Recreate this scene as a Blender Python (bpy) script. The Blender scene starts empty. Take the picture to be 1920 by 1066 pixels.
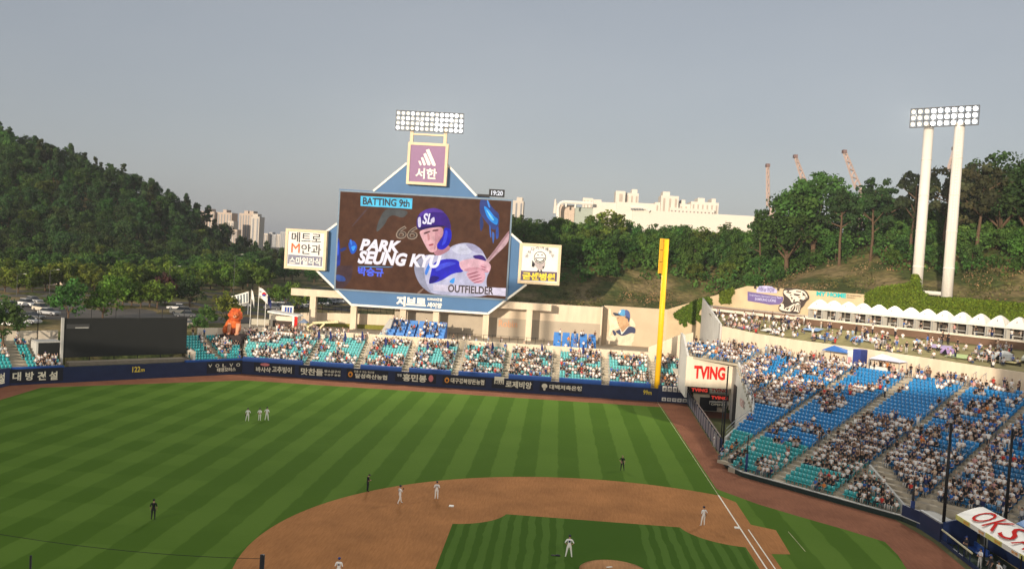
import bpy, bmesh, math, random
import numpy as np
from mathutils import Vector, Matrix

# ------------------------------------------------------------------ scene, camera, light
SC = bpy.context.scene
COL = SC.collection
RAD = math.radians
# world: home plate at the origin, X along the right field line, Y along the left field line, Z up, metres
CAM = np.array([-58.52997, 18.49681, 24.81472])
YAW, PITCH, ROLL, FPX = 0.0507571, -0.0371727, 0.0590764, 1701.864
def _axes():
    f = np.array([math.cos(YAW)*math.cos(PITCH), math.sin(YAW)*math.cos(PITCH), math.sin(PITCH)])
    r = np.array([math.sin(YAW), -math.cos(YAW), 0.0]); u = np.cross(r, f)
    return math.cos(ROLL)*r+math.sin(ROLL)*u, -math.sin(ROLL)*r+math.cos(ROLL)*u, f
CR, CU, CF = _axes()
cam_data = bpy.data.cameras.new('camera')
cam_data.sensor_width = 36.0; cam_data.sensor_fit = 'HORIZONTAL'
cam_data.lens = FPX/1920*36.0
cam_data.clip_start = 0.5; cam_data.clip_end = 9000.0
cam = bpy.data.objects.new('camera', cam_data); COL.objects.link(cam)
M4 = Matrix.Identity(4)
for i in range(3):
    M4[i][0] = CR[i]; M4[i][1] = CU[i]; M4[i][2] = -CF[i]; M4[i][3] = CAM[i]
cam.matrix_world = M4
SC.camera = cam

SUN_EL = RAD(9.0)
SUN_DIR = Vector((-0.94, 0.342, 0)).normalized()          # horizontal direction towards the sun
world = bpy.data.worlds.new('World'); SC.world = world; world.use_nodes = True
nt = world.node_tree; nt.nodes.clear()
sky = nt.nodes.new('ShaderNodeTexSky'); sky.sky_type = 'NISHITA'; sky.sun_disc = False
sky.sun_elevation = SUN_EL; sky.sun_rotation = math.atan2(SUN_DIR.x, SUN_DIR.y)
sky.air_density = 1.0; sky.dust_density = 1.0; sky.ozone_density = 1.5; sky.altitude = 60
hs = nt.nodes.new('ShaderNodeHueSaturation'); hs.inputs['Saturation'].default_value = 0.45
bg = nt.nodes.new('ShaderNodeBackground'); bg.inputs['Strength'].default_value = 0.05
veil = nt.nodes.new('ShaderNodeBackground'); veil.inputs['Strength'].default_value = 1.0   # even thin overcast with faint cloud structure
wc = nt.nodes.new('ShaderNodeTexCoord'); wm = nt.nodes.new('ShaderNodeMapping'); wm.inputs['Scale'].default_value = (1.0, 1.0, 2.6)
wn = nt.nodes.new('ShaderNodeTexNoise'); wn.inputs['Scale'].default_value = 1.7; wn.inputs['Detail'].default_value = 5; wn.inputs['Roughness'].default_value = 0.55
wr = nt.nodes.new('ShaderNodeValToRGB'); wr.color_ramp.elements[0].position = 0.3; wr.color_ramp.elements[1].position = 0.75
wr.color_ramp.elements[0].color = (0.164, 0.178, 0.210, 1); wr.color_ramp.elements[1].color = (0.208, 0.216, 0.238, 1)
nt.links.new(wc.outputs['Generated'], wm.inputs[0]); nt.links.new(wm.outputs[0], wn.inputs['Vector']); nt.links.new(wn.outputs['Fac'], wr.inputs[0]); nt.links.new(wr.outputs[0], veil.inputs['Color'])
add = nt.nodes.new('ShaderNodeAddShader')
wo = nt.nodes.new('ShaderNodeOutputWorld')
nt.links.new(sky.outputs[0], hs.inputs['Color']); nt.links.new(hs.outputs[0], bg.inputs['Color'])
nt.links.new(bg.outputs[0], add.inputs[0]); nt.links.new(veil.outputs[0], add.inputs[1]); nt.links.new(add.outputs[0], wo.inputs['Surface'])

sun_data = bpy.data.lights.new('sun', 'SUN'); sun_data.energy = 4.4; sun_data.angle = RAD(0.6); sun_data.color = (1.0, 0.86, 0.69)
sun = bpy.data.objects.new('sun', sun_data); COL.objects.link(sun)
SV = Vector((SUN_DIR.x*math.cos(SUN_EL), SUN_DIR.y*math.cos(SUN_EL), math.sin(SUN_EL)))
sun.rotation_euler = SV.to_track_quat('Z', 'Y').to_euler(); sun.location = (-150, 60, 80)

vs = SC.view_settings
vs.view_transform = 'Standard'; vs.look = 'None'; vs.gamma = 1.0; vs.exposure = 0.16; vs.use_curve_mapping = False
SC.render.engine = 'CYCLES'
SC.cycles.use_denoising = True
SC.cycles.max_bounces = 5; SC.cycles.diffuse_bounces = 2; SC.cycles.glossy_bounces = 2; SC.cycles.transparent_max_bounces = 8
SC.cycles.volume_bounces = 0
SC.cycles.sample_clamp_indirect = 4.0

# ------------------------------------------------------------------ helpers
RNG = random.Random(7)
NPR = np.random.default_rng(7)
def ray(u, v):
    return CF + CR*((u-960)/FPX) - CU*((v-533)/FPX)
def onX(u, v, X):
    d = ray(u, v); return CAM + d*((X-CAM[0])/d[0])
def onZ(u, v, z):
    d = ray(u, v); return CAM + d*((z-CAM[2])/d[2])
def onPl(u, v, o, n):
    d = ray(u, v); o = np.array(o, float); n = np.array(n, float)
    return CAM + d*(np.dot(o-CAM, n)/np.dot(d, n))
class Frame:
    """local axes (a, b, up) at an origin on the ground"""
    def __init__(s, o, a, b):
        s.o = np.array([o[0], o[1], 0.0]); s.a = np.array([a[0], a[1], 0.0]); s.b = np.array([b[0], b[1], 0.0])
    def p(s, a, b, z=0.0): return s.o+s.a*a+s.b*b+np.array([0, 0, z])
    def inv(s, P): d = np.array(P, float)-s.o; return float(d@s.a), float(d@s.b), float(d[2])
RS = Frame((48.4, -4.5), (0.73994, 0.67267), (0.67267, -0.73994))      # right stand: e along the front, s up the rake
CW = Frame((100.3, 74.0), (-0.70711, 0.70711), (0.70711, 0.70711))     # centre field wall
RW = Frame((100.3, 0.0), (0, 1), (1, 0))                                # right field wall

def link(o): COL.objects.link(o); return o
class MB:
    def __init__(s): s.v = []; s.f = []; s.m = []
    def add(s, vs_, fs, mi=0):
        o = len(s.v); s.v += [tuple(float(c) for c in q) for q in vs_]
        s.f += [tuple(i+o for i in f) for f in fs]; s.m += [mi]*len(fs); return s
    def obox(s, o, a, b, c, mi=0):
        o, a, b, c = (np.array(q, float) for q in (o, a, b, c))
        if np.dot(np.cross(a, b), c) < 0: a, b = b, a
        P = [o, o+a, o+a+b, o+b, o+c, o+a+c, o+a+b+c, o+b+c]
        return s.add(P, [(0, 3, 2, 1), (4, 5, 6, 7), (0, 1, 5, 4), (1, 2, 6, 5), (2, 3, 7, 6), (3, 0, 4, 7)], mi)
    def box(s, x0, x1, y0, y1, z0, z1, mi=0):
        return s.obox((x0, y0, z0), (x1-x0, 0, 0), (0, y1-y0, 0), (0, 0, z1-z0), mi)
    def fbox(s, fr, a0, a1, b0, b1, z0, z1, mi=0):
        return s.obox(fr.p(a0, b0, z0), fr.a*(a1-a0), fr.b*(b1-b0), (0, 0, z1-z0), mi)
    def sheet(s, P, mi=0): return s.add(P, [tuple(range(len(P)))], mi)
    def prism(s, P, d, mi=0):
        P = [np.array(q, float) for q in P]; d = np.array(d, float); n = len(P)
        nn = sum((np.cross(P[i], P[(i+1) % n]) for i in range(n)), np.zeros(3))
        if np.dot(nn, d) < 0: P = P[::-1]
        Q = [q+d for q in P]
        fs = [tuple(range(n-1, -1, -1)), tuple(range(n, 2*n))]+[(i, (i+1) % n, n+(i+1) % n, n+i) for i in range(n)]
        return s.add(P+Q, fs, mi)
    def tube(s, p0, p1, r0, r1=None, n=8, mi=0, caps=True):
        r1 = r0 if r1 is None else r1
        p0 = np.array(p0, float); p1 = np.array(p1, float); d = p1-p0; L = np.linalg.norm(d); d = d/max(L, 1e-9)
        h = np.array([0, 0, 1.0]) if abs(d[2]) < 0.9 else np.array([1.0, 0, 0])
        a = np.cross(d, h); a /= np.linalg.norm(a); b = np.cross(d, a)
        V = []
        for pt, r in ((p0, r0), (p1, r1)):
            for i in range(n):
                t = 2*math.pi*i/n; V.append(pt+(a*math.cos(t)+b*math.sin(t))*r)
        fs = [(i, n+i, n+(i+1) % n, (i+1) % n) for i in range(n)]
        if caps: fs += [tuple(range(n)), tuple(range(2*n-1, n-1, -1))]
        return s.add(V, fs, mi)
    def loft(s, rings, mi=0, caps=True):
        n = len(rings[0]); V = [q for r in rings for q in r]; fs = []
        for k in range(len(rings)-1):
            for i in range(n):
                j = (i+1) % n; fs.append((k*n+i, k*n+j, (k+1)*n+j, (k+1)*n+i))
        if caps: fs += [tuple(range(n-1, -1, -1)), tuple((len(rings)-1)*n+i for i in range(n))]
        return s.add(V, fs, mi)
    def mesh(s, name, mats, off=(0, 0, 0), smooth=False):
        me = bpy.data.meshes.new(name)
        o = np.array(off, float)
        me.from_pydata([tuple(np.array(v)-o) for v in s.v], [], s.f)
        for m in (mats if isinstance(mats, (list, tuple)) else [mats]): me.materials.append(m)
        if isinstance(mats, (list, tuple)) and len(mats) > 1: me.polygons.foreach_set('material_index', s.m)
        if smooth: me.polygons.foreach_set('use_smooth', [True]*len(me.polygons))
        me.update(); return me
    def build(s, name, mats, parent=None, smooth=False):
        off = parent['_base'] if parent is not None and '_base' in parent else (0, 0, 0)
        o = bpy.data.objects.new(name, s.mesh(name, mats, off, smooth)); link(o)
        if parent is not None: o.parent = parent; o['_base'] = list(off)
        return o
def tag(o, label=None, cat=None, group=None, kind=None):
    if label: o['label'] = label
    if cat: o['category'] = cat
    if group: o['group'] = group
    if kind: o['kind'] = kind
    return o
def thing(name, base, label, cat, group=None):
    o = bpy.data.objects.new(name, None); o.empty_display_size = 0.5; link(o)
    o.location = [float(c) for c in base]; o['_base'] = [float(c) for c in base]
    return tag(o, label, cat, group)
def copy_tree(o, parent=None):
    c = o.copy(); COL.objects.link(c)
    if parent is not None: c.parent = parent
    for ch in list(o.children): copy_tree(ch, c)
    return c
def npmesh(name, V, F, mats, mi=None, smooth=False, col=None):
    """fast mesh from arrays; F is (n,3) or (n,4); col gives one colour per vertex"""
    me = bpy.data.meshes.new(name); V = np.asarray(V, np.float32); F = np.asarray(F, np.int32); k = F.shape[1]
    me.vertices.add(len(V)); me.vertices.foreach_set('co', V.ravel())
    me.loops.add(F.size); me.loops.foreach_set('vertex_index', F.ravel())
    me.polygons.add(len(F)); me.polygons.foreach_set('loop_start', np.arange(0, F.size, k, dtype=np.int32))
    me.polygons.foreach_set('loop_total', np.full(len(F), k, np.int32))
    for m in (mats if isinstance(mats, (list, tuple)) else [mats]): me.materials.append(m)
    if mi is not None: me.polygons.foreach_set('material_index', np.asarray(mi, np.int32))
    if smooth: me.polygons.foreach_set('use_smooth', np.ones(len(F), bool))
    if col is not None:
        at = me.color_attributes.new('Col', 'FLOAT_COLOR', 'POINT')
        c4 = np.ones((len(V), 4), np.float32); c4[:, :3] = col; at.data.foreach_set('color', c4.ravel())
    me.update(); me.validate(); return me

# ------------------------------------------------------------------ materials
MATS = {}
def mat(name, col, rough=0.75, var=0.10, scale=1.5, bump=0.0, spec=0.25, metal=0.0, det=4.0, stretch=None):
    if name in MATS: return MATS[name]
    m = bpy.data.materials.new(name); m.use_nodes = True; n = m.node_tree; b = n.nodes['Principled BSDF']
    b.inputs['Roughness'].default_value = rough; b.inputs['Specular IOR Level'].default_value = spec; b.inputs['Metallic'].default_value = metal
    tc = n.nodes.new('ShaderNodeTexCoord'); nz = n.nodes.new('ShaderNodeTexNoise')
    nz.inputs['Scale'].default_value = scale; nz.inputs['Detail'].default_value = det
    if stretch:
        mp = n.nodes.new('ShaderNodeMapping'); mp.inputs['Scale'].default_value = stretch
        n.links.new(tc.outputs['Object'], mp.inputs[0]); n.links.new(mp.outputs[0], nz.inputs['Vector'])
    else: n.links.new(tc.outputs['Object'], nz.inputs['Vector'])
    rp = n.nodes.new('ShaderNodeValToRGB'); e = rp.color_ramp.elements
    e[0].position = 0.3; e[1].position = 0.72
    e[0].color = (*[c*(1-var) for c in col], 1); e[1].color = (*[min(1, c*(1+var)) for c in col], 1)
    n.links.new(nz.outputs['Fac'], rp.inputs['Fac']); n.links.new(rp.outputs['Color'], b.inputs['Base Color'])
    if bump:
        bp = n.nodes.new('ShaderNodeBump'); bp.inputs['Strength'].default_value = bump
        n.links.new(nz.outputs['Fac'], bp.inputs['Height']); n.links.new(bp.outputs[0], b.inputs['Normal'])
    MATS[name] = m; return m
def emat(name, col, strength=1.0, base=0.02):
    if name in MATS: return MATS[name]
    m = bpy.data.materials.new(name); m.use_nodes = True; b = m.node_tree.nodes['Principled BSDF']
    b.inputs['Base Color'].default_value = (base, base, base, 1); b.inputs['Roughness'].default_value = 0.6
    b.inputs['Specular IOR Level'].default_value = 0.1
    b.inputs['Emission Color'].default_value = (*col, 1); b.inputs['Emission Strength'].default_value = strength
    MATS[name] = m; return m
def smat(name, col):
    """a patch of the lit screen: emission with slight blotches"""
    if name in MATS: return MATS[name]
    m = emat(name, col, 1.0, 0.003); n = m.node_tree; b = n.nodes['Principled BSDF']; b.inputs['Specular IOR Level'].default_value = 0.0; tc = n.nodes.new('ShaderNodeTexCoord'); nz = n.nodes.new('ShaderNodeTexNoise'); nz.inputs['Scale'].default_value = 0.55; nz.inputs['Detail'].default_value = 6; nz.inputs['Roughness'].default_value = 0.65
    n.links.new(tc.outputs['Object'], nz.inputs['Vector']); rp = n.nodes.new('ShaderNodeValToRGB'); e = rp.color_ramp.elements; e[0].position = 0.32; e[1].position = 0.70
    e[0].color = (*[c*0.74 for c in col], 1); e[1].color = (*[min(1, c*1.2) for c in col], 1)
    n.links.new(nz.outputs['Fac'], rp.inputs[0]); n.links.new(rp.outputs[0], b.inputs['Emission Color']); return m
def chaikin(P, it=2):
    for _ in range(it):
        Q = []
        for i in range(len(P)):
            a, b = P[i], P[(i+1) % len(P)]; Q += [(a[0]*.78+b[0]*.22, a[1]*.78+b[1]*.22), (a[0]*.22+b[0]*.78, a[1]*.22+b[1]*.78)]
        P = Q
    return P
def cmat(name, rough=0.8, objrand=0.0, trans=0.0):
    """colour from the mesh's own colour attribute"""
    if name in MATS: return MATS[name]
    m = bpy.data.materials.new(name); m.use_nodes = True; n = m.node_tree; b = n.nodes['Principled BSDF']
    b.inputs['Roughness'].default_value = rough; b.inputs['Specular IOR Level'].default_value = 0.15
    a = n.nodes.new('ShaderNodeAttribute'); a.attribute_name = 'Col'; src = a.outputs['Color']
    if objrand:
        oi = n.nodes.new('ShaderNodeObjectInfo'); h = n.nodes.new('ShaderNodeHueSaturation')
        mr = n.nodes.new('ShaderNodeMapRange'); mr.inputs['To Min'].default_value = 1-objrand; mr.inputs['To Max'].default_value = 1+objrand
        mr2 = n.nodes.new('ShaderNodeMapRange'); mr2.inputs['To Min'].default_value = 0.48; mr2.inputs['To Max'].default_value = 0.515
        ml = n.nodes.new('ShaderNodeMath'); ml.operation = 'MULTIPLY'; ml.inputs[1].default_value = 7.31
        fr = n.nodes.new('ShaderNodeMath'); fr.operation = 'FRACT'
        n.links.new(oi.outputs['Random'], mr.inputs['Value']); n.links.new(oi.outputs['Random'], ml.inputs[0])
        n.links.new(ml.outputs[0], fr.inputs[0]); n.links.new(fr.outputs[0], mr2.inputs['Value'])
        n.links.new(mr.outputs[0], h.inputs['Value']); n.links.new(mr2.outputs[0], h.inputs['Hue']); n.links.new(src, h.inputs['Color']); src = h.outputs[0]
    n.links.new(src, b.inputs['Base Color'])
    if trans:      # thin leaves let some light through
        tl = n.nodes.new('ShaderNodeBsdfTranslucent'); mx = n.nodes.new('ShaderNodeMixShader'); mx.inputs[0].default_value = trans
        br = n.nodes.new('ShaderNodeHueSaturation'); br.inputs['Value'].default_value = 1.5; n.links.new(src, br.inputs['Color']); n.links.new(br.outputs[0], tl.inputs['Color'])
        n.links.new(b.outputs[0], mx.inputs[1]); n.links.new(tl.outputs[0], mx.inputs[2]); n.links.new(mx.outputs[0], n.nodes['Material Output'].inputs['Surface'])
    MATS[name] = m; return m
concrete = mat('concrete_beige', (0.70, 0.57, 0.42), 0.85, 0.10, 0.9, stretch=(1, 1, 0.22))
concrete_w = mat('concrete_white', (0.72, 0.63, 0.50), 0.8, 0.09, 0.9, stretch=(1, 1, 0.22))
concrete_g = mat('concrete_grey', (0.42, 0.41, 0.38), 0.85, 0.10, 0.5)
step_mat = mat('step_concrete', (0.42, 0.36, 0.27), 0.9, 0.14, 0.8)
navy = mat('navy_pad', (0.012, 0.022, 0.07), 0.5, 0.15, 0.6)
navy_dark = mat('banner_black', (0.010, 0.012, 0.022), 0.5, 0.1, 1.0)
blue_rail = mat('blue_rail', (0.012, 0.07, 0.30), 0.5, 0.1, 1.0)
steel = mat('steel_grey', (0.30, 0.31, 0.32), 0.5, 0.08, 1.0)
black = mat('black_paint', (0.008, 0.008, 0.010), 0.55, 0.2, 1.0)
white = mat('white_paint', (0.78, 0.75, 0.68), 0.55, 0.04, 1.0)
cream = mat('cream_letters', (0.78, 0.74, 0.58), 0.6, 0.04, 1.0)
yellow_l = mat('yellow_letters', (0.70, 0.55, 0.06), 0.6, 0.04, 1.0)
red_l = mat('red_letters', (0.58, 0.025, 0.02), 0.95, 0.05, 1.0, spec=0.02)
bark = mat('bark', (0.12, 0.075, 0.045), 0.9, 0.3, 6.0)
cloth = cmat('cloth_colours')

# ------------------------------------------------------------------ lettering (converted in one go at the end)
TEXTS = []
def text(s, P, R, U, w, h, m, parent=None, name='lettering', bold=0.0, shear=0.0, lift=0.015):
    """flat lettering centred at P, w wide along R and h high along U"""
    me = bpy.data.meshes.new(name); me.materials.append(m)
    o = bpy.data.objects.new(name, me); link(o)
    base = np.zeros(3)
    if parent is not None:
        o.parent = parent
        if '_base' in parent: base = np.array(list(parent['_base'])); o['_base'] = list(base)
    R = np.array(R, float); R /= np.linalg.norm(R); U = np.array(U, float); U /= np.linalg.norm(U)
    N = np.cross(R, U)
    TEXTS.append((s, np.array(P, float)-base+N*lift, R, U, w, h, me, bold, shear)); return o
def flush_texts():
    obs = []
    for s, P, R, U, w, h, me, bold, shear in TEXTS:
        cu = bpy.data.curves.new('txt', 'FONT'); cu.body = s; cu.offset = bold; cu.shear = shear; cu.resolution_u = 3; cu.fill_mode = 'FRONT'
        o = bpy.data.objects.new('txt', cu); COL.objects.link(o); obs.append(o)
    dg = bpy.context.evaluated_depsgraph_get(); dg.update()
    for o, (s, P, R, U, w, h, me, bold, shear) in zip(obs, TEXTS):
        ev = o.evaluated_get(dg); tm = ev.to_mesh()
        V = np.array([v.co[:] for v in tm.vertices]); F = [tuple(p.vertices) for p in tm.polygons]
        if len(V):
            lo = V.min(0); hi = V.max(0); c = (lo+hi)/2; sz = np.maximum(hi-lo, 1e-6)
            Q = P+np.outer((V[:, 0]-c[0])/sz[0]*w, R)+np.outer((V[:, 1]-c[1])/sz[1]*h, U)
            me.from_pydata([tuple(q) for q in Q], [], F); me.update()
        ev.to_mesh_clear()
    for o in obs:
        cu = o.data; bpy.data.objects.remove(o); bpy.data.curves.remove(cu)
def chars(s, P0, P1, U, h, m, parent, bold=0.02, fill=0.82):
    """the characters of s one by one, evenly spread between two points, each a piece of lettering"""
    P0 = np.array(P0, float); P1 = np.array(P1, float); R = P1-P0; L = np.linalg.norm(R); n = len(s)
    for i, c in enumerate(s):
        if c == ' ': continue
        text(c, P0+R*((i+0.5)/n), R, U, L/n*fill*(0.35 if c in 'Il1!' else 1), h, m, parent, bold=bold)
HAZE = 0.00014; FLOOD_1 = 40000.0; FLOOD_2 = 36000.0; FLOOD_ADDED = 42000.0          # lamps of the two racks in view, last one the added unseen towers
SHADE_H = 30.8; SHADE_Y = 8.0
# ------------------------------------------------------------------ terrain
def sstep(t): t = np.clip(t, 0, 1); return t*t*(3-2*t)
HILL_Y = np.array([60, 140, 157, 170, 182, 197, 213, 241, 269, 305, 348, 460])
HILL_Z = np.array([6, 6, 7, 8.5, 14, 25, 35, 44, 52, 61, 72, 86.0])
def ground_z(x, y):
    x = np.asarray(x, float); y = np.asarray(y, float)
    out = np.maximum.reduce([x-112.5, (x+y-174.3)/1.41421-11.0, y-112.0])
    e = (x-48.4)*0.73994+(y+4.5)*0.67267; s = (x-48.4)*0.67267-(y+4.5)*0.73994
    out = np.maximum.reduce([out, np.minimum(s-36.0, -10.5-y), s-58.5])
    z = np.where(out > 0, 6.0, -0.6)
    # wooded hill on the left
    zr = np.interp(y, HILL_Y, HILL_Z)
    h1 = (zr-6.0)*sstep((x-286+0.12*(y-200))/112.0)*np.where(x > 405, np.clip(1-(x-405)/90, 0.0, 1), 1)
    # bank on the right, behind the mural wall
    d = np.maximum(x-138.5, s-60.0)
    fz = np.interp(e, [-80, 43, 62, 90], [20.3, 20.3, 13.2, 12.6])
    fade = sstep((58-y)/16.0)
    steep = sstep(d/62.0)
    h2 = fade*((fz-6.0)*(d > 0)+14.5*steep*(d > 0))
    rough_ = 0.5*np.sin(x*0.31+y*0.17)*np.sin(y*0.23-x*0.11)+0.3*np.sin(x*0.9+1.3)*np.sin(y*0.8)
    rr = np.where((h1 > 3) | (d > 3), rough_, 0)
    far = np.hypot(x, y)
    h2 = h2*np.clip(1-(far-430)/350, 0.35, 1)
    return z+np.where(out > 0, h1+h2+rr, 0)
def axis_pts():
    a = list(np.arange(-160, 440, 4.0)); g = 440; st = 8
    while g < 2600: a.append(g); g += st; st *= 1.28
    lo = []; g = -160-8; st = 10
    while g > -2200: lo.append(g); st *= 1.3; g -= st
    return np.array(lo[::-1]+a)
gx = axis_pts(); gy = axis_pts(); GX, GY = np.meshgrid(gx, gy, indexing='ij')
GZ = ground_z(GX, GY)
V = np.stack([GX.ravel(), GY.ravel(), GZ.ravel()], 1); ny = len(gy)
ii, jj = np.meshgrid(np.arange(len(gx)-1), np.arange(ny-1), indexing='ij')
q = (ii*ny+jj).ravel(); F = np.stack([q, q+ny, q+ny+1, q+1], 1)
def ground_mat():
    m = bpy.data.materials.new('earth_and_dry_grass'); m.use_nodes = True; n = m.node_tree; b = n.nodes['Principled BSDF']
    b.inputs['Roughness'].default_value = 0.95; b.inputs['Specular IOR Level'].default_value = 0.1
    tc = n.nodes.new('ShaderNodeTexCoord')
    nz = n.nodes.new('ShaderNodeTexNoise'); nz.inputs['Scale'].default_value = 0.10; nz.inputs['Detail'].default_value = 8
    nz2 = n.nodes.new('ShaderNodeTexNoise'); nz2.inputs['Scale'].default_value = 0.9; nz2.inputs['Detail'].default_value = 6
    n.links.new(tc.outputs['Object'], nz.inputs['Vector']); n.links.new(tc.outputs['Object'], nz2.inputs['Vector'])
    r1 = n.nodes.new('ShaderNodeValToRGB'); e = r1.color_ramp.elements
    e[0].position = 0.42; e[0].color = (0.10, 0.125, 0.04, 1); e[1].position = 0.60; e[1].color = (0.32, 0.25, 0.12, 1)
    x = r1.color_ramp.elements.new(0.5); x.color = (0.19, 0.17, 0.065, 1)
    r2 = n.nodes.new('ShaderNodeValToRGB'); e = r2.color_ramp.elements
    e[0].position = 0.3; e[0].color = (0.6, 0.6, 0.6, 1); e[1].position = 0.7; e[1].color = (1.25, 1.2, 1.15, 1)
    mx = n.nodes.new('ShaderNodeMix'); mx.data_type = 'RGBA'; mx.blend_type = 'MULTIPLY'; mx.inputs[0].default_value = 1
    n.links.new(nz.outputs['Fac'], r1.inputs[0]); n.links.new(nz2.outputs['Fac'], r2.inputs[0])
    n.links.new(r1.outputs[0], mx.inputs[6]); n.links.new(r2.outputs[0], mx.inputs[7]); n.links.new(mx.outputs[2], b.inputs['Base Color'])
    bp = n.nodes.new('ShaderNodeBump'); bp.inputs['Strength'].default_value = 0.8; bp.inputs['Distance'].default_value = 0.6
    n.links.new(nz2.outputs['Fac'], bp.inputs['Height']); n.links.new(bp.outputs[0], b.inputs['Normal'])
    return m
ground = link(bpy.data.objects.new('ground', npmesh('ground', V, F, ground_mat(), smooth=True)))
tag(ground, 'earth and dry grass ground rising into wooded banks around the ballpark', kind='structure')

# ------------------------------------------------------------------ playing field
def grass_mat(name, period, phase, duty, light, dark, skip=None, cross=0.0):
    m = bpy.data.materials.new(name); m.use_nodes = True; n = m.node_tree; b = n.nodes['Principled BSDF']
    b.inputs['Roughness'].default_value = 0.95; b.inputs['Specular IOR Level'].default_value = 0.02
    def mth(op, a, c=None, d=None):
        k = n.nodes.new('ShaderNodeMath'); k.operation = op
        for i, q in enumerate((a, c, d)):
            if q is None: continue
            if isinstance(q, (int, float)): k.inputs[i].default_value = q
            else: n.links.new(q, k.inputs[i])
        return k.outputs[0]
    tc = n.nodes.new('ShaderNodeTexCoord'); sp = n.nodes.new('ShaderNodeSeparateXYZ'); n.links.new(tc.outputs['Object'], sp.inputs[0])
    wz = n.nodes.new('ShaderNodeTexNoise'); wz.inputs['Scale'].default_value = 0.35; wz.inputs['Detail'].default_value = 3; n.links.new(tc.outputs['Object'], wz.inputs['Vector'])
    yw = mth('ADD', sp.outputs['Y'], mth('MULTIPLY', mth('SUBTRACT', wz.outputs['Fac'], 0.5), 0.6))
    t = mth('FRACT', mth('DIVIDE', mth('SUBTRACT', yw, phase), period))
    # soft square wave
    w = 0.035
    up = mth('SMOOTHSTEP', t, 0, w) if False else None
    a = n.nodes.new('ShaderNodeMapRange'); a.interpolation_type = 'SMOOTHSTEP'; a.inputs['From Min'].default_value = 0; a.inputs['From Max'].default_value = w; n.links.new(t, a.inputs['Value'])
    c = n.nodes.new('ShaderNodeMapRange'); c.interpolation_type = 'SMOOTHSTEP'; c.inputs['From Min'].default_value = duty; c.inputs['From Max'].default_value = duty+w; c.inputs['To Min'].default_value = 1; c.inputs['To Max'].default_value = 0; n.links.new(t, c.inputs['Value'])
    st = mth('MULTIPLY', a.outputs[0], c.outputs[0])
    if skip:
        inside = mth('MULTIPLY', mth('GREATER_THAN', sp.outputs['Y'], skip[0]), mth('LESS_THAN', sp.outputs['Y'], skip[1]))
        st = mth('MULTIPLY', st, mth('SUBTRACT', 1, inside))
    if cross:
        tx = mth('FRACT', mth('DIVIDE', mth('ADD', sp.outputs['X'], 400), 10.0))
        cx = n.nodes.new('ShaderNodeMapRange'); cx.interpolation_type = 'SMOOTHSTEP'; cx.inputs['From Min'].default_value = 0.46; cx.inputs['From Max'].default_value = 0.54; n.links.new(tx, cx.inputs['Value'])
        far = n.nodes.new('ShaderNodeMapRange'); far.inputs['From Min'].default_value = 40; far.inputs['From Max'].default_value = 62; n.links.new(sp.outputs['Y'], far.inputs['Value'])
        st = mth('ADD', mth('MULTIPLY', st, 1-cross*0.3), mth('MULTIPLY', mth('MULTIPLY', mth('SUBTRACT', cx.outputs[0], 0.5), cross), far.outputs[0]))
    nz = n.nodes.new('ShaderNodeTexNoise'); nz.inputs['Scale'].default_value = 2.2; nz.inputs['Detail'].default_value = 7; nz.inputs['Roughness'].default_value = 0.7
    n.links.new(tc.outputs['Object'], nz.inputs['Vector'])
    nl = n.nodes.new('ShaderNodeTexNoise'); nl.inputs['Scale'].default_value = 0.07; nl.inputs['Detail'].default_value = 4; n.links.new(tc.outputs['Object'], nl.inputs['Vector'])
    st = mth('ADD', st, mth('MULTIPLY', mth('SUBTRACT', nz.outputs['Fac'], 0.5), 0.5))
    st = mth('ADD', st, mth('MULTIPLY', mth('SUBTRACT', nl.outputs['Fac'], 0.5), 1.3))
    mx = n.nodes.new('ShaderNodeMix'); mx.data_type = 'RGBA'; mx.clamp_factor = True
    n.links.new(st, mx.inputs[0]); mx.inputs[6].default_value = (*dark, 1); mx.inputs[7].default_value = (*light, 1)
    n.links.new(mx.outputs[2], b.inputs['Base Color'])
    bp = n.nodes.new('ShaderNodeBump'); bp.inputs['Strength'].default_value = 0.4; bp.inputs['Distance'].default_value = 0.05
    n.links.new(nz.outputs['Fac'], bp.inputs['Height']); n.links.new(bp.outputs[0], b.inputs['Normal'])
    return m
def dirt_mat(name, col, var=0.16):
    m = mat(name, col, 0.95, var, 0.25, 0.25, 0.05, det=10)
    n = m.node_tree; b = n.nodes['Principled BSDF']; src = b.inputs['Base Color'].links[0].from_socket
    tc = n.nodes.new('ShaderNodeTexCoord'); mp = n.nodes.new('ShaderNodeMapping'); mp.inputs['Rotation'].default_value = (0, 0, 0.8); mp.inputs['Scale'].default_value = (0.5, 5.0, 1)
    rk = n.nodes.new('ShaderNodeTexNoise'); rk.inputs['Scale'].default_value = 1.3; rk.inputs['Detail'].default_value = 5; rk.inputs['Roughness'].default_value = 0.7
    n.links.new(tc.outputs['Object'], mp.inputs[0]); n.links.new(mp.outputs[0], rk.inputs['Vector'])
    rr_ = n.nodes.new('ShaderNodeValToRGB'); rr_.color_ramp.elements[0].position = 0.28; rr_.color_ramp.elements[0].color = (0.78, 0.76, 0.74, 1); rr_.color_ramp.elements[1].position = 0.66; rr_.color_ramp.elements[1].color = (1.10, 1.10, 1.10, 1)
    mx = n.nodes.new('ShaderNodeMix'); mx.data_type = 'RGBA'; mx.blend_type = 'MULTIPLY'; mx.inputs[0].default_value = 1
    n.links.new(rk.outputs['Fac'], rr_.inputs[0]); n.links.new(src, mx.inputs[6]); n.links.new(rr_.outputs[0], mx.inputs[7]); n.links.new(mx.outputs[2], b.inputs['Base Color'])
    return m
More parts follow.
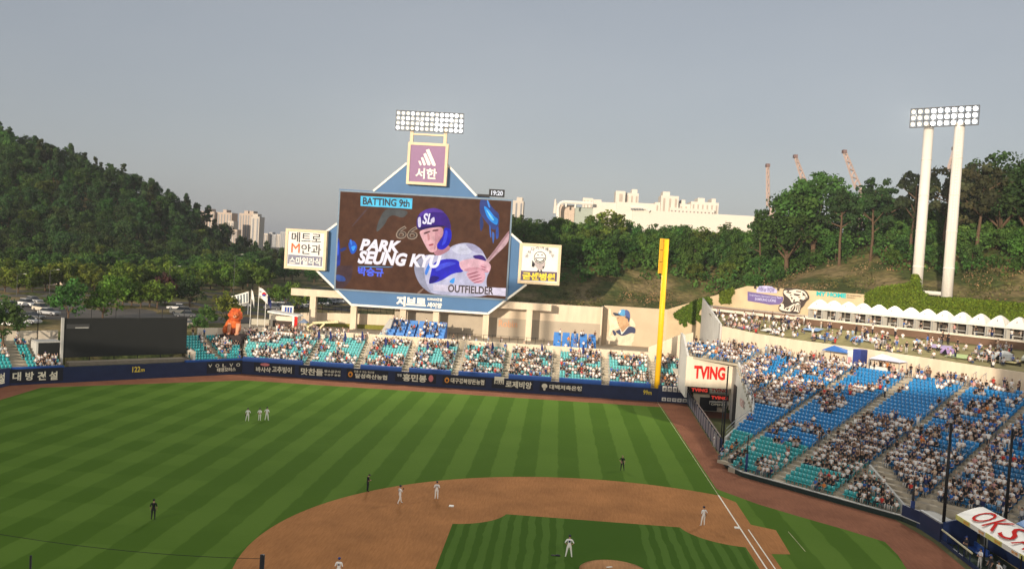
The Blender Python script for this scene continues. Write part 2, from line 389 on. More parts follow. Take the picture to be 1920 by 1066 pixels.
out_grass = grass_mat('outfield_turf', 4.97, 2.25, 0.5, (0.096, 0.172, 0.025), (0.062, 0.124, 0.014), cross=0.45)
in_grass = grass_mat('infield_turf', 1.27, 16.64-1.27*8, 0.52, (0.078, 0.150, 0.024), (0.048, 0.105, 0.012), skip=(10.1, 16.55))
track_d = dirt_mat('track_clay', (0.23, 0.096, 0.054)); clay = dirt_mat('infield_clay', (0.37, 0.165, 0.060)); chalk = mat('chalk', (0.80, 0.74, 0.62), 0.9, 0.08, 2.0)
def flat(name, P, z, m, label):
    o = MB().sheet([(x, y, z) for x, y in P]).build(name, m)
    nrm = o.data.polygons[0].normal
    if nrm.z < 0: o.data.flip_normals()
    return tag(o, label, kind='structure')
def arc(cx, cy, r, a0, a1, n):
    return [(cx+r*math.cos(RAD(a0+(a1-a0)*i/n)), cy+r*math.sin(RAD(a0+(a1-a0)*i/n))) for i in range(n+1)]
flat('warning_track', [(100.2, -5.6), (100.2, 74.0), (74.0, 100.2), (-22, 100.2), (-22, -18.5), (-14, -24), (6, -24.5), (27.5, -19.0), (34.3, -18.2), (49, -5.0), (60.0, -4.2)], 0.0, track_d, 'red clay warning track around the field')
flat('outfield_grass', [(94.9, -0.2), (93.5, 70.9), (74, 95.4), (62.5, 94.6), (-13, 94.6), (-13, -12.2), (18.9, -12.3), (22.5, -12.9), (26.3, -13.1), (29.5, -10.3), (32.8, -7.0), (36.5, -3.6), (41.6, -0.25)], 0.004, out_grass, 'mown outfield turf in light and dark stripes')
a0 = math.degrees(math.asin((-1.4-13.04)/28.96))
dirt = [(28.7, -1.3), (36.6, -1.4)]+arc(13.04, 13.04, 28.96, a0, 90-a0, 48)[1:-1]+[(-1.4, 36.6), (-1.3, 28.7), (-3.4, 27.5), (-3.0, 20.5), (-1.3, 20.2), (-1.3, 4.2)]+arc(0, 0, 4.3, 108, 342, 20)+[(4.2, -1.3), (20.2, -1.3), (20.5, -3.0), (27.5, -3.4)]
flat('infield_dirt', dirt, 0.008, clay, 'brown clay infield arc')
b1 = arc(27.43, 0, 5.95, 174, 103, 12); b2 = arc(27.43, 27.43, 5.5, 257, 188, 12); b3 = arc(0, 27.43, 5.95, -13, -84, 12); hp = arc(0, 0, 5.2, 83, 7, 10)
flat('infield_grass', b1+b2+[(9, 26.6)]+b3+hp, 0.012, in_grass, 'mown infield turf in narrow stripes')
flat('foul_line', [(3.9, -0.07), (39.0, -0.07), (39.0, 0.07), (3.9, 0.07)], 0.018, chalk, 'white chalk foul line through the infield clay')
flat('foul_line', [(39.0, -0.03), (100.1, -0.03), (100.1, 0.05), (39.0, 0.05)], 0.016, mat('faded_chalk', (0.42, 0.40, 0.22), 0.9, 0.3, 1.0), 'faded foul line along the edge of the outfield turf')
flat('running_lane_line', [(13.7, -0.78), (27.0, -0.78), (27.0, -0.66), (13.7, -0.66)], 0.018, chalk, 'white chalk running lane line beside first base path')
flat('coach_box_line', [(21.6, -4.6), (27.3, -4.53), (27.3, -4.47), (21.6, -4.54)], 0.016, mat('faded_chalk', (0.6, 0.56, 0.36)), 'thin white coach box line on the grass')
# grass verge along the right stand wall
verge = mat('verge_turf', (0.10, 0.10, 0.035), 0.9, 0.15, 1.0)
flat('grass_verge', [(100.0, -5.5), (100.0, -5.0), (60.5, -3.6), (48.6, -4.0), (34.2, -16.9), (27.6, -17.9), (14, -17.5), (14, -18.0), (27.5, -18.6), (34.4, -17.9), (49, -5.0), (60.0, -4.2)], 0.02, verge, 'narrow artificial turf strip at the foot of the stand wall')
# mound
md = MB(); rings = []
for r, z in ((2.74, 0.013), (2.2, 0.10), (1.5, 0.19), (0.9, 0.24), (0.3, 0.255)):
    rings.append([(12.75+r*math.cos(t), 12.75+r*math.sin(t), z) for t in np.linspace(0, 2*math.pi, 40, endpoint=False)])
md.loft(rings)
mound = md.build('pitchers_mound', dirt_mat('mound_clay', (0.40, 0.205, 0.09), 0.25), smooth=True)
tag(mound, 'low round clay mound at the bottom edge of the picture', kind='structure')
rb = MB().obox((12.83, 13.25, 0.25), (0.43/2, -0.43, 0), (0.11, 0.11, 0), (0, 0, 0.03)).build('pitchers_plate', white)
tag(rb, 'white rubber slab on top of the clay mound', 'pitching rubber')
def base_bag(x, y, rz, label):
    m = MB(); h = 0.23
    m.loft([[(-h, -h, 0.01), (h, -h, 0.01), (h, h, 0.01), (-h, h, 0.01)], [(-h, -h, 0.06), (h, -h, 0.06), (h, h, 0.06), (-h, h, 0.06)], [(-h*.8, -h*.8, 0.10), (h*.8, -h*.8, 0.10), (h*.8, h*.8, 0.10), (-h*.8, h*.8, 0.10)]])
    o = m.build('base_bag', white); o.location = (x, y, 0); o.rotation_euler.z = rz; return tag(o, label, 'base', 'bases on the infield')
base_bag(27.22, 0.30, 0, 'white first base bag touching the chalk foul line')
base_bag(27.43, 27.43, 0, 'white second base bag alone on the brown clay')

# ------------------------------------------------------------------ lettering placed on a plane
UP = (0, 0, 1)
def ptext(s, u0, v0, u1, v1, o, n, R, m, parent, bold=0.02, shear=0.0, lift=0.03, name='lettering'):
    """text filling the rectangle with image corners (u0,v0)-(u1,v1), laid on the plane through o with normal n"""
    uc, vc = (u0+u1)/2, (v0+v1)/2; R = np.array(R, float); R /= np.linalg.norm(R)
    C = onPl(uc, vc, o, n); a = onPl(u0, vc, o, n); b = onPl(u1, vc, o, n)
    t = onPl(uc, v0, o, n); d = onPl(uc, v1, o, n)
    return text(s, C, R, UP, abs(np.dot(b-a, R)), abs(t[2]-d[2]), m, parent, bold=bold, shear=shear, lift=lift, name=name)
RWO, RWN, RWR = (100.29, 0, 0), (1, 0, 0), (0, -1, 0)
CWO, CWN, CWR = CW.p(0, -0.01), CW.b, -CW.a
# right field wall
w = thing('outfield_wall', (100.3, 37, 0), 'navy padded right field wall with cream sponsor lettering, ending at the yellow pole', 'wall', 'outfield walls')
MB().box(100.3, 100.85, 0.0, 73.9, 0.0, 2.32).build('wall_padding', navy, w)
AIS = [62.4, 53.3, 44.6, 35.8, 26.9, 18.0, 9.2, 0.6]
edges = [73.9]+AIS+[-5.4]
for i in range(len(edges)-2):
    y1 = edges[i]-(0.7 if i else 0.0); y0 = edges[i+1]+0.7
    MB().box(100.28, 101.0, y0, y1, 2.325, 3.05).build('blue_rail_panel', blue_rail, w)
for u0, u1 in ((476, 553), (560, 640), (650, 728), (741, 818), (830, 911), (922, 1000), (1012, 1092)):
    vc = 690+(u0-476)*0.062
    a = onX(u0, vc, 100.29); b = onX(u1, vc, 100.29)
    MB().box(100.27, 100.297, b[1], a[1], 0.55, 2.2).build('banner', navy_dark, w)
def wtx(s, u0, u1, dv0, dv1, m=cream, bold=0.025, shear=0.0):
    vm = 691.5+((u0+u1)/2-512)*0.0625
    return ptext(s, u0, vm+dv0, u1, vm+dv1, (100.265, 0, 0), RWN, RWR, m, w, bold, shear)
wtx('바사삭', 480, 508, -3, 7, bold=0.03); wtx('고추빙이', 510, 547, -6, 6, bold=0.03)
wtx('맛찬들', 564, 606, -6, 7, bold=0.03); wtx('왕소금구이', 608, 638, -5, 0); wtx('수성구 본점', 608, 638, 2, 6)
wtx('믿을 수 있는 축산물', 664, 702, -7.5, -3.5, bold=0.01); wtx('달성축산농협', 666, 726, -2, 7, bold=0.03)
wtx('홍민봉', 755, 800, -7, 7, bold=0.035); wtx('맛집', 745, 753, -6, -1, white)
wtx('대구경북양돈농협', 845, 908, -5, 5, bold=0.03)
wtx('로제비앙', 948, 997, -6, 7, bold=0.03)
wtx('대백저축은행', 1030, 1091, -4, 5, bold=0.03)
wtx('99m', 1206, 1222, -4.5, 4, yellow_l)
def disc(P, R, U, rx, rz, m, parent, name, n=18, squash=None):
    P = np.array(P, float); R = np.array(R, float); U = np.array(U, float); N = np.cross(R, U)
    poly = [P+R*rx*math.cos(t)+U*rz*math.sin(t) for t in np.linspace(0, 2*math.pi, n, endpoint=False)]
    return MB().prism(poly, N*0.01).build(name, m, parent)
orange = mat('orange_logo', (0.75, 0.30, 0.03), 0.6)
for u, vm in ((657, 701), (838, 712)):
    P = onX(u, vm, 100.26); disc(P, RWR, UP, 0.42, 0.5, orange, w, 'emblem'); disc(P+np.array([-0.012, 0, -0.05]), RWR, UP, 0.2, 0.24, navy_dark, w, 'emblem')
P = onX(497, 683, 100.26); disc(P, RWR, UP, 0.85, 0.27, mat('pink_logo', (0.65, 0.2, 0.2), 0.6), w, 'emblem')
P = onX(808, 709, 100.26); disc(P, RWR, UP, 0.42, 0.6, mat('pink_logo', (0.65, 0.2, 0.2), 0.6), w, 'emblem')
P = onX(1021, 723, 100.26); disc(P, RWR, UP, 0.5, 0.42, cream, w, 'emblem'); disc(P+np.array([0, 0, -0.5]), RWR, UP, 0.22, 0.3, cream, w, 'emblem')
a = onX(927, 711, 100.26); MB().box(100.25, 100.262, a[1]-1.7, a[1], a[2]-0.75, a[2]+0.55).build('emblem', cream, w)
ptext('한신', 928, 712.5, 943, 724.5, (100.235, 0, 0), RWN, RWR, navy_dark, w, 0.02)
# centre field wall
w = thing('outfield_wall', CW.p(18, 0.2), 'navy padded centre field wall under the black batter screen, with yellow 122m mark', 'wall', 'outfield walls')
MB().fbox(CW, 0.0, 37.3, 0.0, 0.5, 0, 2.45).build('wall_padding', navy, w)
MB().fbox(CW, -0.2, 10.2, -0.02, 0.6, 2.455, 2.75).build('blue_rail_panel', blue_rail, w)
MB().fbox(CW, 29.6, 37.0, -0.02, 0.6, 2.455, 2.70).build('blue_rail_panel', blue_rail, w)
for u0, u1, v in ((12, 118, 706), (388, 462, 688)):
    a = CW.inv(onPl(u0, v, CWO, CWN))[0]; b = CW.inv(onPl(u1, v, CWO, CWN))[0]
    MB().fbox(CW, b, a, -0.03, -0.004, 0.35, 2.4).build('banner', navy_dark, w)
ct = lambda s, u0, v0, u1, v1, m=cream, bold=0.025: ptext(s, u0, v0, u1, v1, CW.p(0, -0.035), CWN, CWR, m, w, bold)
for s_, u in zip('대방건설', (31.5, 55.5, 78, 100)): ct(s_, u-8, 697-(u-30)*0.02, u+8, 713-(u-30)*0.02, bold=0.03)
ct('122', 248, 686.5, 263, 697, yellow_l); ct('m', 264, 691, 271, 696, yellow_l)
for s_, u in zip('VOLVO', (394, 407.5, 420.5, 433.5, 446.5)): ct(s_, u-3.5, 682.3-(u-397)*.04, u+3.5, 688.3-(u-397)*.04, cream, 0.01)
ct('태영모터스', 407, 688.5, 442, 696)
w = thing('outfield_wall', (60, 100.5, 0), 'navy padded left field wall cut off by the left picture edge', 'wall', 'outfield walls')
MB().box(-20, 74.0, 100.31, 100.8, 0, 2.7).build('wall_padding', navy, w)
text('설', (71.9, 100.28, 1.35), (1, 0, 0), UP, 1.5, 1.6, cream, w, bold=0.03)

# ------------------------------------------------------------------ seats and stands
def chair_arrays(wd=0.44):
    m = MB(); m.box(-wd/2, wd/2, -0.30, 0.12, 0.36, 0.43)
    m.obox((-wd/2, 0.08, 0.36), (wd, 0, 0), (0, 0.07, 0), (0, 0.10, 0.50)); m.box(-0.05, 0.05, -0.05, 0.08, 0.0, 0.36)
    return np.array(m.v), np.array(m.f)
CHV, CHF = chair_arrays()
def seat_mat(name, col): return mat(name, col, 0.45, 0.12, 0.7, spec=0.4)
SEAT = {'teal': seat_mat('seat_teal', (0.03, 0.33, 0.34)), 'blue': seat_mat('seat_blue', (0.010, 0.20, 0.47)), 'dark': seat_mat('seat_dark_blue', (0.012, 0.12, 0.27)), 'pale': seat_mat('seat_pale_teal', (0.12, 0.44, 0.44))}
SEAT_ME = {}
for k_, m_ in SEAT.items():
    SEAT_ME[k_] = npmesh('seat', CHV, CHF, m_)
def place(V, pts, angs, sc=None):
    """copies of V at pts, turned by angs about z"""
    c = np.cos(angs)[:, None]; s = np.sin(angs)[:, None]
    X = V[None, :, 0]*c-V[None, :, 1]*s; Y = V[None, :, 0]*s+V[None, :, 1]*c; Z = np.repeat(V[None, :, 2], len(pts), 0)
    A = np.stack([X, Y, Z], 2)
    if sc is not None: A *= sc[:, None, None]
    return (A+np.asarray(pts)[:, None, :])
def seat_block(parent, pts, ang, kinds, single, name='seat'):
    """single of the seats nearest the camera become parts of their own, the rest one seat_rows part"""
    pts = np.array(pts); kinds = np.array(kinds); base = np.array(list(parent['_base']))
    d = np.linalg.norm(pts-CAM, axis=1); order = np.argsort(d)
    uvw = (pts-CAM); zc = uvw@CF; uu = 960+FPX*(uvw@CR)/zc; vv = 533-FPX*(uvw@CU)/zc
    vis = (uu > -5) & (uu < 1925) & (vv < 1070)
    near = [i for i in order if vis[i]][:single]
    for i in near:
        o = bpy.data.objects.new(name, SEAT_ME[kinds[i]]); link(o); o.parent = parent; o.location = pts[i]-base; o.rotation_euler.z = ang; o['_base'] = list(base)
    rest = np.setdiff1d(np.arange(len(pts)), np.array(near, int))
    if len(rest):
        P = pts[rest]-base; A = place(CHV, P, np.full(len(P), ang)); n = len(CHV)
        Fx = (CHF[None]+(np.arange(len(P))*n)[:, None, None]).reshape(-1, 4)
        ks = list(SEAT); mi = np.repeat([ks.index(k) for k in kinds[rest]], len(CHF))
        o = link(bpy.data.objects.new('seat_rows', npmesh('seat_rows', A.reshape(-1, 3), Fx, [SEAT[k] for k in ks], mi)))
        o.parent = parent; o['kind'] = 'stuff'; o['_base'] = list(base)
SPOTS = []      # (point, facing angle, zone, row fraction)
ANG_RS = math.atan2(RS.b[1], RS.b[0])-math.pi/2
ANG_RW = -math.pi/2
ANG_CW = math.atan2(CW.b[1], CW.b[0])-math.pi/2
# --- right field bleachers
bl = thing('bleachers', (106, 37, 0), 'right field bleachers of teal seats behind the sponsor wall, under the scoreboard', 'stand', 'outfield bleachers')
tr = MB(); pts = []; kinds = []; rows = 10
for i in range(rows):
    b0 = 1.05+0.92*i; z = 2.25+0.40*i
    tr.fbox(RW, -5.4, 73.7+0.41*b0, b0, b0+0.92+(0.0 if i < rows-1 else 0.4), 0.0 if i == 0 else z-0.42, z)
    y = -5.2
    while y < 73.3+0.41*b0:
        y += 0.53
        if any(abs(y-a) < 0.75 for a in AIS) or y > 73.3+0.41*b0: continue
        P = RW.p(y, b0+0.5, z); pts.append(P); kinds.append('pale'); SPOTS.append((P, ANG_RW, 'RF', i/rows))
tr.build('terrace', step_mat, bl)
seat_block(bl, pts, ANG_RW, kinds, 0)
for a in AIS:
    for sg in (-0.7, 0.7):
        m = MB(); m.tube(RW.p(a+sg, 1.3, 3.2), RW.p(a+sg, 9.8, 7.1), 0.035, n=5)
        for k in range(5): m.tube(RW.p(a+sg, 1.3+2.1*k, 2.3+0.90*k), RW.p(a+sg, 1.3+2.1*k, 3.2+0.965*k), 0.03, n=5)
        m.build('handrail', steel, bl)
# --- centre field bleachers either side of the batter screen
bl = thing('bleachers', CW.p(5, 4), 'small centre field bleachers of teal seats right of the black batter screen', 'stand', 'outfield bleachers')
tr = MB(); pts = []; kinds = []
for i in range(9):
    b0 = 0.6+0.9*i; z = 2.2+0.38*i
    tr.fbox(CW, -0.41*b0, 8.6, b0, b0+0.9, 0 if i == 0 else z-0.4, z)
    e = -0.41*b0-0.3
    while e < 8.2:
        e += 0.53
        if abs(e-3.6) < 0.6: continue
        P = CW.p(e, b0+0.5, z); pts.append(P); kinds.append('teal'); SPOTS.append((P, ANG_CW, 'CF', i/9))
tr.build('terrace', step_mat, bl); seat_block(bl, pts, ANG_CW, kinds, 0)
bl2 = thing('bleachers', CW.p(34, 4), 'small centre field bleachers of teal seats left of the black batter screen', 'stand', 'outfield bleachers')
tr = MB(); pts = []; kinds = []
for i in range(9):
    b0 = 0.6+0.9*i; z = 2.2+0.38*i
    tr.fbox(CW, 29.5, 40.5, b0, b0+0.9, 0 if i == 0 else z-0.4, z)
    e = 29.5 if i < 3 else 33.0
    while e < 40.0:
        e += 0.53
        if abs(e-35.6) < 0.9: continue
        P = CW.p(e, b0+0.5, z); pts.append(P); kinds.append('teal'); SPOTS.append((P, ANG_CW, 'CL', i/9))
tr.build('terrace', step_mat, bl2); seat_block(bl2, pts, ANG_CW, kinds, 0)
# --- the big right stand
def e_left(s): return float(np.interp(s, [0, 1.2, 5, 8, 13, 18, 25.2, 25.3, 31.5, 34], [1.5, 4.8, 6.6, 7.7, 8.6, 13.4, 20.6, 29.5, 36.8, 38]))
E_AIS = [27.6, 19.6, 11.6, 3.9, -4.3, -11.9, -20.0, -28.0]
rs = thing('grandstand', RS.p(-2, 16), 'large right side grandstand of blue and teal seats beside the bullpen, half full', 'stand')
tr = MB(); pts = []; kinds = []; NR = 32
def zs(s): return 0.22+0.353*s
def ramp_s(e): return 6.2+(e+12)*0.79
for i in range(NR):
    s0 = 0.35+0.92*i; z = zs(s0+0.45); el = e_left(s0)
    er = -44.0
    if s0 < 3.0: er = -19.5
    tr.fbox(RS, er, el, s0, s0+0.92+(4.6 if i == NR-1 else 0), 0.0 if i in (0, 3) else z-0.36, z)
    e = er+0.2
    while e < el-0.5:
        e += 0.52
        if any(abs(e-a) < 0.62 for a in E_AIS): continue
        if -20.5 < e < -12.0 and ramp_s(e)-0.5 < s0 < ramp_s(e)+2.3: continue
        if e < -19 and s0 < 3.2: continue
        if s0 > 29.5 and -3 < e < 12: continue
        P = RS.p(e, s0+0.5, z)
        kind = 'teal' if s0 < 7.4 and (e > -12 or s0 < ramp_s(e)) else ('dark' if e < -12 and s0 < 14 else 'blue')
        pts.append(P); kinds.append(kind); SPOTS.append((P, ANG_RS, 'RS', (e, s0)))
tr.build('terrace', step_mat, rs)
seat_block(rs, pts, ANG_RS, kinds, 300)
for a in E_AIS[:-1]:
    for k in range(16):
        s = 2.2+2.0*k
        if a > e_left(s)-1 or (a < -19 and s < 5): continue
        for sg in (-0.62, 0.62):
            m = MB(); m.tube(RS.p(a+sg, s, zs(s)), RS.p(a+sg, s, zs(s)+0.8), 0.03, n=5); m.tube(RS.p(a+sg, s, zs(s)+0.8), RS.p(a+sg, s+0.9, zs(s)+1.1), 0.03, n=5); m.tube(RS.p(a+sg, s+0.9, zs(s)), RS.p(a+sg, s+0.9, zs(s)+1.1), 0.03, n=5)
            m.build('handrail', steel, rs)
# front wall of the stand with pale capping
m = MB(); c = MB()
def wallrun(P, Q, h0, h1, t=0.25, mm=m, z0=0.0):
    P = np.array(P, float); Q = np.array(Q, float); d = (Q-P)/np.linalg.norm(Q-P); nn = np.array([d[1], -d[0]])*t
    mm.obox((P[0], P[1], z0+h0), (Q[0]-P[0], Q[1]-P[1], 0), (nn[0], nn[1], 0), (0, 0, h1-h0))
front = [(57.6, -3.75), (54.0, -3.4), (51.0, -3.6), (48.4, -4.5), (34.1, -17.5), (31.5, -18.5)]
for P, Q in zip(front[:-1], front[1:]): wallrun(P, Q, 0, 0.52); wallrun(P, Q, 0.523, 0.60, 0.3, c)
m.build('front_wall', mat('wall_dark_green', (0.012, 0.025, 0.022), 0.6), rs); c.build('wall_capping', mat('pale_capping', (0.45, 0.45, 0.42), 0.6), rs)
m = MB()
for k in range(5):
    e0 = -12-k*1.6; e1 = e0-1.6
    P = RS.p(e0, ramp_s(e0)+0.1, 0); Q = RS.p(e1, ramp_s(e1)+0.1, 0)
    zt0 = zs(ramp_s(e0))+1.0; zt1 = zs(ramp_s(e1))+1.0
    m.prism([(P[0], P[1], 0), (Q[0], Q[1], 0), (Q[0], Q[1], zt1), (P[0], P[1], zt0)], RS.b*0.35)
m.build('ramp_wall', concrete_g, rs)
# ------------------------------------------------------------------ behind the right stand: long wall, lawn terrace, mural wall
w = thing('retaining_wall', RS.p(0, 35), 'long smooth beige wall behind the top row of the right grandstand', 'wall')
n_p = 11
for k in range(n_p):
    e0 = -42+k*(73.0/n_p); e1 = e0+73.0/n_p-0.012
    zt = lambda e: float(np.interp(e, [-42, -16, 5, 22, 31], [12.9, 13.2, 13.6, 13.6, 14.3]))
    MB().prism([RS.p(e0, 34.7, 8.5), RS.p(e1, 34.7, 8.5), RS.p(e1, 34.6, zt(e1)), RS.p(e0, 34.6, zt(e0))], RS.b*0.4).build('wall_panel', concrete, w)
lawn = mat('terrace_lawn', (0.17, 0.145, 0.06), 0.95, 0.25, 0.6, 0.2)
P = [RS.p(-44, 35.0, 12.95), RS.p(31.0, 35.0, 13.75), RS.p(43, 46.0, 15.35), RS.p(-44, 46.0, 15.2)]
tag(MB().sheet(P).build('lawn', lawn), 'sloping grass terrace above the right grandstand wall', kind='structure')
m = MB(); m.fbox(RS, -44, 24.5, 46.0, 46.3, 14.6, 16.25)
o = m.build('terrace_wall', mat('brown_board', (0.17, 0.10, 0.065), 0.85, 0.15, 0.8)); tag(o, 'low brown wall under the row of white tents', 'wall')
m = MB(); m.fbox(RS, 24.6, 43.5, 47.8, 48.1, 14.6, 16.6)
o = m.build('terrace_wall', mat('brown_board', (0.17, 0.10, 0.065))); tag(o, 'brown wall below the black and white animal mural', 'wall')
tag(MB().prism([RS.p(-44, 46.3, 15.9), RS.p(42.5, 46.3, 15.9), RS.p(53.0, 57.15, 15.9), RS.p(-44, 57.15, 15.9)], (0, 0, 0.4)).build('terrace_deck', concrete_w), 'pale concrete deck under the white tents', kind='structure')
MBk = MB(); MBk.fbox(RS, -44, 24.6, 45.75, 46.35, 16.30, 16.55); tag(MBk.build('deck_edge', concrete_w), 'pale concrete kerb along the front of the tent deck', kind='structure')
sw_ = thing('end_wall', RS.p(42, 46, 6), 'grey slanting end wall where the lawn terrace meets the sloping beige wall', 'wall')
MB().prism([RS.p(31.0, 34.6, 5.9), RS.p(53.2, 57.1, 5.9), RS.p(53.2, 57.1, 17.6), RS.p(31.0, 34.6, 14.6)], (0, 0.3, 0)).build('wall_panel', mat('side_wall_grey', (0.52, 0.50, 0.46), 0.85, 0.08, 0.5), sw_)
# mural wall
mw = thing('mural_wall', RS.p(20, 57), 'tall beige wall behind the tents, painted with a roaring animal head and purple sign', 'wall')
def wz(e): return float(np.interp(e, [-44, 18, 43, 62.5], [19.0, 20.9, 20.7, 14.5]))
for e0, e1 in ((43, 48), (48, 53), (53, 58), (58, 62.5), (30, 43), (17.6, 30), (0, 17.6), (-20, 0), (-44, -20)):
    MB().prism([RS.p(e0+.01, 57.2, 5.9), RS.p(e1, 57.2, 5.9), RS.p(e1, 57.2, wz(e1)), RS.p(e0+.01, 57.2, wz(e0))], RS.b*0.5).build('wall_panel', mat('wall_warm', (0.58, 0.45, 0.28), 0.85, 0.14, 0.3), mw)
MO = RS.p(0, 57.15); MN = RS.b; MR = -RS.a
def mpoly(pts, m, name, lift=0.0, mul=6.857, org=(1380, 520), par=mw, pl=None, th=0.03, soft=0):
    if soft: pts = chaikin(pts, soft)
    O, N = pl if pl else (MO, MN)
    O = np.array(O, float)-np.array(N, float)*lift
    Q = [onPl(org[0]+x/mul, org[1]+y/mul, O, N) for x, y in pts]
    return MB().prism(Q, -np.array(N, float)*th).build(name, m, par)
purple = mat('purple_banner', (0.16, 0.12, 0.30), 0.6); lilac = mat('lilac_banner', (0.50, 0.48, 0.72), 0.6); teal_l = mat('teal_letters', (0.02, 0.45, 0.45), 0.6)
brown_l = mat('umber_paint', (0.06, 0.045, 0.04), 0.7); bone = mat('bone_paint', (0.74, 0.66, 0.55), 0.7)
mpoly([(150, 180), (610, 250), (600, 310), (560, 345), (440, 350), (280, 320), (150, 300)], purple, 'painted_banner')
mpoly([(265, 150), (300, 110), (380, 105), (460, 115), (530, 165), (525, 200), (265, 190)], lilac, 'painted_banner', 0.06)
mpoly([(235, 110), (262, 112), (262, 150), (230, 140)], brown_l, 'painted_banner', 0.06); mpoly([(530, 130), (560, 135), (555, 175), (530, 165)], brown_l, 'painted_banner', 0.06)
def mtx(s, x0, y0, x1, y1, m, bold=0.02, lift=0.12):
    ptext(s, 1380+x0/6.857, 520+y0/6.857, 1380+x1/6.857, 520+y1/6.857, MO, MN, MR, m, mw, bold, lift=lift)
mtx('WIN or WOW', 290, 125, 500, 185, purple); mtx('THE Daegu Samsung Lions Park', 170, 232, 590, 262, lilac); mtx('SAMSUNG LIONS', 245, 268, 520, 305, lilac, 0.03)
mtx('MY HOME', 1035, 190, 1420, 250, teal_l, 0.05); mtx('IN THE BALLPARK', 1432, 228, 1620, 242, brown_l); mtx('DAEGU', 1435, 252, 1535, 266, brown_l)
# roaring animal head in dark and pale paint
mpoly([(610, 150), (660, 130), (760, 140), (860, 150), (920, 190), (950, 270), (900, 310), (870, 370), (830, 400), (820, 470), (620, 460), (545, 420), (550, 360), (600, 330), (620, 260), (600, 210)], brown_l, 'mural_head', 0.05, soft=1)
mpoly([(615, 165), (700, 165), (770, 150), (860, 165), (905, 205), (925, 260), (870, 285), (840, 330), (790, 300), (720, 330), (690, 270), (640, 230), (612, 200)], bone, 'mural_head', 0.10, soft=1)
mpoly([(556, 375), (600, 370), (650, 390), (720, 350), (760, 330), (740, 400), (700, 440), (620, 430), (560, 410)], bone, 'mural_head', 0.10, soft=1)
mpoly([(760, 340), (800, 320), (830, 350), (815, 450), (790, 440), (760, 430), (735, 440), (770, 390)], bone, 'mural_head', 0.10, soft=1)
for q in ([(650, 180), (720, 190), (700, 205), (650, 195)], [(740, 205), (830, 220), (800, 240), (745, 225)], [(820, 275), (870, 290), (850, 330), (815, 310)], [(700, 240), (730, 260), (720, 290)], [(860, 190), (900, 230), (890, 245), (850, 205)], [(640, 400), (690, 385), (660, 425)], [(700, 400), (745, 355), (735, 375), (705, 430)], [(655, 165), (690, 168), (672, 185)], [(880, 260), (915, 245), (905, 268)], [(770, 170), (840, 178), (835, 190), (772, 182)], [(800, 245), (845, 255), (805, 262)], [(735, 290), (760, 275), (752, 320), (738, 330)], [(805, 340), (818, 345), (812, 440), (802, 430)], [(860, 215), (880, 222), (855, 240)], [(610, 385), (640, 380), (625, 410)], [(690, 215), (735, 218), (700, 230)], [(780, 350), (795, 350), (785, 420), (772, 420)]):
    mpoly(q, brown_l, 'mural_stroke', 0.15)
mpoly([(575, 335), (612, 340), (618, 375), (585, 380)], bone, 'mural_stroke', 0.15)
# tents
def make_tent():
    t = thing('event_tent', (0, 0, 0), 'white event tent', 'tent', 'row of white tents on the terrace deck')
    tw = mat('tent_fabric', (0.70, 0.66, 0.58), 0.8, 0.05, 1.0)
    h = 1.95; r0 = 2.25; m = MB(); rings = []
    for k, (f, z) in enumerate(((1.06, 1.95), (1.0, 2.25), (0.82, 2.75), (0.58, 3.25), (0.30, 3.70), (0.10, 3.92))):
        L = r0*f; rings.append([(-L, -L*0.85, z), (L, -L*0.85, z), (L, L*0.85, z), (-L, L*0.85, z)])
    m.loft(rings); m.build('canopy', tw, t)
    for sx in (-1, 1):
        for sy in (-1, 1):
            MB().tube((sx*2.1, sy*1.75, 0), (sx*2.1, sy*1.75, 2.1), 0.05, n=6).build('leg', steel, t)
    MB().box(-2.15, -2.12, -1.7, 0.2, 0.1, 2.0).build('side_curtain', tw, t); MB().box(2.12, 2.15, -1.7, 0.2, 0.1, 2.0).build('side_curtain', tw, t)
    MB().box(-2.1, 2.1, 1.72, 1.75, 0.1, 2.0).build('back_curtain', mat('tent_inner_shade', (0.09, 0.075, 0.06), 0.8), t)  # back curtain coloured dark to stand in for the shaded interior
    tb = MB().box(-1.3, 1.3, -0.6, 0.2, 0.68, 0.74); tb.box(-1.25, -1.2, -0.5, 0.1, 0, 0.68); tb.box(1.2, 1.25, -0.5, 0.1, 0, 0.68); tb.build('table', white, t)
    MB().add([(0.05, -1.62, 3.0), (0.32, -1.66, 2.92), (0.2, -1.42, 3.3)], [(0, 1, 2)]).build('emblem', navy, t)
    return t
tent0 = make_tent(); ORD = ['first', 'second', 'third', 'fourth', 'fifth', 'sixth', 'seventh', 'eighth', 'ninth', 'tenth', 'eleventh', 'twelfth', 'thirteenth', 'fourteenth']
for k in range(14):
    t = tent0 if k == 0 else copy_tree(tent0)
    e = 21.6-k*2.64; t.location = RS.p(e, 48.3, 16.3); t.scale = (0.57, 0.75, 0.86); t.rotation_euler.z = ANG_RS
    t['label'] = ('white event tent on the terrace deck, nearest the animal mural' if k == 0 else 'white event tent on the terrace deck, %s in the row counted from the animal mural' % ORD[k])

# ------------------------------------------------------------------ bullpen and the white block with the red sign
b = thing('bullpen_building', (92, -7, 0), 'white block above the bullpen with large red lettering on its front', 'building')
# front face slab
fy0, fy1 = -10.35, -2.85
MB().box(88.0, 88.6, fy0, fy1, 4.75, 9.55).build('sign_face', concrete_w, b)
MB().box(88.6, 112, fy0-0.2, fy1-0.3, 4.85, 5.2).build('soffit', concrete_w, b)
ptext('TVING', 1301, 686, 1360, 711, (87.99, 0, 0), RWN, RWR, red_l, b, 0.05, lift=0.02)
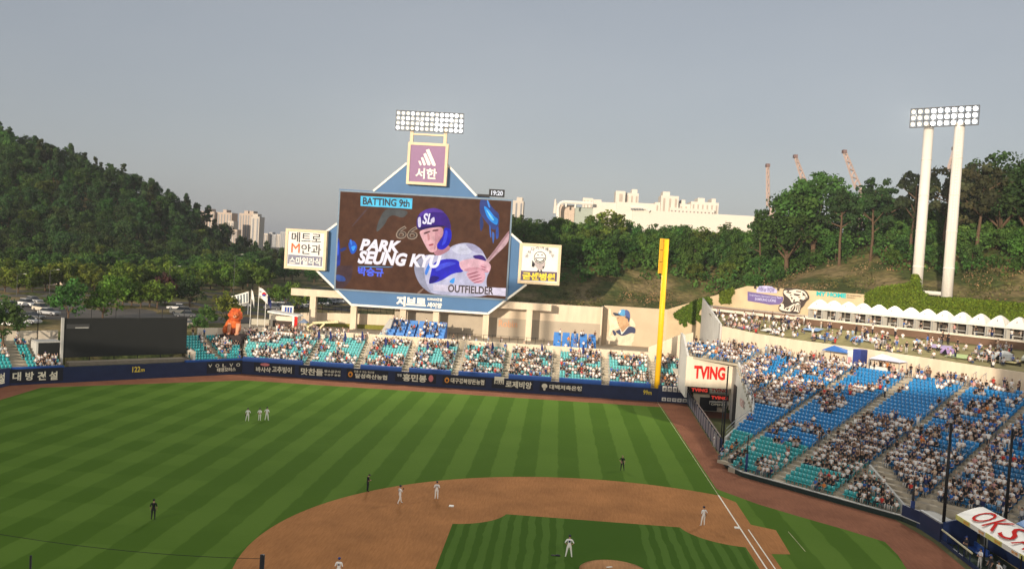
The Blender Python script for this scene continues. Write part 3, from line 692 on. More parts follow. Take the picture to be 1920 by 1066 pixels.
# wall running back from the sign face, seen from the left
MB().prism([(88.3, -2.9, 2.9), (100.4, -3.25, 2.9), (100.4, -3.25, 12.3), (96, -3.1, 12.2), (88.3, -2.9, 9.6)], (0.05, -0.35, 0)).build('side_wall', mat('side_wall_grey', (0.52, 0.50, 0.46), 0.85, 0.08, 0.5), b)
MB().prism([(111.9, 0.9, 1.5), (111.9, -7.2, 1.5), (111.9, -7.2, 11.6), (111.9, -4.5, 10.9), (111.9, 0.9, 8.3)], (0.4, 0, 0)).build('rear_wall', concrete, b)
# recess under the face: back wall, dark openings and boards
MB().box(94.0, 94.3, -12, -5.2, 0, 4.9).build('back_wall', concrete_w, b)
MB().box(93.93, 93.99, -9.2, -6.3, 0.1, 2.3).build('doorway', black, b)
def board(u0, v0, u1, v1, X, m, txt=None, tm=None, name='sign_board', tv=(0.2, 0.8)):
    a = onX(u0, v0, X); c = onX(u1, v1, X); c0 = onX(u1, v0, X); z1 = (a[2]+c0[2])/2; a2 = onX(u0, v1, X); z0 = (a2[2]+c[2])/2
    o = MB().box(X-0.06, X, min(a[1], c[1]), max(a[1], c[1]), min(z0, z1), max(z0, z1)).build(name, m, b)
    if txt: text(txt, (X-0.065, (a[1]+c[1])/2, (z0+z1)/2), RWR, UP, abs(a[1]-c[1])*0.85, abs(z1-z0)*0.6, tm, o, bold=0.04, lift=0.015)
    return o
red_e = emat('red_led', (0.75, 0.05, 0.03), 0.8)
board(1294, 725, 1329, 736, 92.5, black, 'TVING', red_e); board(1331, 726, 1367, 737, 92.4, white, 'TVING', red_l)
board(1331, 740, 1366, 750, 92.4, black, 'TVING', red_e); board(1330, 752, 1368, 758, 92.4, white); board(1331, 754, 1356, 761, 92.3, navy_dark, 'OPEN', cream)
board(1355, 752, 1362, 764, 92.2, white, '17', navy_dark)
board(1368, 732, 1373, 768, 92.0, concrete_w)
# wall of the grandstand facing the bullpen
m = MB()
sw = [(81.5, -9.6), (76, -9.3), (70.5, -8.9), (66, -8.8), (62.5, -8.2), (59.6, -5.3), (57.6, -3.8)]
for P, Q in zip(sw[:-1], sw[1:]):
    z0 = zs(RS.inv((*P, 0))[1])+0.55; z1 = zs(RS.inv((*Q, 0))[1])+0.55
    m.prism([(P[0], P[1], 0), (Q[0], Q[1], 0), (Q[0], Q[1], z1), (P[0], P[1], z0)], (0.1, -0.3, 0))
m.prism([(88.2, -10.2, 0), (81.5, -9.6, 0), (81.5, -9.6, 9.6), (88.2, -10.2, 9.6)], (0.0, -0.3, 0))
m.build('side_wall', mat('side_wall_grey', (0.52, 0.50, 0.46), 0.85, 0.08, 0.5), rs)
MB().box(80.2, 82.2, -9.55, -9.40, 0, 6.3).build('tall_opening', black, rs)
text('KBO', (72.5, -8.90, 5.0), (-1, 0.04, 0), UP, 3.2, 1.1, mat('faded_red', (0.45, 0.22, 0.2), 0.7), rs, bold=0.03, lift=0.12)
m = MB()
for P, Q in zip(sw[:-1], sw[1:]):
    z0 = zs(RS.inv((*P, 0))[1])+0.6; z1 = zs(RS.inv((*Q, 0))[1])+0.6
    for h in (0.5, 1.0): m.tube((P[0], P[1]-0.15, z0+h), (Q[0], Q[1]-0.15, z1+h), 0.035, n=5)
    m.tube((P[0], P[1]-0.15, z0), (P[0], P[1]-0.15, z0+1.0), 0.035, n=5)
m.build('guard_rail', steel, rs)
flat('bullpen_turf', [(100.0, -5.6), (60.2, -4.3), (60.0, -8.5), (94, -11.0), (94, -14), (100, -14)], 0.006, mat('bullpen_turf', (0.10, 0.115, 0.04), 0.9, 0.15, 0.5), 'green artificial turf floor of the bullpen')
flat('bullpen_clay', [(93.8, -6.0), (93.8, -11.5), (87.5, -11.0), (87.5, -6.0)], 0.012, track_d, 'clay strip at the back of the bullpen')
# bullpen fence
f = thing('bullpen_fence', (81, -4.4, 0), 'blue grey bullpen fence of glass panels and posts running away from the field', 'fence')
n_post = 15; A0 = np.array([101.0, -5.25]); A1 = np.array([59.6, -3.7])
for k in range(n_post):
    q = A0+(A1-A0)*k/(n_post-1)
    MB().box(q[0]-0.09, q[0]+0.09, q[1]-0.09, q[1]+0.09, 0, 2.35).build('post', mat('fence_post_navy', (0.015, 0.025, 0.06), 0.5), f)
    if k < n_post-1:
        r = A0+(A1-A0)*(k+1)/(n_post-1); d = r-q
        MB().obox((q[0]+d[0]*.06, q[1]+d[1]*.06, 0.25), (d[0]*0.8, d[1]*0.8, 0), (0, 0.05, 0), (0, 0, 1.8)).build('panel', mat('fence_panel', (0.16, 0.18, 0.22), 0.3, 0.2, 0.6, spec=0.6), f)
MB().tube((101, -5.25, 2.4), (59.6, -3.7, 2.4), 0.09, n=8).build('top_rail', mat('rail_brown', (0.20, 0.16, 0.15), 0.5), f)
# lettered boards right of the pole
bw = thing('outfield_wall', (100.4, -2.7, 0), 'short navy wall right of the yellow pole with two rows of white lettering', 'wall', 'outfield walls')
MB().box(100.3, 100.8, -5.3, -0.02, 0, 2.95).build('wall_padding', navy, bw)
for k in range(5):
    y = -0.75-k*0.9
    for z0, z1 in ((1.95, 2.85), (0.25, 0.85)):
        pl = MB().box(100.25, 100.297, y-0.72, y, z0, z1).build('letter_board', white, bw)
        text('승리의함성'[k], (100.245, y-0.36, (z0+z1)/2), RWR, UP, 0.4, (z1-z0)*0.6, navy_dark, pl, bold=0.03)
# ------------------------------------------------------------------ foul pole
fp = thing('foul_pole', (100.9, 0.25, 0), 'tall yellow foul pole at the right field corner', 'pole')
yel = mat('pole_yellow', (0.82, 0.47, 0.012), 0.45, 0.05, 0.5); yel2 = mat('pole_wing', (0.70, 0.30, 0.01), 0.5, 0.1, 0.5)
MB().tube((100.9, 0.15, 0.0), (100.9, 0.15, 28.4), 0.50, 0.46, n=14).build('pole', yel, fp, smooth=True)
for k in range(3): MB().box(100.85, 100.95, 0.66, 1.22, 22.4+2.05*k, 24.35+2.05*k).build('wing_panel', yel2, fp)
MB().tube((100.9, 1.22, 22.3), (100.9, 1.22, 28.4), 0.06, n=6).build('wing_rail', yel, fp)
# ------------------------------------------------------------------ net poles
def net_pole(x, y, z0, z1, r, label, pad=None, lean=(0, 0)):
    t = thing('net_pole', (x, y, z0), label, 'pole', 'black safety net poles')
    MB().tube((x, y, z0), (x+lean[0], y+lean[1], z1), r, r*0.8, n=10).build('pole', black, t, smooth=True)
    if pad: MB().tube((x, y, z0), (x, y, pad), r*2.0, n=10).build('padding', mat('navy_padding', (0.012, 0.03, 0.13), 0.5), t, smooth=True)
    else: MB().box(x-0.25, x+0.25, y-0.25, y+0.25, z0, z0+0.03).build('base_plate', steel, t)
    return t
def z_at(x, y, v):
    lo, hi = -5, 120
    for _ in range(50):
        md_ = (lo+hi)/2; d = np.array([x, y, md_])-CAM
        if 533-FPX*(d@CU)/(d@CF) > v: lo = md_
        else: hi = md_
    return lo
net_pole(27.6, -18.8, 0.0, z_at(27.6, -18.8, 792), 0.16, 'black net pole rising at the left end of the dugout')
net_pole(27.6, -24.4, 1.6, z_at(27.6, -24.4, 803), 0.15, 'black net pole at the right picture edge, behind the dugout roof')
net_pole(33.2, -18.1, 0.0, z_at(33.2, -18.1, 895), 0.11, 'short net pole with navy padding left of the dugout', 2.3)
net_pole(48.9, -4.9, 0.0, z_at(48.9, -4.9, 815), 0.08, 'thin net pole with navy padding at the corner of the stand wall', 2.6)
net_pole(59.3, -4.0, 0.0, z_at(59.3, -4.0, 686), 0.12, 'tall black net pole at the near end of the bullpen fence')
net_pole(62.5, -4.3, 0.0, z_at(62.5, -4.3, 748), 0.09, 'black net pole standing just inside the bullpen fence', 1.6)
net_pole(-19.0, 30.95, 0.0, 10.6, 0.14, 'black net pole top at the bottom edge, over the infield clay')
net_pole(-19.0, 41.6, 0.0, 9.75, 0.06, 'thin black pole top in the bottom left corner')
m = MB(); P0 = np.array([-19.0, 30.95, 10.42]); P1 = np.array([-19.0, 43.2, 10.62]); prev = P0
for k in range(1, 13):
    t = k/12; q = P0+(P1-P0)*t; q = q-np.array([0, 0, 0.22*4*t*(1-t)]); m.tube(prev, q, 0.012, n=4, caps=False); prev = q
tag(m.build('net_cable', black), 'thin dark cable strung from the bottom net pole to the left edge', 'cable')
# ------------------------------------------------------------------ dugout
dg_ = thing('dugout', (20, -20.5, 0), 'dugout with white roof carrying large red letters and a yellow fascia', 'dugout')
fl_, fr_ = np.array([26.15, -19.25]), np.array([2.0, -20.2]); bl_, br_ = np.array([26.4, -20.9]), np.array([2.3, -24.0])
def roofpt(t, k):   # t along the front 0..1, k 0 front 1 back
    a = fl_+(fr_-fl_)*t; b_ = np.array([27.6, -22.3])+(np.array([2.3, -24.0])-np.array([27.6, -22.3]))*t
    q = a+(b_-a)*k; return np.array([q[0], q[1], 3.05+0.55*math.sin(k*math.pi*0.55)])
m = MB(); K = 8
for k in range(K):
    m.add([roofpt(0, k/K), roofpt(1, k/K), roofpt(1, (k+1)/K), roofpt(0, (k+1)/K)], [(0, 1, 2, 3)])
m.add([roofpt(0, k/K)-np.array([0, 0, 0.08]) for k in range(K+1)]+[roofpt(0, k/K) for k in range(K+1)], [(k, k+1, K+2+k, K+1+k) for k in range(K)])
m.build('roof', white, dg_, smooth=False)
yb = mat('fascia_yellow', (0.62, 0.58, 0.18), 0.6); segs = 9
for k in range(segs):
    a = fl_+(fr_-fl_)*k/segs; c_ = fl_+(fr_-fl_)*(k+1)/segs; d = c_-a
    pn = MB().obox((a[0], a[1]+0.03, 2.66), (d[0]*0.995, d[1]*0.995, 0), (0, -0.05, 0), (0, 0, 0.42)).build('fascia_panel', yb if k % 2 == 0 else white, dg_)
    mid = (a+c_)/2; Rv = np.array([d[0], d[1], 0])
    text('저축은행', (mid[0]-d[0]*0.22, mid[1]+0.03, 2.87), Rv, UP, np.linalg.norm(d)*0.40, 0.2, navy_dark, pn, bold=0.01, lift=0.02)
    text('읏맨', (mid[0]+d[0]*0.24, mid[1]+0.03, 2.87), Rv, UP, np.linalg.norm(d)*0.36, 0.26, mat('orange_logo', (0.75, 0.30, 0.03)), pn, bold=0.03, lift=0.02)
# red letters lie on the roof, read along it
for k, ch in enumerate('OKSAVINGS'):
    t = 0.105+k*0.098; q0 = roofpt(t, 0.06); q1 = roofpt(t, 0.92); Rv = np.array([fr_[0]-fl_[0], fr_[1]-fl_[1], 0.0]); Uv = q1-q0
    text(ch, (q0+q1)/2+np.array([0, 0, 0.16]), Rv, Uv, 1.95, np.linalg.norm(Uv)*0.9, red_l, dg_, bold=0.0, lift=0.0)
ps = MB(); ps.prism([(27.4, -18.7, 0), (26.6, -21.5, 0), (26.6, -21.5, 3.0), (27.4, -18.7, 1.9)], (0.2, 0, 0)); ps.build('side_wall', mat('navy_paint', (0.012, 0.03, 0.11), 0.5), dg_)
MB().obox((26.4, -22.4, 0), (-24, -1.2, 0), (0, -0.2, 0), (0, 0, 3.0)).build('back_wall', mat('navy_paint', (0.012, 0.03, 0.11)), dg_)
MB().obox((27.3, -18.55, 0), (-25, 0.6, 0), (0, -0.15, 0), (0, 0, 0.35)).build('front_wall', navy, dg_)
MB().tube((27.3, -18.6, 1.25), (20.6, -18.35, 1.25), 0.09, n=8).build('padded_rail', mat('rail_cream', (0.50, 0.46, 0.30), 0.6), dg_)
for k in range(6):
    x = 27.2-k*1.25; MB().tube((x, -18.6+0.037*(27.3-x), 0.3), (x, -18.6+0.037*(27.3-x), 1.2), 0.05, n=6).build('rail_post', navy, dg_)
MB().box(25.2, 22.5, -20.6, -20.0, 0.42, 0.52).build('bench_seat', blue_rail, dg_); MB().box(25.2, 22.5, -20.75, -20.6, 0.5, 1.0).build('bench_back', blue_rail, dg_)
MB().box(27.0, 2, -22.4, -18.7, 0.0, 0.04).build('floor', mat('dugout_floor', (0.03, 0.05, 0.03), 0.9), dg_)
for x in (21, 15, 9, 3): MB().tube((x, -19.6, 0), (x, -19.6, 3.0), 0.06, n=6).build('roof_post', black, dg_)
for k in range(3):
    ch_ = thing('folding_chair', (21.2-k*2.3, -20.1, 0.04), 'grey folding chair inside the dark dugout, %s from the railing end' % ORD[k], 'chair', 'folding chairs in the dugout')
    x = 21.2-k*2.3
    MB().box(x-.22, x+.22, -20.3, -19.9, 0.46, 0.5).build('seat', steel, ch_); MB().box(x-.22, x+.22, -20.34, -20.3, 0.62, 0.95).build('backrest', steel, ch_)
    for sx in (-.2, .2):
        MB().tube((x+sx, -19.95, 0.04), (x+sx, -20.3, 0.9), 0.018, n=5).build('leg', steel, ch_); MB().tube((x+sx, -20.3, 0.04), (x+sx, -19.95, 0.48), 0.018, n=5).build('leg', steel, ch_)
# padded wall between stand and dugout with a tall framed board
w = thing('padded_wall', (30, -18.5, 0), 'navy padded wall between the grandstand corner and the dugout', 'wall')
m = MB(); wallrun((34.0, -17.6), (31.6, -18.45), 0, 1.7, 0.25, m); wallrun((31.6, -18.45), (27.5, -18.75), 0, 1.75, 0.25, m); m.build('wall_padding', navy, w)
m = MB(); wallrun((31.6, -18.45), (27.5, -18.75), 1.76, 1.9, 0.3, m); m.build('top_rail', steel, w)
for k in range(2):
    z = 0.35+k*0.7; q = np.array([33.75, -17.62]); MB().obox((q[0], q[1], z), (-0.85, -0.30, 0), (0.02, 0.05, 0), (0, 0, 0.55)).build('white_board', white, w)
# concrete apron behind that wall
tag(MB().add([(31.5, -18.8, 1.0), (27.8, -19.1, 1.0), (27.8, -22.4, 1.0), RS.p(-21, 3.1, 1.0), RS.p(-19, 1.2, 1.0)], [(0, 4, 3, 2, 1)]).build('apron', concrete_g), 'grey concrete apron behind the padded wall', kind='structure')
tag(MB().obox((28.2, -22.5, 0.0), (-26, -1.6, 0), (0.2, -0.3, 0), (0, 0, 3.35)).build('parapet', mat('parapet_grey', (0.33, 0.34, 0.34), 0.8)), 'grey concrete parapet behind the dugout roof', 'wall')
cv = MB(); cv.obox((23.5, -23.3, 3.3), (-20, -1.3, 0), (0.1, -0.9, 0.45), (0, 0, 0.05)); tag(cv.build('tarpaulin', mat('tarp_blue', (0.10, 0.24, 0.5), 0.5)), 'light blue tarpaulin laid along the parapet behind the dugout roof', 'tarpaulin')
# ------------------------------------------------------------------ concourse, canopy and scoreboard
tag(MB().add([(111.4, -6, 6.3), (134.2, -6, 6.3), (134.2, 62, 6.3), (128, 84, 6.3), (111.4, 84, 6.3), (111.4, -6, 2.0), (111.4, 84, 2.0)], [(0, 1, 2, 3, 4), (0, 4, 6, 5)]).build('concourse_floor', mat('concourse_paving', (0.46, 0.38, 0.27), 0.9, 0.1, 0.4)), 'tan paved concourse behind the right field bleachers', kind='structure')
w = thing('parapet_wall', (111, 30, 2), 'long beige parapet between the outfield bleachers and the concourse', 'wall')
for k in range(8):
    y1 = 60.0-k*7.9; MB().box(110.35, 110.7, y1-7.89, y1, 4.0, 7.55).build('wall_panel', concrete, w)
w = thing('parapet_wall', (111, 67, 2), 'low pale parapet behind the left end of the bleachers', 'wall')
MB().box(110.35, 110.7, 60.3, 74, 4.0, 6.9).build('wall_panel', concrete_w, w)
# walls at the back of the concourse
w = thing('back_wall', (134, 30, 6), 'high beige wall at the back of the concourse, under the scoreboard', 'wall')
for k in range(6):
    y1 = 53.0-k*7.4; MB().box(134.0, 134.4, y1-7.39, y1, 6.0, 14.0).build('wall_panel', concrete, w)
MB().box(133.9, 133.99, 9, 53, 6.3, 10.4).build('wall_dado', mat('wall_tan', (0.45, 0.38, 0.29), 0.85, 0.06, 0.4), w)
w = thing('back_wall', (134, 64, 6), 'lower beige wall left of the scoreboard columns with a grass strip', 'wall')
MB().prism([(134, 53.1, 6.0), (134, 76, 6.0), (134, 76, 8.6), (134, 66, 9.2), (134, 53.1, 9.6)], (0.4, 0, 0)).build('wall_panel', concrete, w)
MB().prism([(133.2, 53.1, 6.3), (133.2, 72, 6.3), (133.2, 72, 6.9), (133.2, 53.1, 7.3)], (0.7, 0, 0)).build('planter', mat('planter_green', (0.20, 0.19, 0.03), 0.9), w)
fn = MB()
for k in range(16): fn.tube((134.2, 53.4+k*1.4, 9.0), (134.2, 53.4+k*1.4, 10.7), 0.04, n=4)
fn.tube((134.2, 53.2, 10.65), (134.2, 74.6, 10.4), 0.04, n=4); fn.tube((134.2, 53.2, 10.0), (134.2, 74.6, 9.8), 0.04, n=4)
fn.build('railing', black, w)
# wall with the painted portrait
w = mural = thing('back_wall', (134, 1, 6), 'beige wall with a painted portrait of a person in a blue cap', 'wall')
pw = mat('portrait_wall', (0.60, 0.47, 0.32), 0.85, 0.08, 0.3)
MB().box(133.2, 133.6, -6.2, 8.55, 5.0, 14.45).build('wall_panel', pw, w)
MB().prism([(133.6, 8.6, 5.5), (129.5, 9.0, 5.5), (129.5, 9.0, 14.3), (133.6, 8.6, 14.3)], (0, 0.3, 0)).build('wall_pier', concrete, w)
PO = ((133.19, 0, 0), (1, 0, 0))
def pp(pts, m, name, lift=0.0): return mpoly(pts, m, name, lift, 8.885, (1110, 560), mural, PO, soft=2)
pp([(280, 160), (310, 160), (320, 290), (400, 300), (430, 400), (470, 480), (330, 520), (300, 620), (270, 610), (300, 480), (270, 300)], mat('mural_cream', (0.78, 0.68, 0.48), 0.8), 'painted_halo')
pp([(640, 300), (690, 370), (725, 430), (720, 470), (620, 450)], mat('mural_cream', (0.78, 0.68, 0.48)), 'painted_halo')
pp([(225, 640), (300, 610), (360, 600), (440, 580), (490, 615), (560, 600), (690, 560), (720, 590), (690, 640), (700, 700), (660, 730), (660, 810), (450, 830), (350, 900), (240, 830)], mat('mural_cream2', (0.72, 0.60, 0.44), 0.8, 0.15, 1.0), 'painted_jersey')
pp([(420, 290), (560, 290), (615, 300), (610, 390), (560, 450), (520, 505), (470, 480), (440, 440), (425, 390), (412, 340)], mat('mural_skin', (0.58, 0.36, 0.20), 0.8, 0.15, 2.0), 'painted_face', 0.06)
pp([(470, 470), (560, 430), (610, 400), (620, 440), (540, 510), (500, 560), (475, 510)], mat('mural_skin2', (0.48, 0.29, 0.16), 0.8), 'painted_neck', 0.09)
pp([(550, 290), (612, 290), (632, 330), (610, 400), (595, 330), (555, 315)], mat('mural_navy', (0.05, 0.06, 0.12), 0.8), 'painted_hair', 0.12)
pp([(385, 540), (470, 500), (490, 590), (610, 450), (725, 475), (720, 580), (650, 560), (560, 600), (490, 618), (420, 570)], mat('mural_navy', (0.05, 0.06, 0.12)), 'painted_shirt', 0.12)
pp([(330, 520), (370, 520), (410, 590), (370, 620)], mat('mural_navy', (0.05, 0.06, 0.12)), 'painted_sleeve', 0.12)
pp([(470, 500), (482, 500), (497, 575), (600, 455), (615, 455), (500, 592), (486, 592)], white, 'painted_collar', 0.16)
pp([(345, 240), (360, 225), (430, 240), (540, 285), (430, 280), (380, 280)], mat('mural_cap_dark', (0.05, 0.06, 0.09), 0.8), 'painted_cap_brim', 0.16)
pp([(430, 245), (450, 200), (490, 175), (550, 170), (550, 290), (500, 285)], mat('mural_blue', (0.10, 0.33, 0.60), 0.8), 'painted_cap', 0.19)
pp([(550, 170), (600, 190), (630, 240), (632, 330), (600, 300), (550, 290)], mat('mural_blue_d', (0.08, 0.12, 0.30), 0.8), 'painted_cap', 0.19)
pp([(440, 225), (470, 190), (490, 200), (460, 240)], white, 'painted_emblem', 0.22)
pp([(415, 320), (445, 315), (445, 323), (417, 328)], mat('mural_navy', (0.05, 0.06, 0.12)), 'painted_eye', 0.12)
pp([(425, 392), (452, 388), (450, 400), (430, 404)], mat('mural_cap_dark', (0.05, 0.06, 0.09)), 'painted_mouth', 0.12)
# canopy beam on columns
cn = thing('concourse_canopy', (129.5, 47, 6.3), 'beige concrete beam on tall columns below and behind the scoreboard', 'canopy')
by0 = onX(1034, 572, 129.6)[1]; by1 = onX(546, 541, 129.6)[1]
MB().box(129.6, 131.4, by0, by1, 12.75, 14.2).build('beam', concrete, cn)
for u in (585, 662, 755, 817, 911, 992):
    y = onX(u, 600, 129.9)[1]; MB().box(129.75, 131.2, y-0.62, y+0.62, 6.3, 12.75).build('column', concrete, cn)
# scoreboard
XS = 128.4
sb = thing('scoreboard', (XS, 46, 11), 'huge blue scoreboard with lit screen, side signs and a lamp rack on top', 'scoreboard')
blue_p = mat('scoreboard_blue', (0.055, 0.145, 0.30), 0.55, 0.06, 0.25)
out_px = [(636, 354), (700, 358), (763, 306), (839, 309), (893, 367), (961, 376), (958, 438), (992, 468), (987, 533), (915, 587.5), (659, 571), (589, 502), (600, 443), (632, 419)]
OUT = [onX(u, v, XS) for u, v in out_px]
MB().prism(OUT, (1.0, 0, 0)).build('panel', blue_p, sb)
def strip(P, Q, wd, m, parent, name, X0=0.05, X1=0.10):
    P = np.array(P); Q = np.array(Q); d = (Q-P)/np.linalg.norm(Q-P); nn = np.cross(d, (1, 0, 0))*wd/2
    return MB().obox(P-nn-np.array([X0+X1, 0, 0]), Q-P, nn*2, (X1, 0, 0)).build(name, m, parent)
for i, j in ((1, 2), (3, 4), (6, 7), (8, 9), (9, 10), (10, 11), (12, 13)): strip(OUT[i], OUT[j], 0.42, white, sb, 'edge_trim')
sy1 = onX(634.5, 450, XS)[1]; sy0 = onX(953.5, 468, XS)[1]; sz1 = onX(797, 368, XS)[2]; sz0 = onX(789, 550, XS)[2]
MB().box(XS-0.35, XS, sy0-0.35, sy1+0.35, sz0-0.35, sz1+0.35).build('screen_frame', mat('frame_greyblue', (0.14, 0.20, 0.27), 0.5), sb)
scr = MB().box(XS-0.40, XS-0.352, sy0, sy1, sz0, sz1).build('screen', smat('screen_brown', (0.100, 0.040, 0.021)), sb)
SO = (np.array([XS-0.401, 0, 0]), np.array([1.0, 0, 0]))
LAY = [0]
def sp(pts, col, name='screen_image', st=1.0, soft=2):
    if soft: pts = chaikin(pts, soft)
    LAY[0] += 1; m = smat('screen_%d_%d_%d' % tuple(int(c*255) for c in col)+'s', col)
    O = SO[0]-np.array([0.006*LAY[0], 0, 0]); Q = []
    for x, y in pts:
        q = onPl(600+x/4.1, 340+y/4.1, O, SO[1]); q[1] = min(max(q[1], sy0+0.02), sy1-0.02); q[2] = min(max(q[2], sz0+0.02), sz1-0.02); Q.append(q)
    Q = [q for i, q in enumerate(Q) if np.linalg.norm(q-Q[i-1]) > 1e-4]
    o = MB().sheet(Q).build(name, m, scr); return o
def stx(s, x0, y0, x1, y1, col, bold=0.03, shear=0.0, st=1.0):
    LAY[0] += 1; m = emat('screen_%d_%d_%d' % tuple(int(c*255) for c in col)+('x%.1f' % st), col, st)
    return ptext(s, 600+x0/4.1, 340+y0/4.1, 600+x1/4.1, 340+y1/4.1, SO[0], SO[1], RWR, m, scr, bold, shear, lift=0.006*LAY[0])
def L(r, g, b_): return tuple(((c/255+0.055)/1.055)**2.4 if c > 10 else c/255/12.92 for c in (r, g, b_))
sp([(480, 240), (520, 205), (690, 225), (640, 285), (560, 255), (520, 280), (500, 330), (430, 400), (440, 330)], L(84, 84, 82))
sp([(130, 430), (150, 440), (160, 640), (120, 700)], L(40, 60, 150)); sp([(215, 470), (260, 450), (290, 500), (270, 550), (240, 560), (225, 520)], L(40, 90, 190)); sp([(235, 500), (280, 490), (255, 545)], L(60, 150, 230))
sp([(120, 640), (200, 650), (260, 640), (240, 760), (170, 830), (118, 830)], L(78, 56, 58)); sp([(120, 710), (190, 730), (200, 770), (120, 765)], L(60, 85, 150))
sp([(1230, 130), (1290, 150), (1340, 220), (1380, 250), (1375, 350), (1330, 380), (1270, 300), (1225, 240)], L(58, 72, 130))
sp([(1255, 180), (1300, 215), (1340, 270), (1372, 290), (1362, 340), (1320, 315), (1280, 270)], L(50, 150, 235)); sp([(1270, 205), (1300, 240), (1345, 300), (1320, 300)], L(130, 215, 245))
sp([(1320, 380), (1345, 400), (1330, 500)], L(70, 110, 180)); sp([(1225, 300), (1240, 250), (1262, 330), (1235, 400)], L(50, 62, 110)); sp([(1350, 360), (1372, 340), (1375, 430), (1352, 450)], L(60, 90, 170)); sp([(1280, 140), (1296, 150), (1312, 205), (1296, 200)], L(80, 150, 230)); sp([(1300, 330), (1312, 340), (1318, 440), (1306, 420)], L(64, 110, 190)); sp([(130, 450), (142, 470), (146, 560), (132, 580)], L(50, 90, 220)); sp([(150, 520), (200, 500), (205, 520), (160, 545)], L(44, 58, 120)); sp([(225, 455), (238, 440), (250, 470), (240, 500)], L(70, 130, 230)); sp([(370, 190), (385, 195), (250, 350), (240, 345)], L(88, 66, 66)); sp([(740, 860), (790, 820), (800, 825), (760, 866)], L(150, 120, 100))
stx('66', 585, 342, 752, 445, L(150, 128, 108), 0.03, 0.15); stx('66', 594, 350, 744, 437, L(62, 40, 28), -0.005, 0.15)
# figure of the batter on the screen
sp([(720, 650), (760, 590), (830, 560), (890, 572), (960, 552), (1010, 495), (1100, 470), (1180, 478), (1240, 520), (1285, 600), (1310, 680), (1280, 740), (1280, 800), (1305, 890), (870, 872), (780, 810), (735, 730)], L(196, 192, 214))
sp([(720, 650), (760, 590), (800, 575), (800, 700), (820, 800), (870, 872), (780, 810), (735, 730)], L(160, 158, 176)); sp([(1000, 520), (1080, 480), (1190, 490), (1160, 560), (1060, 560)], L(215, 212, 228))
sp([(1165, 570), (1250, 560), (1290, 620), (1200, 600)], L(62, 38, 120)); sp([(1110, 475), (1180, 478), (1240, 520), (1265, 560), (1170, 540)], L(170, 164, 190))
sp([(870, 548), (905, 520), (990, 485), (1005, 520), (960, 552), (900, 575)], L(190, 130, 140))
sp([(762, 380), (850, 355), (945, 348), (950, 410), (915, 455), (897, 500), (905, 525), (870, 548), (838, 540), (808, 490), (772, 415)], L(232, 176, 178))
sp([(880, 365), (945, 350), (950, 410), (915, 455), (897, 500), (870, 540), (885, 450)], L(205, 146, 152))
sp([(795, 395), (845, 378), (850, 388), (800, 408)], L(96, 56, 58)); sp([(862, 372), (910, 368), (912, 380), (866, 385)], L(96, 56, 58)); sp([(822, 398), (840, 400), (846, 450), (828, 458)], L(206, 140, 140)); sp([(832, 486), (872, 476), (874, 488), (842, 498)], L(176, 78, 88))
sp([(744, 355), (742, 290), (765, 245), (820, 212), (880, 203), (935, 220), (975, 260), (1000, 310), (1010, 372), (960, 345), (940, 348), (850, 354), (770, 376)], L(62, 30, 128))
sp([(820, 212), (880, 203), (935, 220), (960, 245), (880, 232), (800, 250), (765, 280), (765, 245)], L(92, 58, 160)); sp([(770, 376), (745, 356), (850, 340), (945, 332), (960, 346), (850, 356)], L(40, 18, 88))
sp([(750, 280), (775, 268), (778, 350), (755, 355)], L(225, 215, 240)); sp([(850, 290), (880, 268), (882, 318), (850, 318)], L(225, 215, 240))
stx('SL', 790, 245, 862, 330, L(235, 228, 245), 0.03, 0.2)
sp([(960, 350), (1009, 368), (1013, 430), (990, 490), (950, 525), (908, 522), (896, 485), (925, 452), (945, 420), (952, 370)], L(36, 36, 190)); sp([(965, 370), (985, 385), (970, 470), (930, 500), (950, 440)], L(64, 76, 225))
sp([(868, 625), (960, 592), (1068, 600), (1078, 665), (1110, 695), (1020, 705), (930, 765), (832, 792), (852, 705)], L(48, 44, 190)); sp([(900, 640), (1000, 615), (1060, 630), (960, 660), (880, 700)], L(76, 84, 220)); sp([(832, 792), (850, 720), (930, 735), (880, 775)], L(40, 28, 120))
sp([(985, 770), (1040, 730), (1030, 790)], L(70, 160, 235)); sp([(800, 700), (850, 600), (862, 610), (820, 730)], L(70, 130, 220))
sp([(1234, 640), (1290, 598), (1456, 368), (1455, 468), (1315, 600), (1262, 668)], L(206, 166, 168)); sp([(1290, 598), (1456, 368), (1456, 400), (1300, 610)], L(176, 134, 138))
sp([(1066, 612), (1180, 588), (1290, 615), (1318, 650), (1300, 705), (1200, 688), (1110, 692), (1078, 668)], L(238, 184, 192)); sp([(1110, 670), (1200, 655), (1290, 680), (1300, 705), (1200, 690), (1110, 692)], L(214, 152, 162))
sp([(1118, 700), (1200, 672), (1262, 690), (1276, 735), (1250, 784), (1185, 782), (1140, 745)], L(226, 166, 176)); sp([(1228, 640), (1258, 632), (1285, 655), (1275, 690), (1240, 690)], L(226, 166, 176))
for q in ([(1132, 712), (1215, 690), (1218, 697), (1136, 722)], [(1146, 735), (1232, 712), (1234, 719), (1150, 745)], [(1162, 757), (1244, 735), (1245, 742), (1166, 767)], [(1180, 776), (1246, 759), (1246, 766), (1184, 784)], [(1240, 648), (1276, 660), (1274, 666), (1238, 655)], [(1240, 668), (1274, 678), (1272, 684), (1240, 675)]): sp(q, L(164, 92, 106), soft=1)
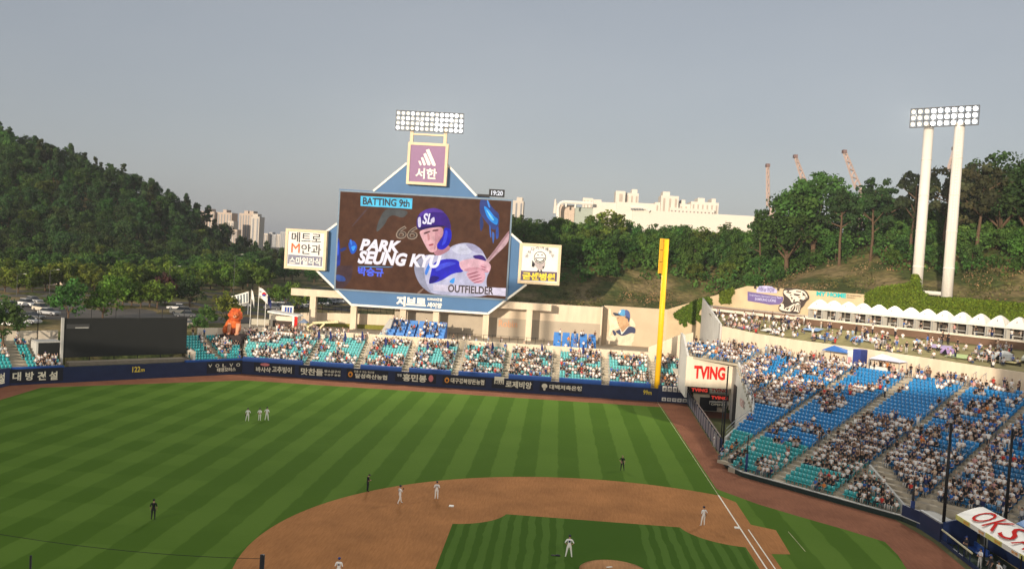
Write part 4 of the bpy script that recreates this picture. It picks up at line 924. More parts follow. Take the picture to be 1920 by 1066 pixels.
# graphics over the figure
sp([(872, 790), (1432, 820), (1430, 882), (872, 838)], L(226, 214, 228), soft=0); stx('OUTFIELDER', 985, 800, 1335, 860, L(60, 42, 44), 0.03)
sp([(313, 112), (711, 131), (707, 212), (311, 188)], L(96, 204, 238), soft=0); stx('BATTING 9th', 332, 132, 692, 190, L(24, 34, 48), 0.03)
stx('PARK', 308, 448, 625, 540, L(244, 234, 240), 0.05, 0.25); stx('SEUNG KYU', 292, 548, 935, 650, L(244, 234, 240), 0.05, 0.25)
sp([(290, 650), (560, 655), (560, 661), (290, 658)], L(90, 150, 200)); stx('박승규', 294, 660, 492, 728, L(64, 96, 236), 0.04)
# lettering under the screen
bt = lambda s, x0, y0, x1, y1, bold=0.04: ptext(s, 600+x0/4.1, 340+y0/4.1, 600+x1/4.1, 340+y1/4.1, (XS-0.02, 0, 0), (1, 0, 0), RWR, white, sb, bold, lift=0.03)
bt('지브로', 586, 886, 815, 962, 0.06); bt('KAMAX건설', 826, 893, 938, 918); bt('세이앙', 822, 930, 938, 972, 0.05)
# small clock at the top right shoulder
ck = MB().box(XS-0.2, XS+0.5, onX(946, 362, XS)[1], onX(917, 360, XS)[1], onX(930, 369, XS)[2], onX(930, 355, XS)[2]).build('clock', black, sb)
ptext('19:20', 921, 357.5, 943, 366.5, (XS-0.21, 0, 0), (1, 0, 0), RWR, emat('led_white', (0.9, 0.9, 0.95), 1.0), ck, 0.03)
MB().box(XS, XS+0.4, onX(918, 368, XS)[1], onX(895, 367, XS)[1], onX(905, 369, XS)[2]-0.1, onX(905, 364, XS)[2]).build('clock_bracket', black, sb)
# sponsor signs
sign_fr = mat('sign_frame', (0.66, 0.52, 0.34), 0.5, 0.06, 0.5)
def sign(u0, v0, u1, v1, face, X):
    P = onX((u0+u1)/2, (v0+v1)/2, X); a = onX(u0, (v0+v1)/2, X); c = onX(u1, (v0+v1)/2, X); t = onX((u0+u1)/2, v0, X); d = onX((u0+u1)/2, v1, X)
    y0, y1, z0, z1 = c[1], a[1], d[2], t[2]; fw = 0.55
    s_ = MB().box(X, X+1.1, y0, y1, z0, z1).build('sponsor_sign', sign_fr, sb)
    for q in ((y0, y0+fw, z0, z1), (y1-fw, y1, z0, z1), (y0+fw, y1-fw, z0, z0+fw), (y0+fw, y1-fw, z1-fw, z1)): MB().box(X-0.22, X, *q).build('frame_bar', sign_fr, s_)
    MB().box(X-0.05, X-0.004, y0+fw, y1-fw, z0+fw, z1-fw).build('face', face, s_)
    return s_
mauve = mat('sign_mauve', (0.27, 0.15, 0.27), 0.6, 0.04); pale = mat('sign_pale', (0.74, 0.71, 0.67), 0.6, 0.03); greyb = mat('sign_greyblue', (0.20, 0.20, 0.27), 0.6)
XF = XS-1.3
s1 = sign(763.5, 268, 839, 347, mauve, XF)
st_ = lambda par, s, x0, y0, x1, y1, m, bold=0.03: ptext(s, 520+x0/3.332, 190+y0/3.332, 520+x1/3.332, 190+y1/3.332, (XF-0.06, 0, 0), (1, 0, 0), RWR, m, par, bold, lift=0.12)
def spoly(par, pts, m, name='emblem', lift=0.0): return mpoly(pts, m, name, lift, 3.332, (520, 190), par, ((XF-0.06, 0, 0), (1, 0, 0)))
st_(s1, '서한', 863, 418, 997, 485, white)
for q in ([(928, 305), (948, 297), (990, 395), (985, 405), (968, 400)], [(912, 330), (928, 322), (958, 390), (952, 402), (938, 398)], [(897, 352), (910, 348), (928, 392), (922, 402), (912, 398)], [(880, 372), (893, 372), (902, 395), (893, 402)]): spoly(s1, q, white)
s2 = sign(534.5, 430, 612, 505, pale, XF)
blk = mat('sign_black', (0.02, 0.02, 0.025), 0.6); org = mat('sign_orange', (0.70, 0.13, 0.03), 0.6)
st_(s2, '메트로', 90, 820, 273, 882, blk, 0.0); st_(s2, 'M', 88, 886, 140, 945, org, 0.0); st_(s2, '안과', 150, 892, 273, 956, blk, 0.0)
spoly(s2, [(68, 955), (282, 972), (278, 1030), (64, 1012)], greyb, 'sign_band'); st_(s2, '스마일라식', 75, 974, 270, 1020, white, 0.03)
s3 = sign(972.5, 457, 1051, 533, pale, XF)
c8 = lambda x, y: ((960+x/4.0-520)*3.332, (340+y/4.0-190)*3.332)
spoly(s3, [c8(68, 668), c8(338, 680), c8(335, 750), c8(64, 740)], mat('sign_purple', (0.10, 0.07, 0.12), 0.6), 'sign_band')
def s3t(s, x0, y0, x1, y1, m, bold): a = c8(x0, y0); c = c8(x1, y1); st_(s3, s, a[0], a[1], c[0], c[1], m, bold)
s3t('굳센병원', 78, 684, 322, 742, mat('sign_yellow', (0.70, 0.55, 0.05), 0.6), 0.05)
for k, ch in enumerate('공사다리어깨동무'):
    t = RAD(158-k*19.5); cx, cy = 208+105*math.cos(t), 595-100*math.sin(t); s3t(ch, cx-12, cy-13, cx+12, cy+13, blk, 0.0)
def ring(cx, cy, r0, r1, n=24): return [c8(cx+r1*math.cos(t), cy+r1*math.sin(t)) for t in np.linspace(0, 2*math.pi, n, endpoint=False)]
spoly(s3, ring(210, 570, 0, 46), blk, 'emblem', 0.04); spoly(s3, ring(210, 570, 0, 41), pale, 'emblem', 0.08)
spoly(s3, [c8(172, 572), c8(248, 572), c8(236, 598), c8(210, 608), c8(184, 598)], blk, 'emblem', 0.12); spoly(s3, [c8(180, 577), c8(240, 577), c8(230, 592), c8(210, 599), c8(190, 592)], white, 'emblem', 0.16)
for x in (195, 225): spoly(s3, ring(x, 550, 0, 5, 10), blk, 'emblem', 0.12)
spoly(s3, [c8(170, 600), c8(250, 605), c8(245, 640), c8(215, 668), c8(195, 660), c8(165, 620)], mat('sign_grey', (0.42, 0.36, 0.36), 0.6), 'emblem', 0.03); spoly(s3, [c8(152, 590), c8(172, 620), c8(165, 642), c8(148, 638)], blk, 'emblem', 0.1); spoly(s3, [c8(228, 640), c8(246, 632), c8(232, 660)], blk, 'emblem', 0.1)
for x in (195, 218): spoly(s3, [c8(x, 658), c8(x+10, 678), c8(x-8, 678)], blk, 'emblem', 0.14)
# lamp racks
lamp_e = emat('lamp_glow', (1.0, 0.97, 0.92), 5.0, 0.4); lamp_dim = emat('lamp_glow_warm', (1.0, 0.86, 0.62), 0.9, 0.4)
def lamp_mesh(r=0.33):
    m = MB(); rings = []
    for x, rr in ((0.0, r), (0.18, r*0.95), (0.42, r*0.55)): rings.append([(x, rr*math.cos(t), rr*math.sin(t)) for t in np.linspace(0, 2*math.pi, 12, endpoint=False)])
    m.loft(rings, 0); m.sheet([(-0.01, r*0.92*math.cos(t), r*0.92*math.sin(t)) for t in np.linspace(2*math.pi, 0, 12, endpoint=False)], 1)
    return m
LM = {}
for nm, e_ in (('hot', lamp_e), ('warm', lamp_dim)): LM[nm] = lamp_mesh().mesh('lamp', [steel, e_])
def rack(parent, C, R, w_, h_, nx, nz, tilt, hot):
    """frame with nx by nz lamps; C lower middle, R along the rack"""
    R = np.array(R, float); N = np.cross(R, (0, 0, 1)); base = np.array(list(parent['_base'])); C = np.array(C, float)
    m = MB()
    for k in range(nz+1): z = h_*k/nz; m.obox(C-R*w_/2+np.array([0, 0, z-0.06]), R*w_, N*-0.25, (0, 0, 0.12))
    for k in range(0, nx+1): m.obox(C-R*w_/2+R*(w_*k/nx-0.035)+np.array([0, 0, 0]), R*0.07, N*-0.22, (0, 0, h_))
    rk = m.build('lamp_rack', mat('rack_dark', (0.10, 0.10, 0.10), 0.6), parent)
    ang = math.atan2(N[1], N[0])+math.pi
    for i in range(nx):
        for k in range(nz):
            P = C-R*w_/2+R*w_*(i+0.5)/nx+np.array([0, 0, h_*(k+0.5)/nz])+N*0.1-base
            o = link(bpy.data.objects.new('lamp', LM['hot' if hot(i, k) else 'warm'])); o.parent = rk; o['_base'] = list(base); o.location = P; o.rotation_euler = (0, tilt, ang)
            s_ = min(w_/nx, h_/nz)/0.86; o.scale = (s_, s_, s_)
    return rk
lt = onX(742, 228, XS+0.6); lr = onX(869, 232, XS+0.6); zt = onX(805, 210, XS+0.6)[2]; zb = onX(805, 247, XS+0.6)[2]
rack(sb, ((XS+0.6), (lt[1]+lr[1])/2, zb), (0, -1, 0), lt[1]-lr[1], zt-zb, 14, 4, -0.25, lambda i, k: (i > 7 and (i*7+k*3) % 5 != 0) or (i*5+k*7) % 4 == 0)
for u in (772, 835):
    y = onX(u, 260, XS+1.3)[1]; MB().box(XS+1.0, XS+1.7, y-0.33, y+0.33, onX(u, 305, XS+1.3)[2], zb+1.2).build('rack_post', sign_fr, sb)
MB().box(XS+1.05, XS+1.6, onX(835, 252, XS+1.3)[1], onX(772, 249, XS+1.3)[1], zb-0.75, zb-0.4).build('rack_beam', sign_fr, sb)
# the light tower on the right bank
base = RS.p(8.5, 60.5, 19.8)
tw = thing('floodlight_tower', base, 'floodlight tower on two white posts above the ivy wall on the right', 'light tower')
p1 = onPl(1718, 552, RS.p(0, 60.5), RS.b); p2 = onPl(1775, 557, RS.p(0, 60.5), RS.b)
tower_w = mat('tower_white', (0.74, 0.69, 0.61), 0.6, 0.04, 0.3)
for P in (p1, p2): MB().tube((P[0], P[1], 18.5), (P[0], P[1], 49.8), 0.88, 0.78, n=20).build('post', tower_w, tw, smooth=True)
MB().tube(p1*[1, 1, 0]+np.array([0, 0, 21.9]), p2*[1, 1, 0]+np.array([0, 0, 21.9]), 0.35, n=10).build('tie_beam', tower_w, tw)
for P in (p1, p2):
    for z in (26, 32, 38, 44): MB().tube((P[0], P[1], z), (P[0], P[1], z+0.25), 1.0-0.004*z, n=20).build('flange', tower_w, tw, smooth=True)
ld = MB(); q = p2*[1, 1, 0]+np.array([-0.95, 0.35, 0])
for sy in (-0.22, 0.22): ld.tube(q+np.array([0, sy, 21]), q+np.array([0.08, sy, 49]), 0.035, n=4)
for k in range(56): ld.tube(q+np.array([0, -0.22, 21+k*0.5]), q+np.array([0, 0.22, 21+k*0.5]), 0.025, n=4)
ld.build('ladder', tower_w, tw)
mid = (p1+p2)/2; Rv = np.array([0.45, -0.893, 0.0]); Rv /= np.linalg.norm(Rv)
Rv = -RS.a*0.8+np.array([0, -1, 0])*0.2; Rv[2] = 0; Rv /= np.linalg.norm(Rv)
rack(tw, (mid[0]-1.0, mid[1]+0.6, 49.3), Rv, 10.6, 3.1, 10, 3, -0.3, lambda i, k: i > 2)
# light from the lit lamps of the two racks
def flood(P, target, energy):
    d = bpy.data.lights.new('floodlight', 'SPOT'); d.energy = energy; d.color = (1.0, 0.93, 0.80); d.spot_size = RAD(125); d.spot_blend = 0.6; d.shadow_soft_size = 0.0
    o = bpy.data.objects.new('floodlight', d); link(o); o.location = P; v = Vector(target)-Vector(P); o.rotation_euler = v.to_track_quat('-Z', 'Y').to_euler(); return o
for k in range(4): flood((XS-0.7, lt[1]+(lr[1]-lt[1])*(k+0.5)/4, (zb+zt)/2), (30+6*k, 55-14*k, 0), FLOOD_1)
for k in range(3): flood((mid[0]-2.6+Rv[0]*(k-1)*3.2, mid[1]+2.2+Rv[1]*(k-1)*3.2, 51), (50, 45-18*k, 0), FLOOD_2)
# added unseen towers behind the viewer that brighten the field from the front
for k, (x, y, lab) in enumerate(((-76.0, 100.0, 'added unseen floodlight tower behind the left end of the main grandstand'), (-80.0, -22.0, 'added unseen floodlight tower behind the added shade block of the main grandstand'))):
    t2 = thing('floodlight_tower', (x, y, 0), lab, 'light tower')
    for sy in (-3.2, 3.2): MB().tube((x, y+sy, -0.5), (x, y+sy, 50), 0.88, 0.75, n=14).build('post', tower_w, t2, smooth=True)
    rack(t2, (x+1.2, y, 49.5), (0, 1, 0), 10.6, 3.1, 10, 3, -0.3, lambda i, k_: True)
    for q in range(3): flood((x+2.0, y+(q-1)*3.2, 51), (40+10*q, 30-8*q, 0), FLOOD_ADDED)
# ------------------------------------------------------------------ batter screen and centre field clutter
be = thing('batter_screen', CW.p(19, 3), 'large black batter screen above the centre field wall', 'screen')
mesh_b = mat('screen_mesh_black', (0.016, 0.017, 0.016), 0.8, 0.1, 0.4)
e1 = CW.inv(onPl(119, 632, CW.p(0, 3), CWN))[0]; e0 = CW.inv(onPl(350, 630, CW.p(0, 3), CWN))[0]
MB().fbox(CW, e0, e1, 3.0, 3.3, 3.55, 9.85).build('mesh_panel', mesh_b, be)
MB().fbox(CW, e1, e1+0.35, 2.85, 3.4, 2.5, 9.95).build('side_post', concrete_g, be)
for k in range(6): MB().tube(CW.p(e0+0.4+(e1-e0-0.8)*k/5, 3.5, 2.3), CW.p(e0+0.4+(e1-e0-0.8)*k/5, 3.5, 11.3), 0.07, n=6).build('mast', black, be)
MB().fbox(CW, e0, e1-0.4, 1.0, 2.9, 2.46, 3.0).build('ledge', mat('ledge_tan', (0.20, 0.17, 0.13), 0.9), be)
pl = MB().fbox(CW, CW.inv(onPl(168, 612, CW.p(0, 2.95), CWN))[0], CW.inv(onPl(125, 612, CW.p(0, 2.95), CWN))[0], 2.93, 2.99, 8.2, 8.9).build('plate', mat('plate_grey', (0.05, 0.05, 0.05), 0.6), be)
MB().fbox(CW, CW.inv(onPl(168, 612, CW.p(0, 2.95), CWN))[0]+0.15, CW.inv(onPl(141, 612, CW.p(0, 2.95), CWN))[0], 2.90, 2.927, 8.25, 8.4).build('plate_line', concrete_g, pl)
ct_ = thing('control_box', CW.p(30.5, 4), 'small black camera box left of the batter screen', 'booth')
MB().fbox(CW, 29.2, 32.4, 4.0, 7.0, 3.9, 5.9).build('box', mesh_b, ct_); MB().fbox(CW, 29.1, 32.6, 3.9, 7.1, 5.9, 6.1).build('lid', concrete_g, ct_)
MB().fbox(CW, 32.4, 32.7, 4.0, 7.0, 3.0, 5.9).build('side_panel', mat('side_wall_grey', (0.5, 0.48, 0.44)), ct_)
wg = MB().fbox(CW, 8.3, 8.7, 0.6, 3.0, 2.46, 4.2).build('wing_wall', concrete_w); tag(wg, 'pale wedge wall at the right foot of the batter screen', 'wall')
# low white walls behind the centre field seats
w = thing('low_wall', CW.p(0, 9), 'low white wall behind the small bleachers, under the lion statue', 'wall')
for k in range(6): MB().fbox(CW, -15.5+k*3.3, -15.5+k*3.3+3.28, 9.6, 9.9, 4.5, 7.25).build('wall_panel', concrete_w, w)
w = thing('low_wall', CW.p(33, 9), 'low white wall at the left edge below the car park', 'wall')
for k in range(5): MB().fbox(CW, 28.0+k*3.3, 28.0+k*3.3+3.28, 9.6, 9.9, 4.5, 7.2).build('wall_panel', concrete_w, w)
for u, v0, v1 in ((280-0, 0, 0),): pass
for k, (u, vt, lab) in enumerate(((70, 580, 'thin black mast beside the small camera box'), (6, 590, 'thin black mast at the left picture edge'))):
    e = CW.inv(onPl(u, 640, CW.p(0, 8.5), CWN))[0]; zt_ = onPl(u, vt, CW.p(0, 8.5), CWN)[2]
    tag(MB().tube(CW.p(e, 8.5, 4), CW.p(e, 8.5, zt_), 0.09, 0.06, n=6).build('mast', black), lab, 'mast', 'thin masts by the bleachers')

# blue platform seats on the concourse
def platform(y0, y1, x0, zf, n_col, label, rows_=5):
    t = thing('seat_platform', (x0, (y0+y1)/2, 6.3), label, 'stand', 'blue seat platforms on the concourse')
    cw = (y1-y0)/n_col; bm = mat('platform_blue', (0.03, 0.12, 0.42), 0.5, 0.1, 0.6)
    for c in range(n_col):
        m = MB(); yy0 = y0+c*cw+0.12; yy1 = y0+(c+1)*cw-0.12
        for r in range(rows_): m.box(x0+r*1.1, x0+r*1.1+1.1, yy0, yy1, 6.3, zf+0.55*r)
        bl_ = m.build('tier_block', bm, t)
        for r in range(rows_):
            MB().box(x0+r*1.1+0.7, x0+r*1.1+0.95, yy0+0.05, yy1-0.05, zf+0.55*r, zf+0.55*r+0.62).build('bench_back', seat_mat('bench_blue', (0.03, 0.19, 0.52)), bl_)
            for q in range(3):
                y = yy0+(yy1-yy0)*(q+0.5)/3; SPOTS.append((np.array([x0+r*1.1+0.45, y, zf+0.55*r]), ANG_RW, 'PL', r/rows_))
    return t
ya = onX(834, 630, 119)[1]; yb_ = onX(722, 626, 119)[1]
platform(ya, yb_, 118.0, 6.75, 6, 'blue tiered seat platform under the left half of the scoreboard')
ya = onX(1119, 650, 115)[1]; yb_ = onX(1036, 645, 115)[1]
platform(ya, yb_, 114.0, 6.6, 5, 'blue tiered seat platform left of the painted portrait')
# railing along the concourse edge
rl = thing('concourse_railing', (111.2, 22, 6.3), 'thin dark railing on the concourse between the two blue seat platforms', 'railing')
for k in range(12):
    y = onX(842, 630, 113)[1]+(onX(1020, 640, 113)[1]-onX(842, 630, 113)[1])*k/11
    MB().tube((113, y, 6.3), (113, y, 8.6), 0.045, n=5).build('post', black, rl)
MB().tube((113, onX(842, 630, 113)[1], 8.55), (113, onX(1020, 640, 113)[1], 8.55), 0.03, n=5).build('rail', black, rl)
# outlined orange lettering on the wall dado
ptext('Robin', 935, 600, 970, 613, (133.85, 0, 0), (1, 0, 0), RWR, mat('outline_orange', (0.62, 0.32, 0.18), 0.7), rl, 0.01)
# stair ramp left of the platform
rp = MB(); a = onX(716, 630, 120); c_ = onX(735, 592, 122); rp.prism([(120, a[1]+0.8, 6.3), (120, a[1]-1.2, 6.3), (120, c_[1]-0.6, 9.8), (120, c_[1]+0.2, 9.8)], (1.6, 0, 0))
tag(rp.build('stair_ramp', concrete_g), 'grey slanting stair ramp left of the blue seat platform', 'stairs')
# V shaped sculpture
sc_ = thing('steel_sculpture', (116, 69, 6.3), 'cream angular beam sculpture with a V foot left of the columns', 'sculpture')
cr = mat('sculpture_cream', (0.66, 0.56, 0.32), 0.5)
def seg(u0, v0, u1, v1, X, t_, parent, name, m_, dpt=0.5):
    P = onX(u0, v0, X); Q = onX(u1, v1, X); d = (Q-P)/np.linalg.norm(Q-P); nn = np.cross(d, (1, 0, 0))*t_/2
    return MB().obox(P-nn, Q-P, nn*2, (dpt, 0, 0)).build(name, m_, parent)
seg(586, 605, 634, 603, 116, 0.42, sc_, 'top_beam', cr); seg(587, 606, 572, 616, 116, 0.35, sc_, 'brace', cr)
seg(572, 616, 592, 623, 115.9, 0.3, sc_, 'foot', cr); seg(592, 623, 608, 606, 115.9, 0.3, sc_, 'foot', cr); seg(592, 622, 592, 640, 116, 0.3, sc_, 'stem', cr)
# kiosk and banners on the left concourse
kb = thing('kiosk', (117, 76, 6.3), 'small white kiosk with a slanted roof behind the left bleachers', 'kiosk')
ky0 = onX(556, 625, 117)[1]; ky1 = onX(506, 622, 117)[1]
MB().box(117, 120, ky0, ky1, 6.3, 9.3).build('wall', concrete_w, kb); MB().prism([(116.4, ky0-0.3, 9.35), (116.4, ky1+0.5, 9.9), (116.4, ky1+0.5, 10.2), (116.4, ky0-0.3, 9.6)], (3.8, 0, 0)).build('roof', white, kb)
MB().box(116.9, 116.98, ky0+0.4, ky1-0.5, 6.4, 8.4).build('counter_opening', mat('dark_brown', (0.06, 0.04, 0.03)), kb)
for u, wd, m_, lab in ((549, 4.5, white, 'white hanging banner beside the kiosk'), (553.5, 6.0, red_l, 'red hanging banner beside the kiosk')):
    y = onX(u, 625, 115.8)[1]; t = thing('hanging_banner', (115.8, y, 6.3), lab, 'banner', 'banners by the kiosk')
    MB().box(115.75, 115.8, y-0.32 if m_ is red_l else y-0.22, y+0.32 if m_ is red_l else y+0.22, 7.3, 9.5).build('fabric', m_, t); MB().tube((115.85, y, 6.3), (115.85, y, 9.6), 0.03, n=5).build('pole', steel, t)
bx = thing('small_tent', (116.5, 67, 6.3), 'small blue grey canopy tent between the kiosk and the cream sculpture', 'tent')
y0 = onX(576, 618, 116.5)[1]; y1 = onX(559, 618, 116.5)[1]
MB().add([(116, y0, 8.3), (116, y1, 8.3), (118, y1, 8.3), (118, y0, 8.3), (117, (y0+y1)/2, 9.1)], [(0, 4, 1), (1, 4, 2), (2, 4, 3), (3, 4, 0)]).build('canopy', mat('tent_bluegrey', (0.16, 0.20, 0.28), 0.8), bx)
for x in (116, 118):
    for y in (y0, y1): MB().tube((x, y, 6.3), (x, y, 8.3), 0.04, n=5).build('leg', steel, bx)
st = thing('stone_block', (128, 80, 6), 'pale stone gate block with pillars behind the flag poles', 'monument')
for u0, u1, v0, v1, X in ((471, 504, 597, 634, 127), (504, 516, 588, 634, 127.5)):
    ya, yb_ = onX(u1, 610, X)[1], onX(u0, 610, X)[1]; MB().box(X, X+2, ya, yb_, 5.9, onX(u0, v0, X)[2]).build('block', mat('stone_pale', (0.46, 0.42, 0.33), 0.9), st)
ya = onX(546, 600, 131)[1]; MB().box(131, 133, ya, onX(519, 598, 131)[1], 5.9, 9.3).build('railing_wall', mat('stone_tan', (0.30, 0.22, 0.16), 0.9), st)
bn = thing('information_stand', (124, 74, 6.3), 'white stand with blue figures behind the kiosk', 'stand')
ya, yb_ = onX(549, 600, 124)[1], onX(527, 600, 124)[1]; MB().box(124, 124.3, ya, yb_, 6.3, 10.9).build('board', white, bn)
for k in range(3): MB().box(123.95, 123.99, ya+0.3+k*0.55, ya+0.68+k*0.55, 8.9, 10.6).build('printed_figure', mat('print_blue', (0.03, 0.07, 0.30)), bn)
# flag poles and flags
def flag(u, vb, vt, X, label, cols, fw, fh, droop, emblem=None, frame=None):
    P = onX(u, vb, X); T = onX(u, vt, X); t = thing('flag_pole', (X, P[1], 6.0), label, 'flag', 'flags by the lion statue')
    MB().tube((X, P[1], 6.0), (X, P[1], T[2]), 0.07, 0.05, n=8).build('pole', white, t)
    m = MB(); nx, nz = 8, 4; V = []
    for i in range(nx+1):
        for k in range(nz+1):
            a = i/nx; V.append((X+0.18*math.sin(a*7)*a, P[1]-0.08-fw*a*(1-0.25*droop), T[2]-0.2-fh*k/nz-droop*a*a*1.3))
    m.add(V, [(i*(nz+1)+k, i*(nz+1)+k+1, (i+1)*(nz+1)+k+1, (i+1)*(nz+1)+k) for i in range(nx) for k in range(nz)])
    fo = m.build('cloth', cols, t, smooth=True)
    if emblem:
        c = np.array([X-0.25, P[1]-0.08-fw*0.45, T[2]-0.2-fh*0.5-droop*0.25]); disc(c, RWR, UP, 0.42, 0.42, emblem[0], fo, 'emblem'); disc(c+np.array([-0.02, 0, -0.18]), RWR, UP, 0.36, 0.22, emblem[1], fo, 'emblem')
        for sy, sz_ in ((-0.8, 0.5), (0.75, 0.35), (-0.8, -0.65), (0.75, -0.65)):
            for q in range(3): MB().box(X-0.27, X-0.24, c[1]+sy-0.16, c[1]+sy+0.16, c[2]+sz_+q*0.12, c[2]+sz_+q*0.12+0.06).build('trigram_bar', black, fo)
    return t
flag(481, 640, 537, 121, 'tall pole with a white flag bearing a red and blue disc', white, 2.3, 2.0, 1.0, (red_l, mat('flag_blue', (0.03, 0.06, 0.3))))
flag(495, 635, 548, 122, 'pole with a drooping navy flag right of the white flag', mat('flag_navy', (0.03, 0.04, 0.16)), 1.5, 1.6, 1.2)
fb = flag(467, 640, 542, 120.5, 'pole with a small white flag left of the red and blue disc flag', white, 0.9, 1.7, 1.4)
# striped white and dark board (ramp sign) behind the lion
bb = thing('lettered_board', (150, 100, 6), 'white slanted board with tall dark stripes behind the lion statue', 'sign')
P0 = onX(431, 556, 150); P1 = onX(466, 546, 150); Q0 = onX(433, 573, 150); Q1 = onX(466, 567, 150)
MB().prism([P0, P1, Q1, Q0], (0.2, 0, 0)).build('board', white, bb)
for k in range(6):
    a = (k+0.45)/6.2; t0 = P0+(P1-P0)*a; b0_ = Q0+(Q1-Q0)*a; w_ = (P1-P0)*0.075
    MB().prism([t0+(b0_-t0)*0.12-np.array([.02, 0, 0]), t0+(b0_-t0)*0.12+w_-np.array([.02, 0, 0]), t0+(b0_-t0)*0.95+w_-np.array([.02, 0, 0]), t0+(b0_-t0)*0.95-np.array([.02, 0, 0])], (-0.05, 0, 0)).build('stripe', mat('stripe_slate', (0.12, 0.15, 0.18)), bb)
MB().tube((150.3, P0[1], 6), (150.3, P0[1], P0[2]), 0.12, n=6).build('post', steel, bb); MB().tube((150.3, P1[1], 6), (150.3, P1[1], P1[2]), 0.12, n=6).build('post', steel, bb)
# lion statue
LP_ = onPl(438, 622, CW.p(0, 8.0), CWN); LX, LE = LP_[0], LP_
ln = thing('lion_statue', (LX, LE[1], 6.0), 'orange seated lion statue on a dark plinth behind centre field', 'statue')
zb_ = onX(438, 627, LX)[2]; hh = onX(440, 578, LX)[2]-zb_
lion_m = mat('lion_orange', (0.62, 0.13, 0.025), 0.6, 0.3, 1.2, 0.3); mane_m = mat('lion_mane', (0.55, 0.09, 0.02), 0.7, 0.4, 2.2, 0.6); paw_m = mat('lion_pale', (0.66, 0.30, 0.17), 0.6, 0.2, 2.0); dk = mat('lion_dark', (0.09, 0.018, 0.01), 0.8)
def blob(cx, cy, cz, rx, ry, rz, name, m_, par, n=12, k=8, rough_=0.0):
    mb = MB(); rings = []; rg = random.Random(int(cx*100+cz*37))
    for i in range(1, k):
        f = math.pi*i/k; rr = []
        for j in range(n):
            t = 2*math.pi*j/n; q = 1+rough_*rg.uniform(-1, 1); rr.append((cx+rx*math.sin(f)*math.cos(t)*q, cy+ry*math.sin(f)*math.sin(t)*q, cz-rz*math.cos(f)))
        rings.append(rr)
    mb.loft(rings); return mb.build(name, m_, par, smooth=True)
s = hh/4.7; Y0 = LE[1]
MB().box(LX-1.6, LX+2.4, Y0-1.9*s, Y0+2.1*s, 4.4, zb_).build('plinth', mat('plinth_dark', (0.03, 0.02, 0.02), 0.7), ln)
blob(LX+1.1, Y0+0.55*s, zb_+1.35*s, 1.4*s, 1.45*s, 1.7*s, 'body', lion_m, ln, rough_=0.05)
blob(LX+0.3, Y0-0.05*s, zb_+2.3*s, 0.9*s, 1.0*s, 1.5*s, 'chest', lion_m, ln, rough_=0.05)
blob(LX+0.1, Y0-0.15*s, zb_+3.45*s, 1.0*s, 1.25*s, 1.35*s, 'mane', mane_m, ln, 18, 12, 0.12)
hd = blob(LX-0.75*s, Y0-0.45*s, zb_+3.6*s, 0.5*s, 0.62*s, 0.62*s, 'head', lion_m, ln)
blob(LX-1.15*s, Y0-0.5*s, zb_+3.35*s, 0.3*s, 0.34*s, 0.28*s, 'muzzle', paw_m, hd); blob(LX-1.38*s, Y0-0.5*s, zb_+3.5*s, 0.1*s, 0.14*s, 0.09*s, 'nose', dk, hd)
for sy in (-0.27, 0.27): blob(LX-1.18*s, Y0-0.46*s+sy*s, zb_+3.75*s, 0.08*s, 0.1*s, 0.07*s, 'eye', dk, hd)
for sy in (-0.75, 0.55): blob(LX-0.2*s, Y0-0.25*s+sy*s, zb_+4.55*s, 0.15*s, 0.22*s, 0.25*s, 'ear', lion_m, ln)
for sy in (-0.75, 0.75):
    mb = MB(); mb.tube((LX-0.25*s, Y0+sy*s-0.1, zb_+2.1*s), (LX-0.55*s, Y0+sy*s-0.1, zb_+0.15*s), 0.40*s, 0.30*s, n=10); mb.build('front_leg', paw_m, ln, smooth=True); blob(LX-0.85*s, Y0+sy*s-0.1, zb_+0.2*s, 0.48*s, 0.36*s, 0.24*s, 'paw', paw_m, ln)
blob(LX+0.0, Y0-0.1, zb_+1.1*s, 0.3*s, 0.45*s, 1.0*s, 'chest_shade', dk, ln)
blob(LX+0.5*s, Y0+1.65*s, zb_+0.75*s, 0.9*s, 0.5*s, 0.85*s, 'haunch', lion_m, ln)

# ------------------------------------------------------------------ car park, roads and cars on the left
asph = mat('asphalt', (0.085, 0.078, 0.07), 0.9, 0.2, 0.3); lot_m = mat('lot_paving', (0.17, 0.15, 0.125), 0.9, 0.15, 0.2); hedge_m = mat('verge_green', (0.055, 0.085, 0.02), 0.95, 0.3, 0.8)
def gz(P, z): return [(float(q[0]), float(q[1])) for q in (onZ(u, v, z) for u, v in P)]
flat('car_park', [(114, 150), (114, 104), (126, 92), (150, 92), (175, 108), (205, 150), (190, 190), (150, 200)], 6.012, lot_m, 'pale paved car park left of the ballpark')
flat('road', [(126, 91.5), (134, 82), (160, 84), (205, 108), (250, 140), (243, 148), (196, 118), (160, 95)], 6.024, asph, 'asphalt road between the lion statue and the trees')
flat('upper_car_park', [(180, 72), (235, 62), (300, 70), (300, 120), (225, 116), (190, 96)], 6.030, asph, 'asphalt car park behind the scoreboard columns')
flat('road', [(150, 203), (192, 193), (228, 150), (236, 154), (200, 205), (158, 218)], 6.020, mat('road_pale', (0.22, 0.19, 0.16), 0.9), 'pale access road behind the left car park')
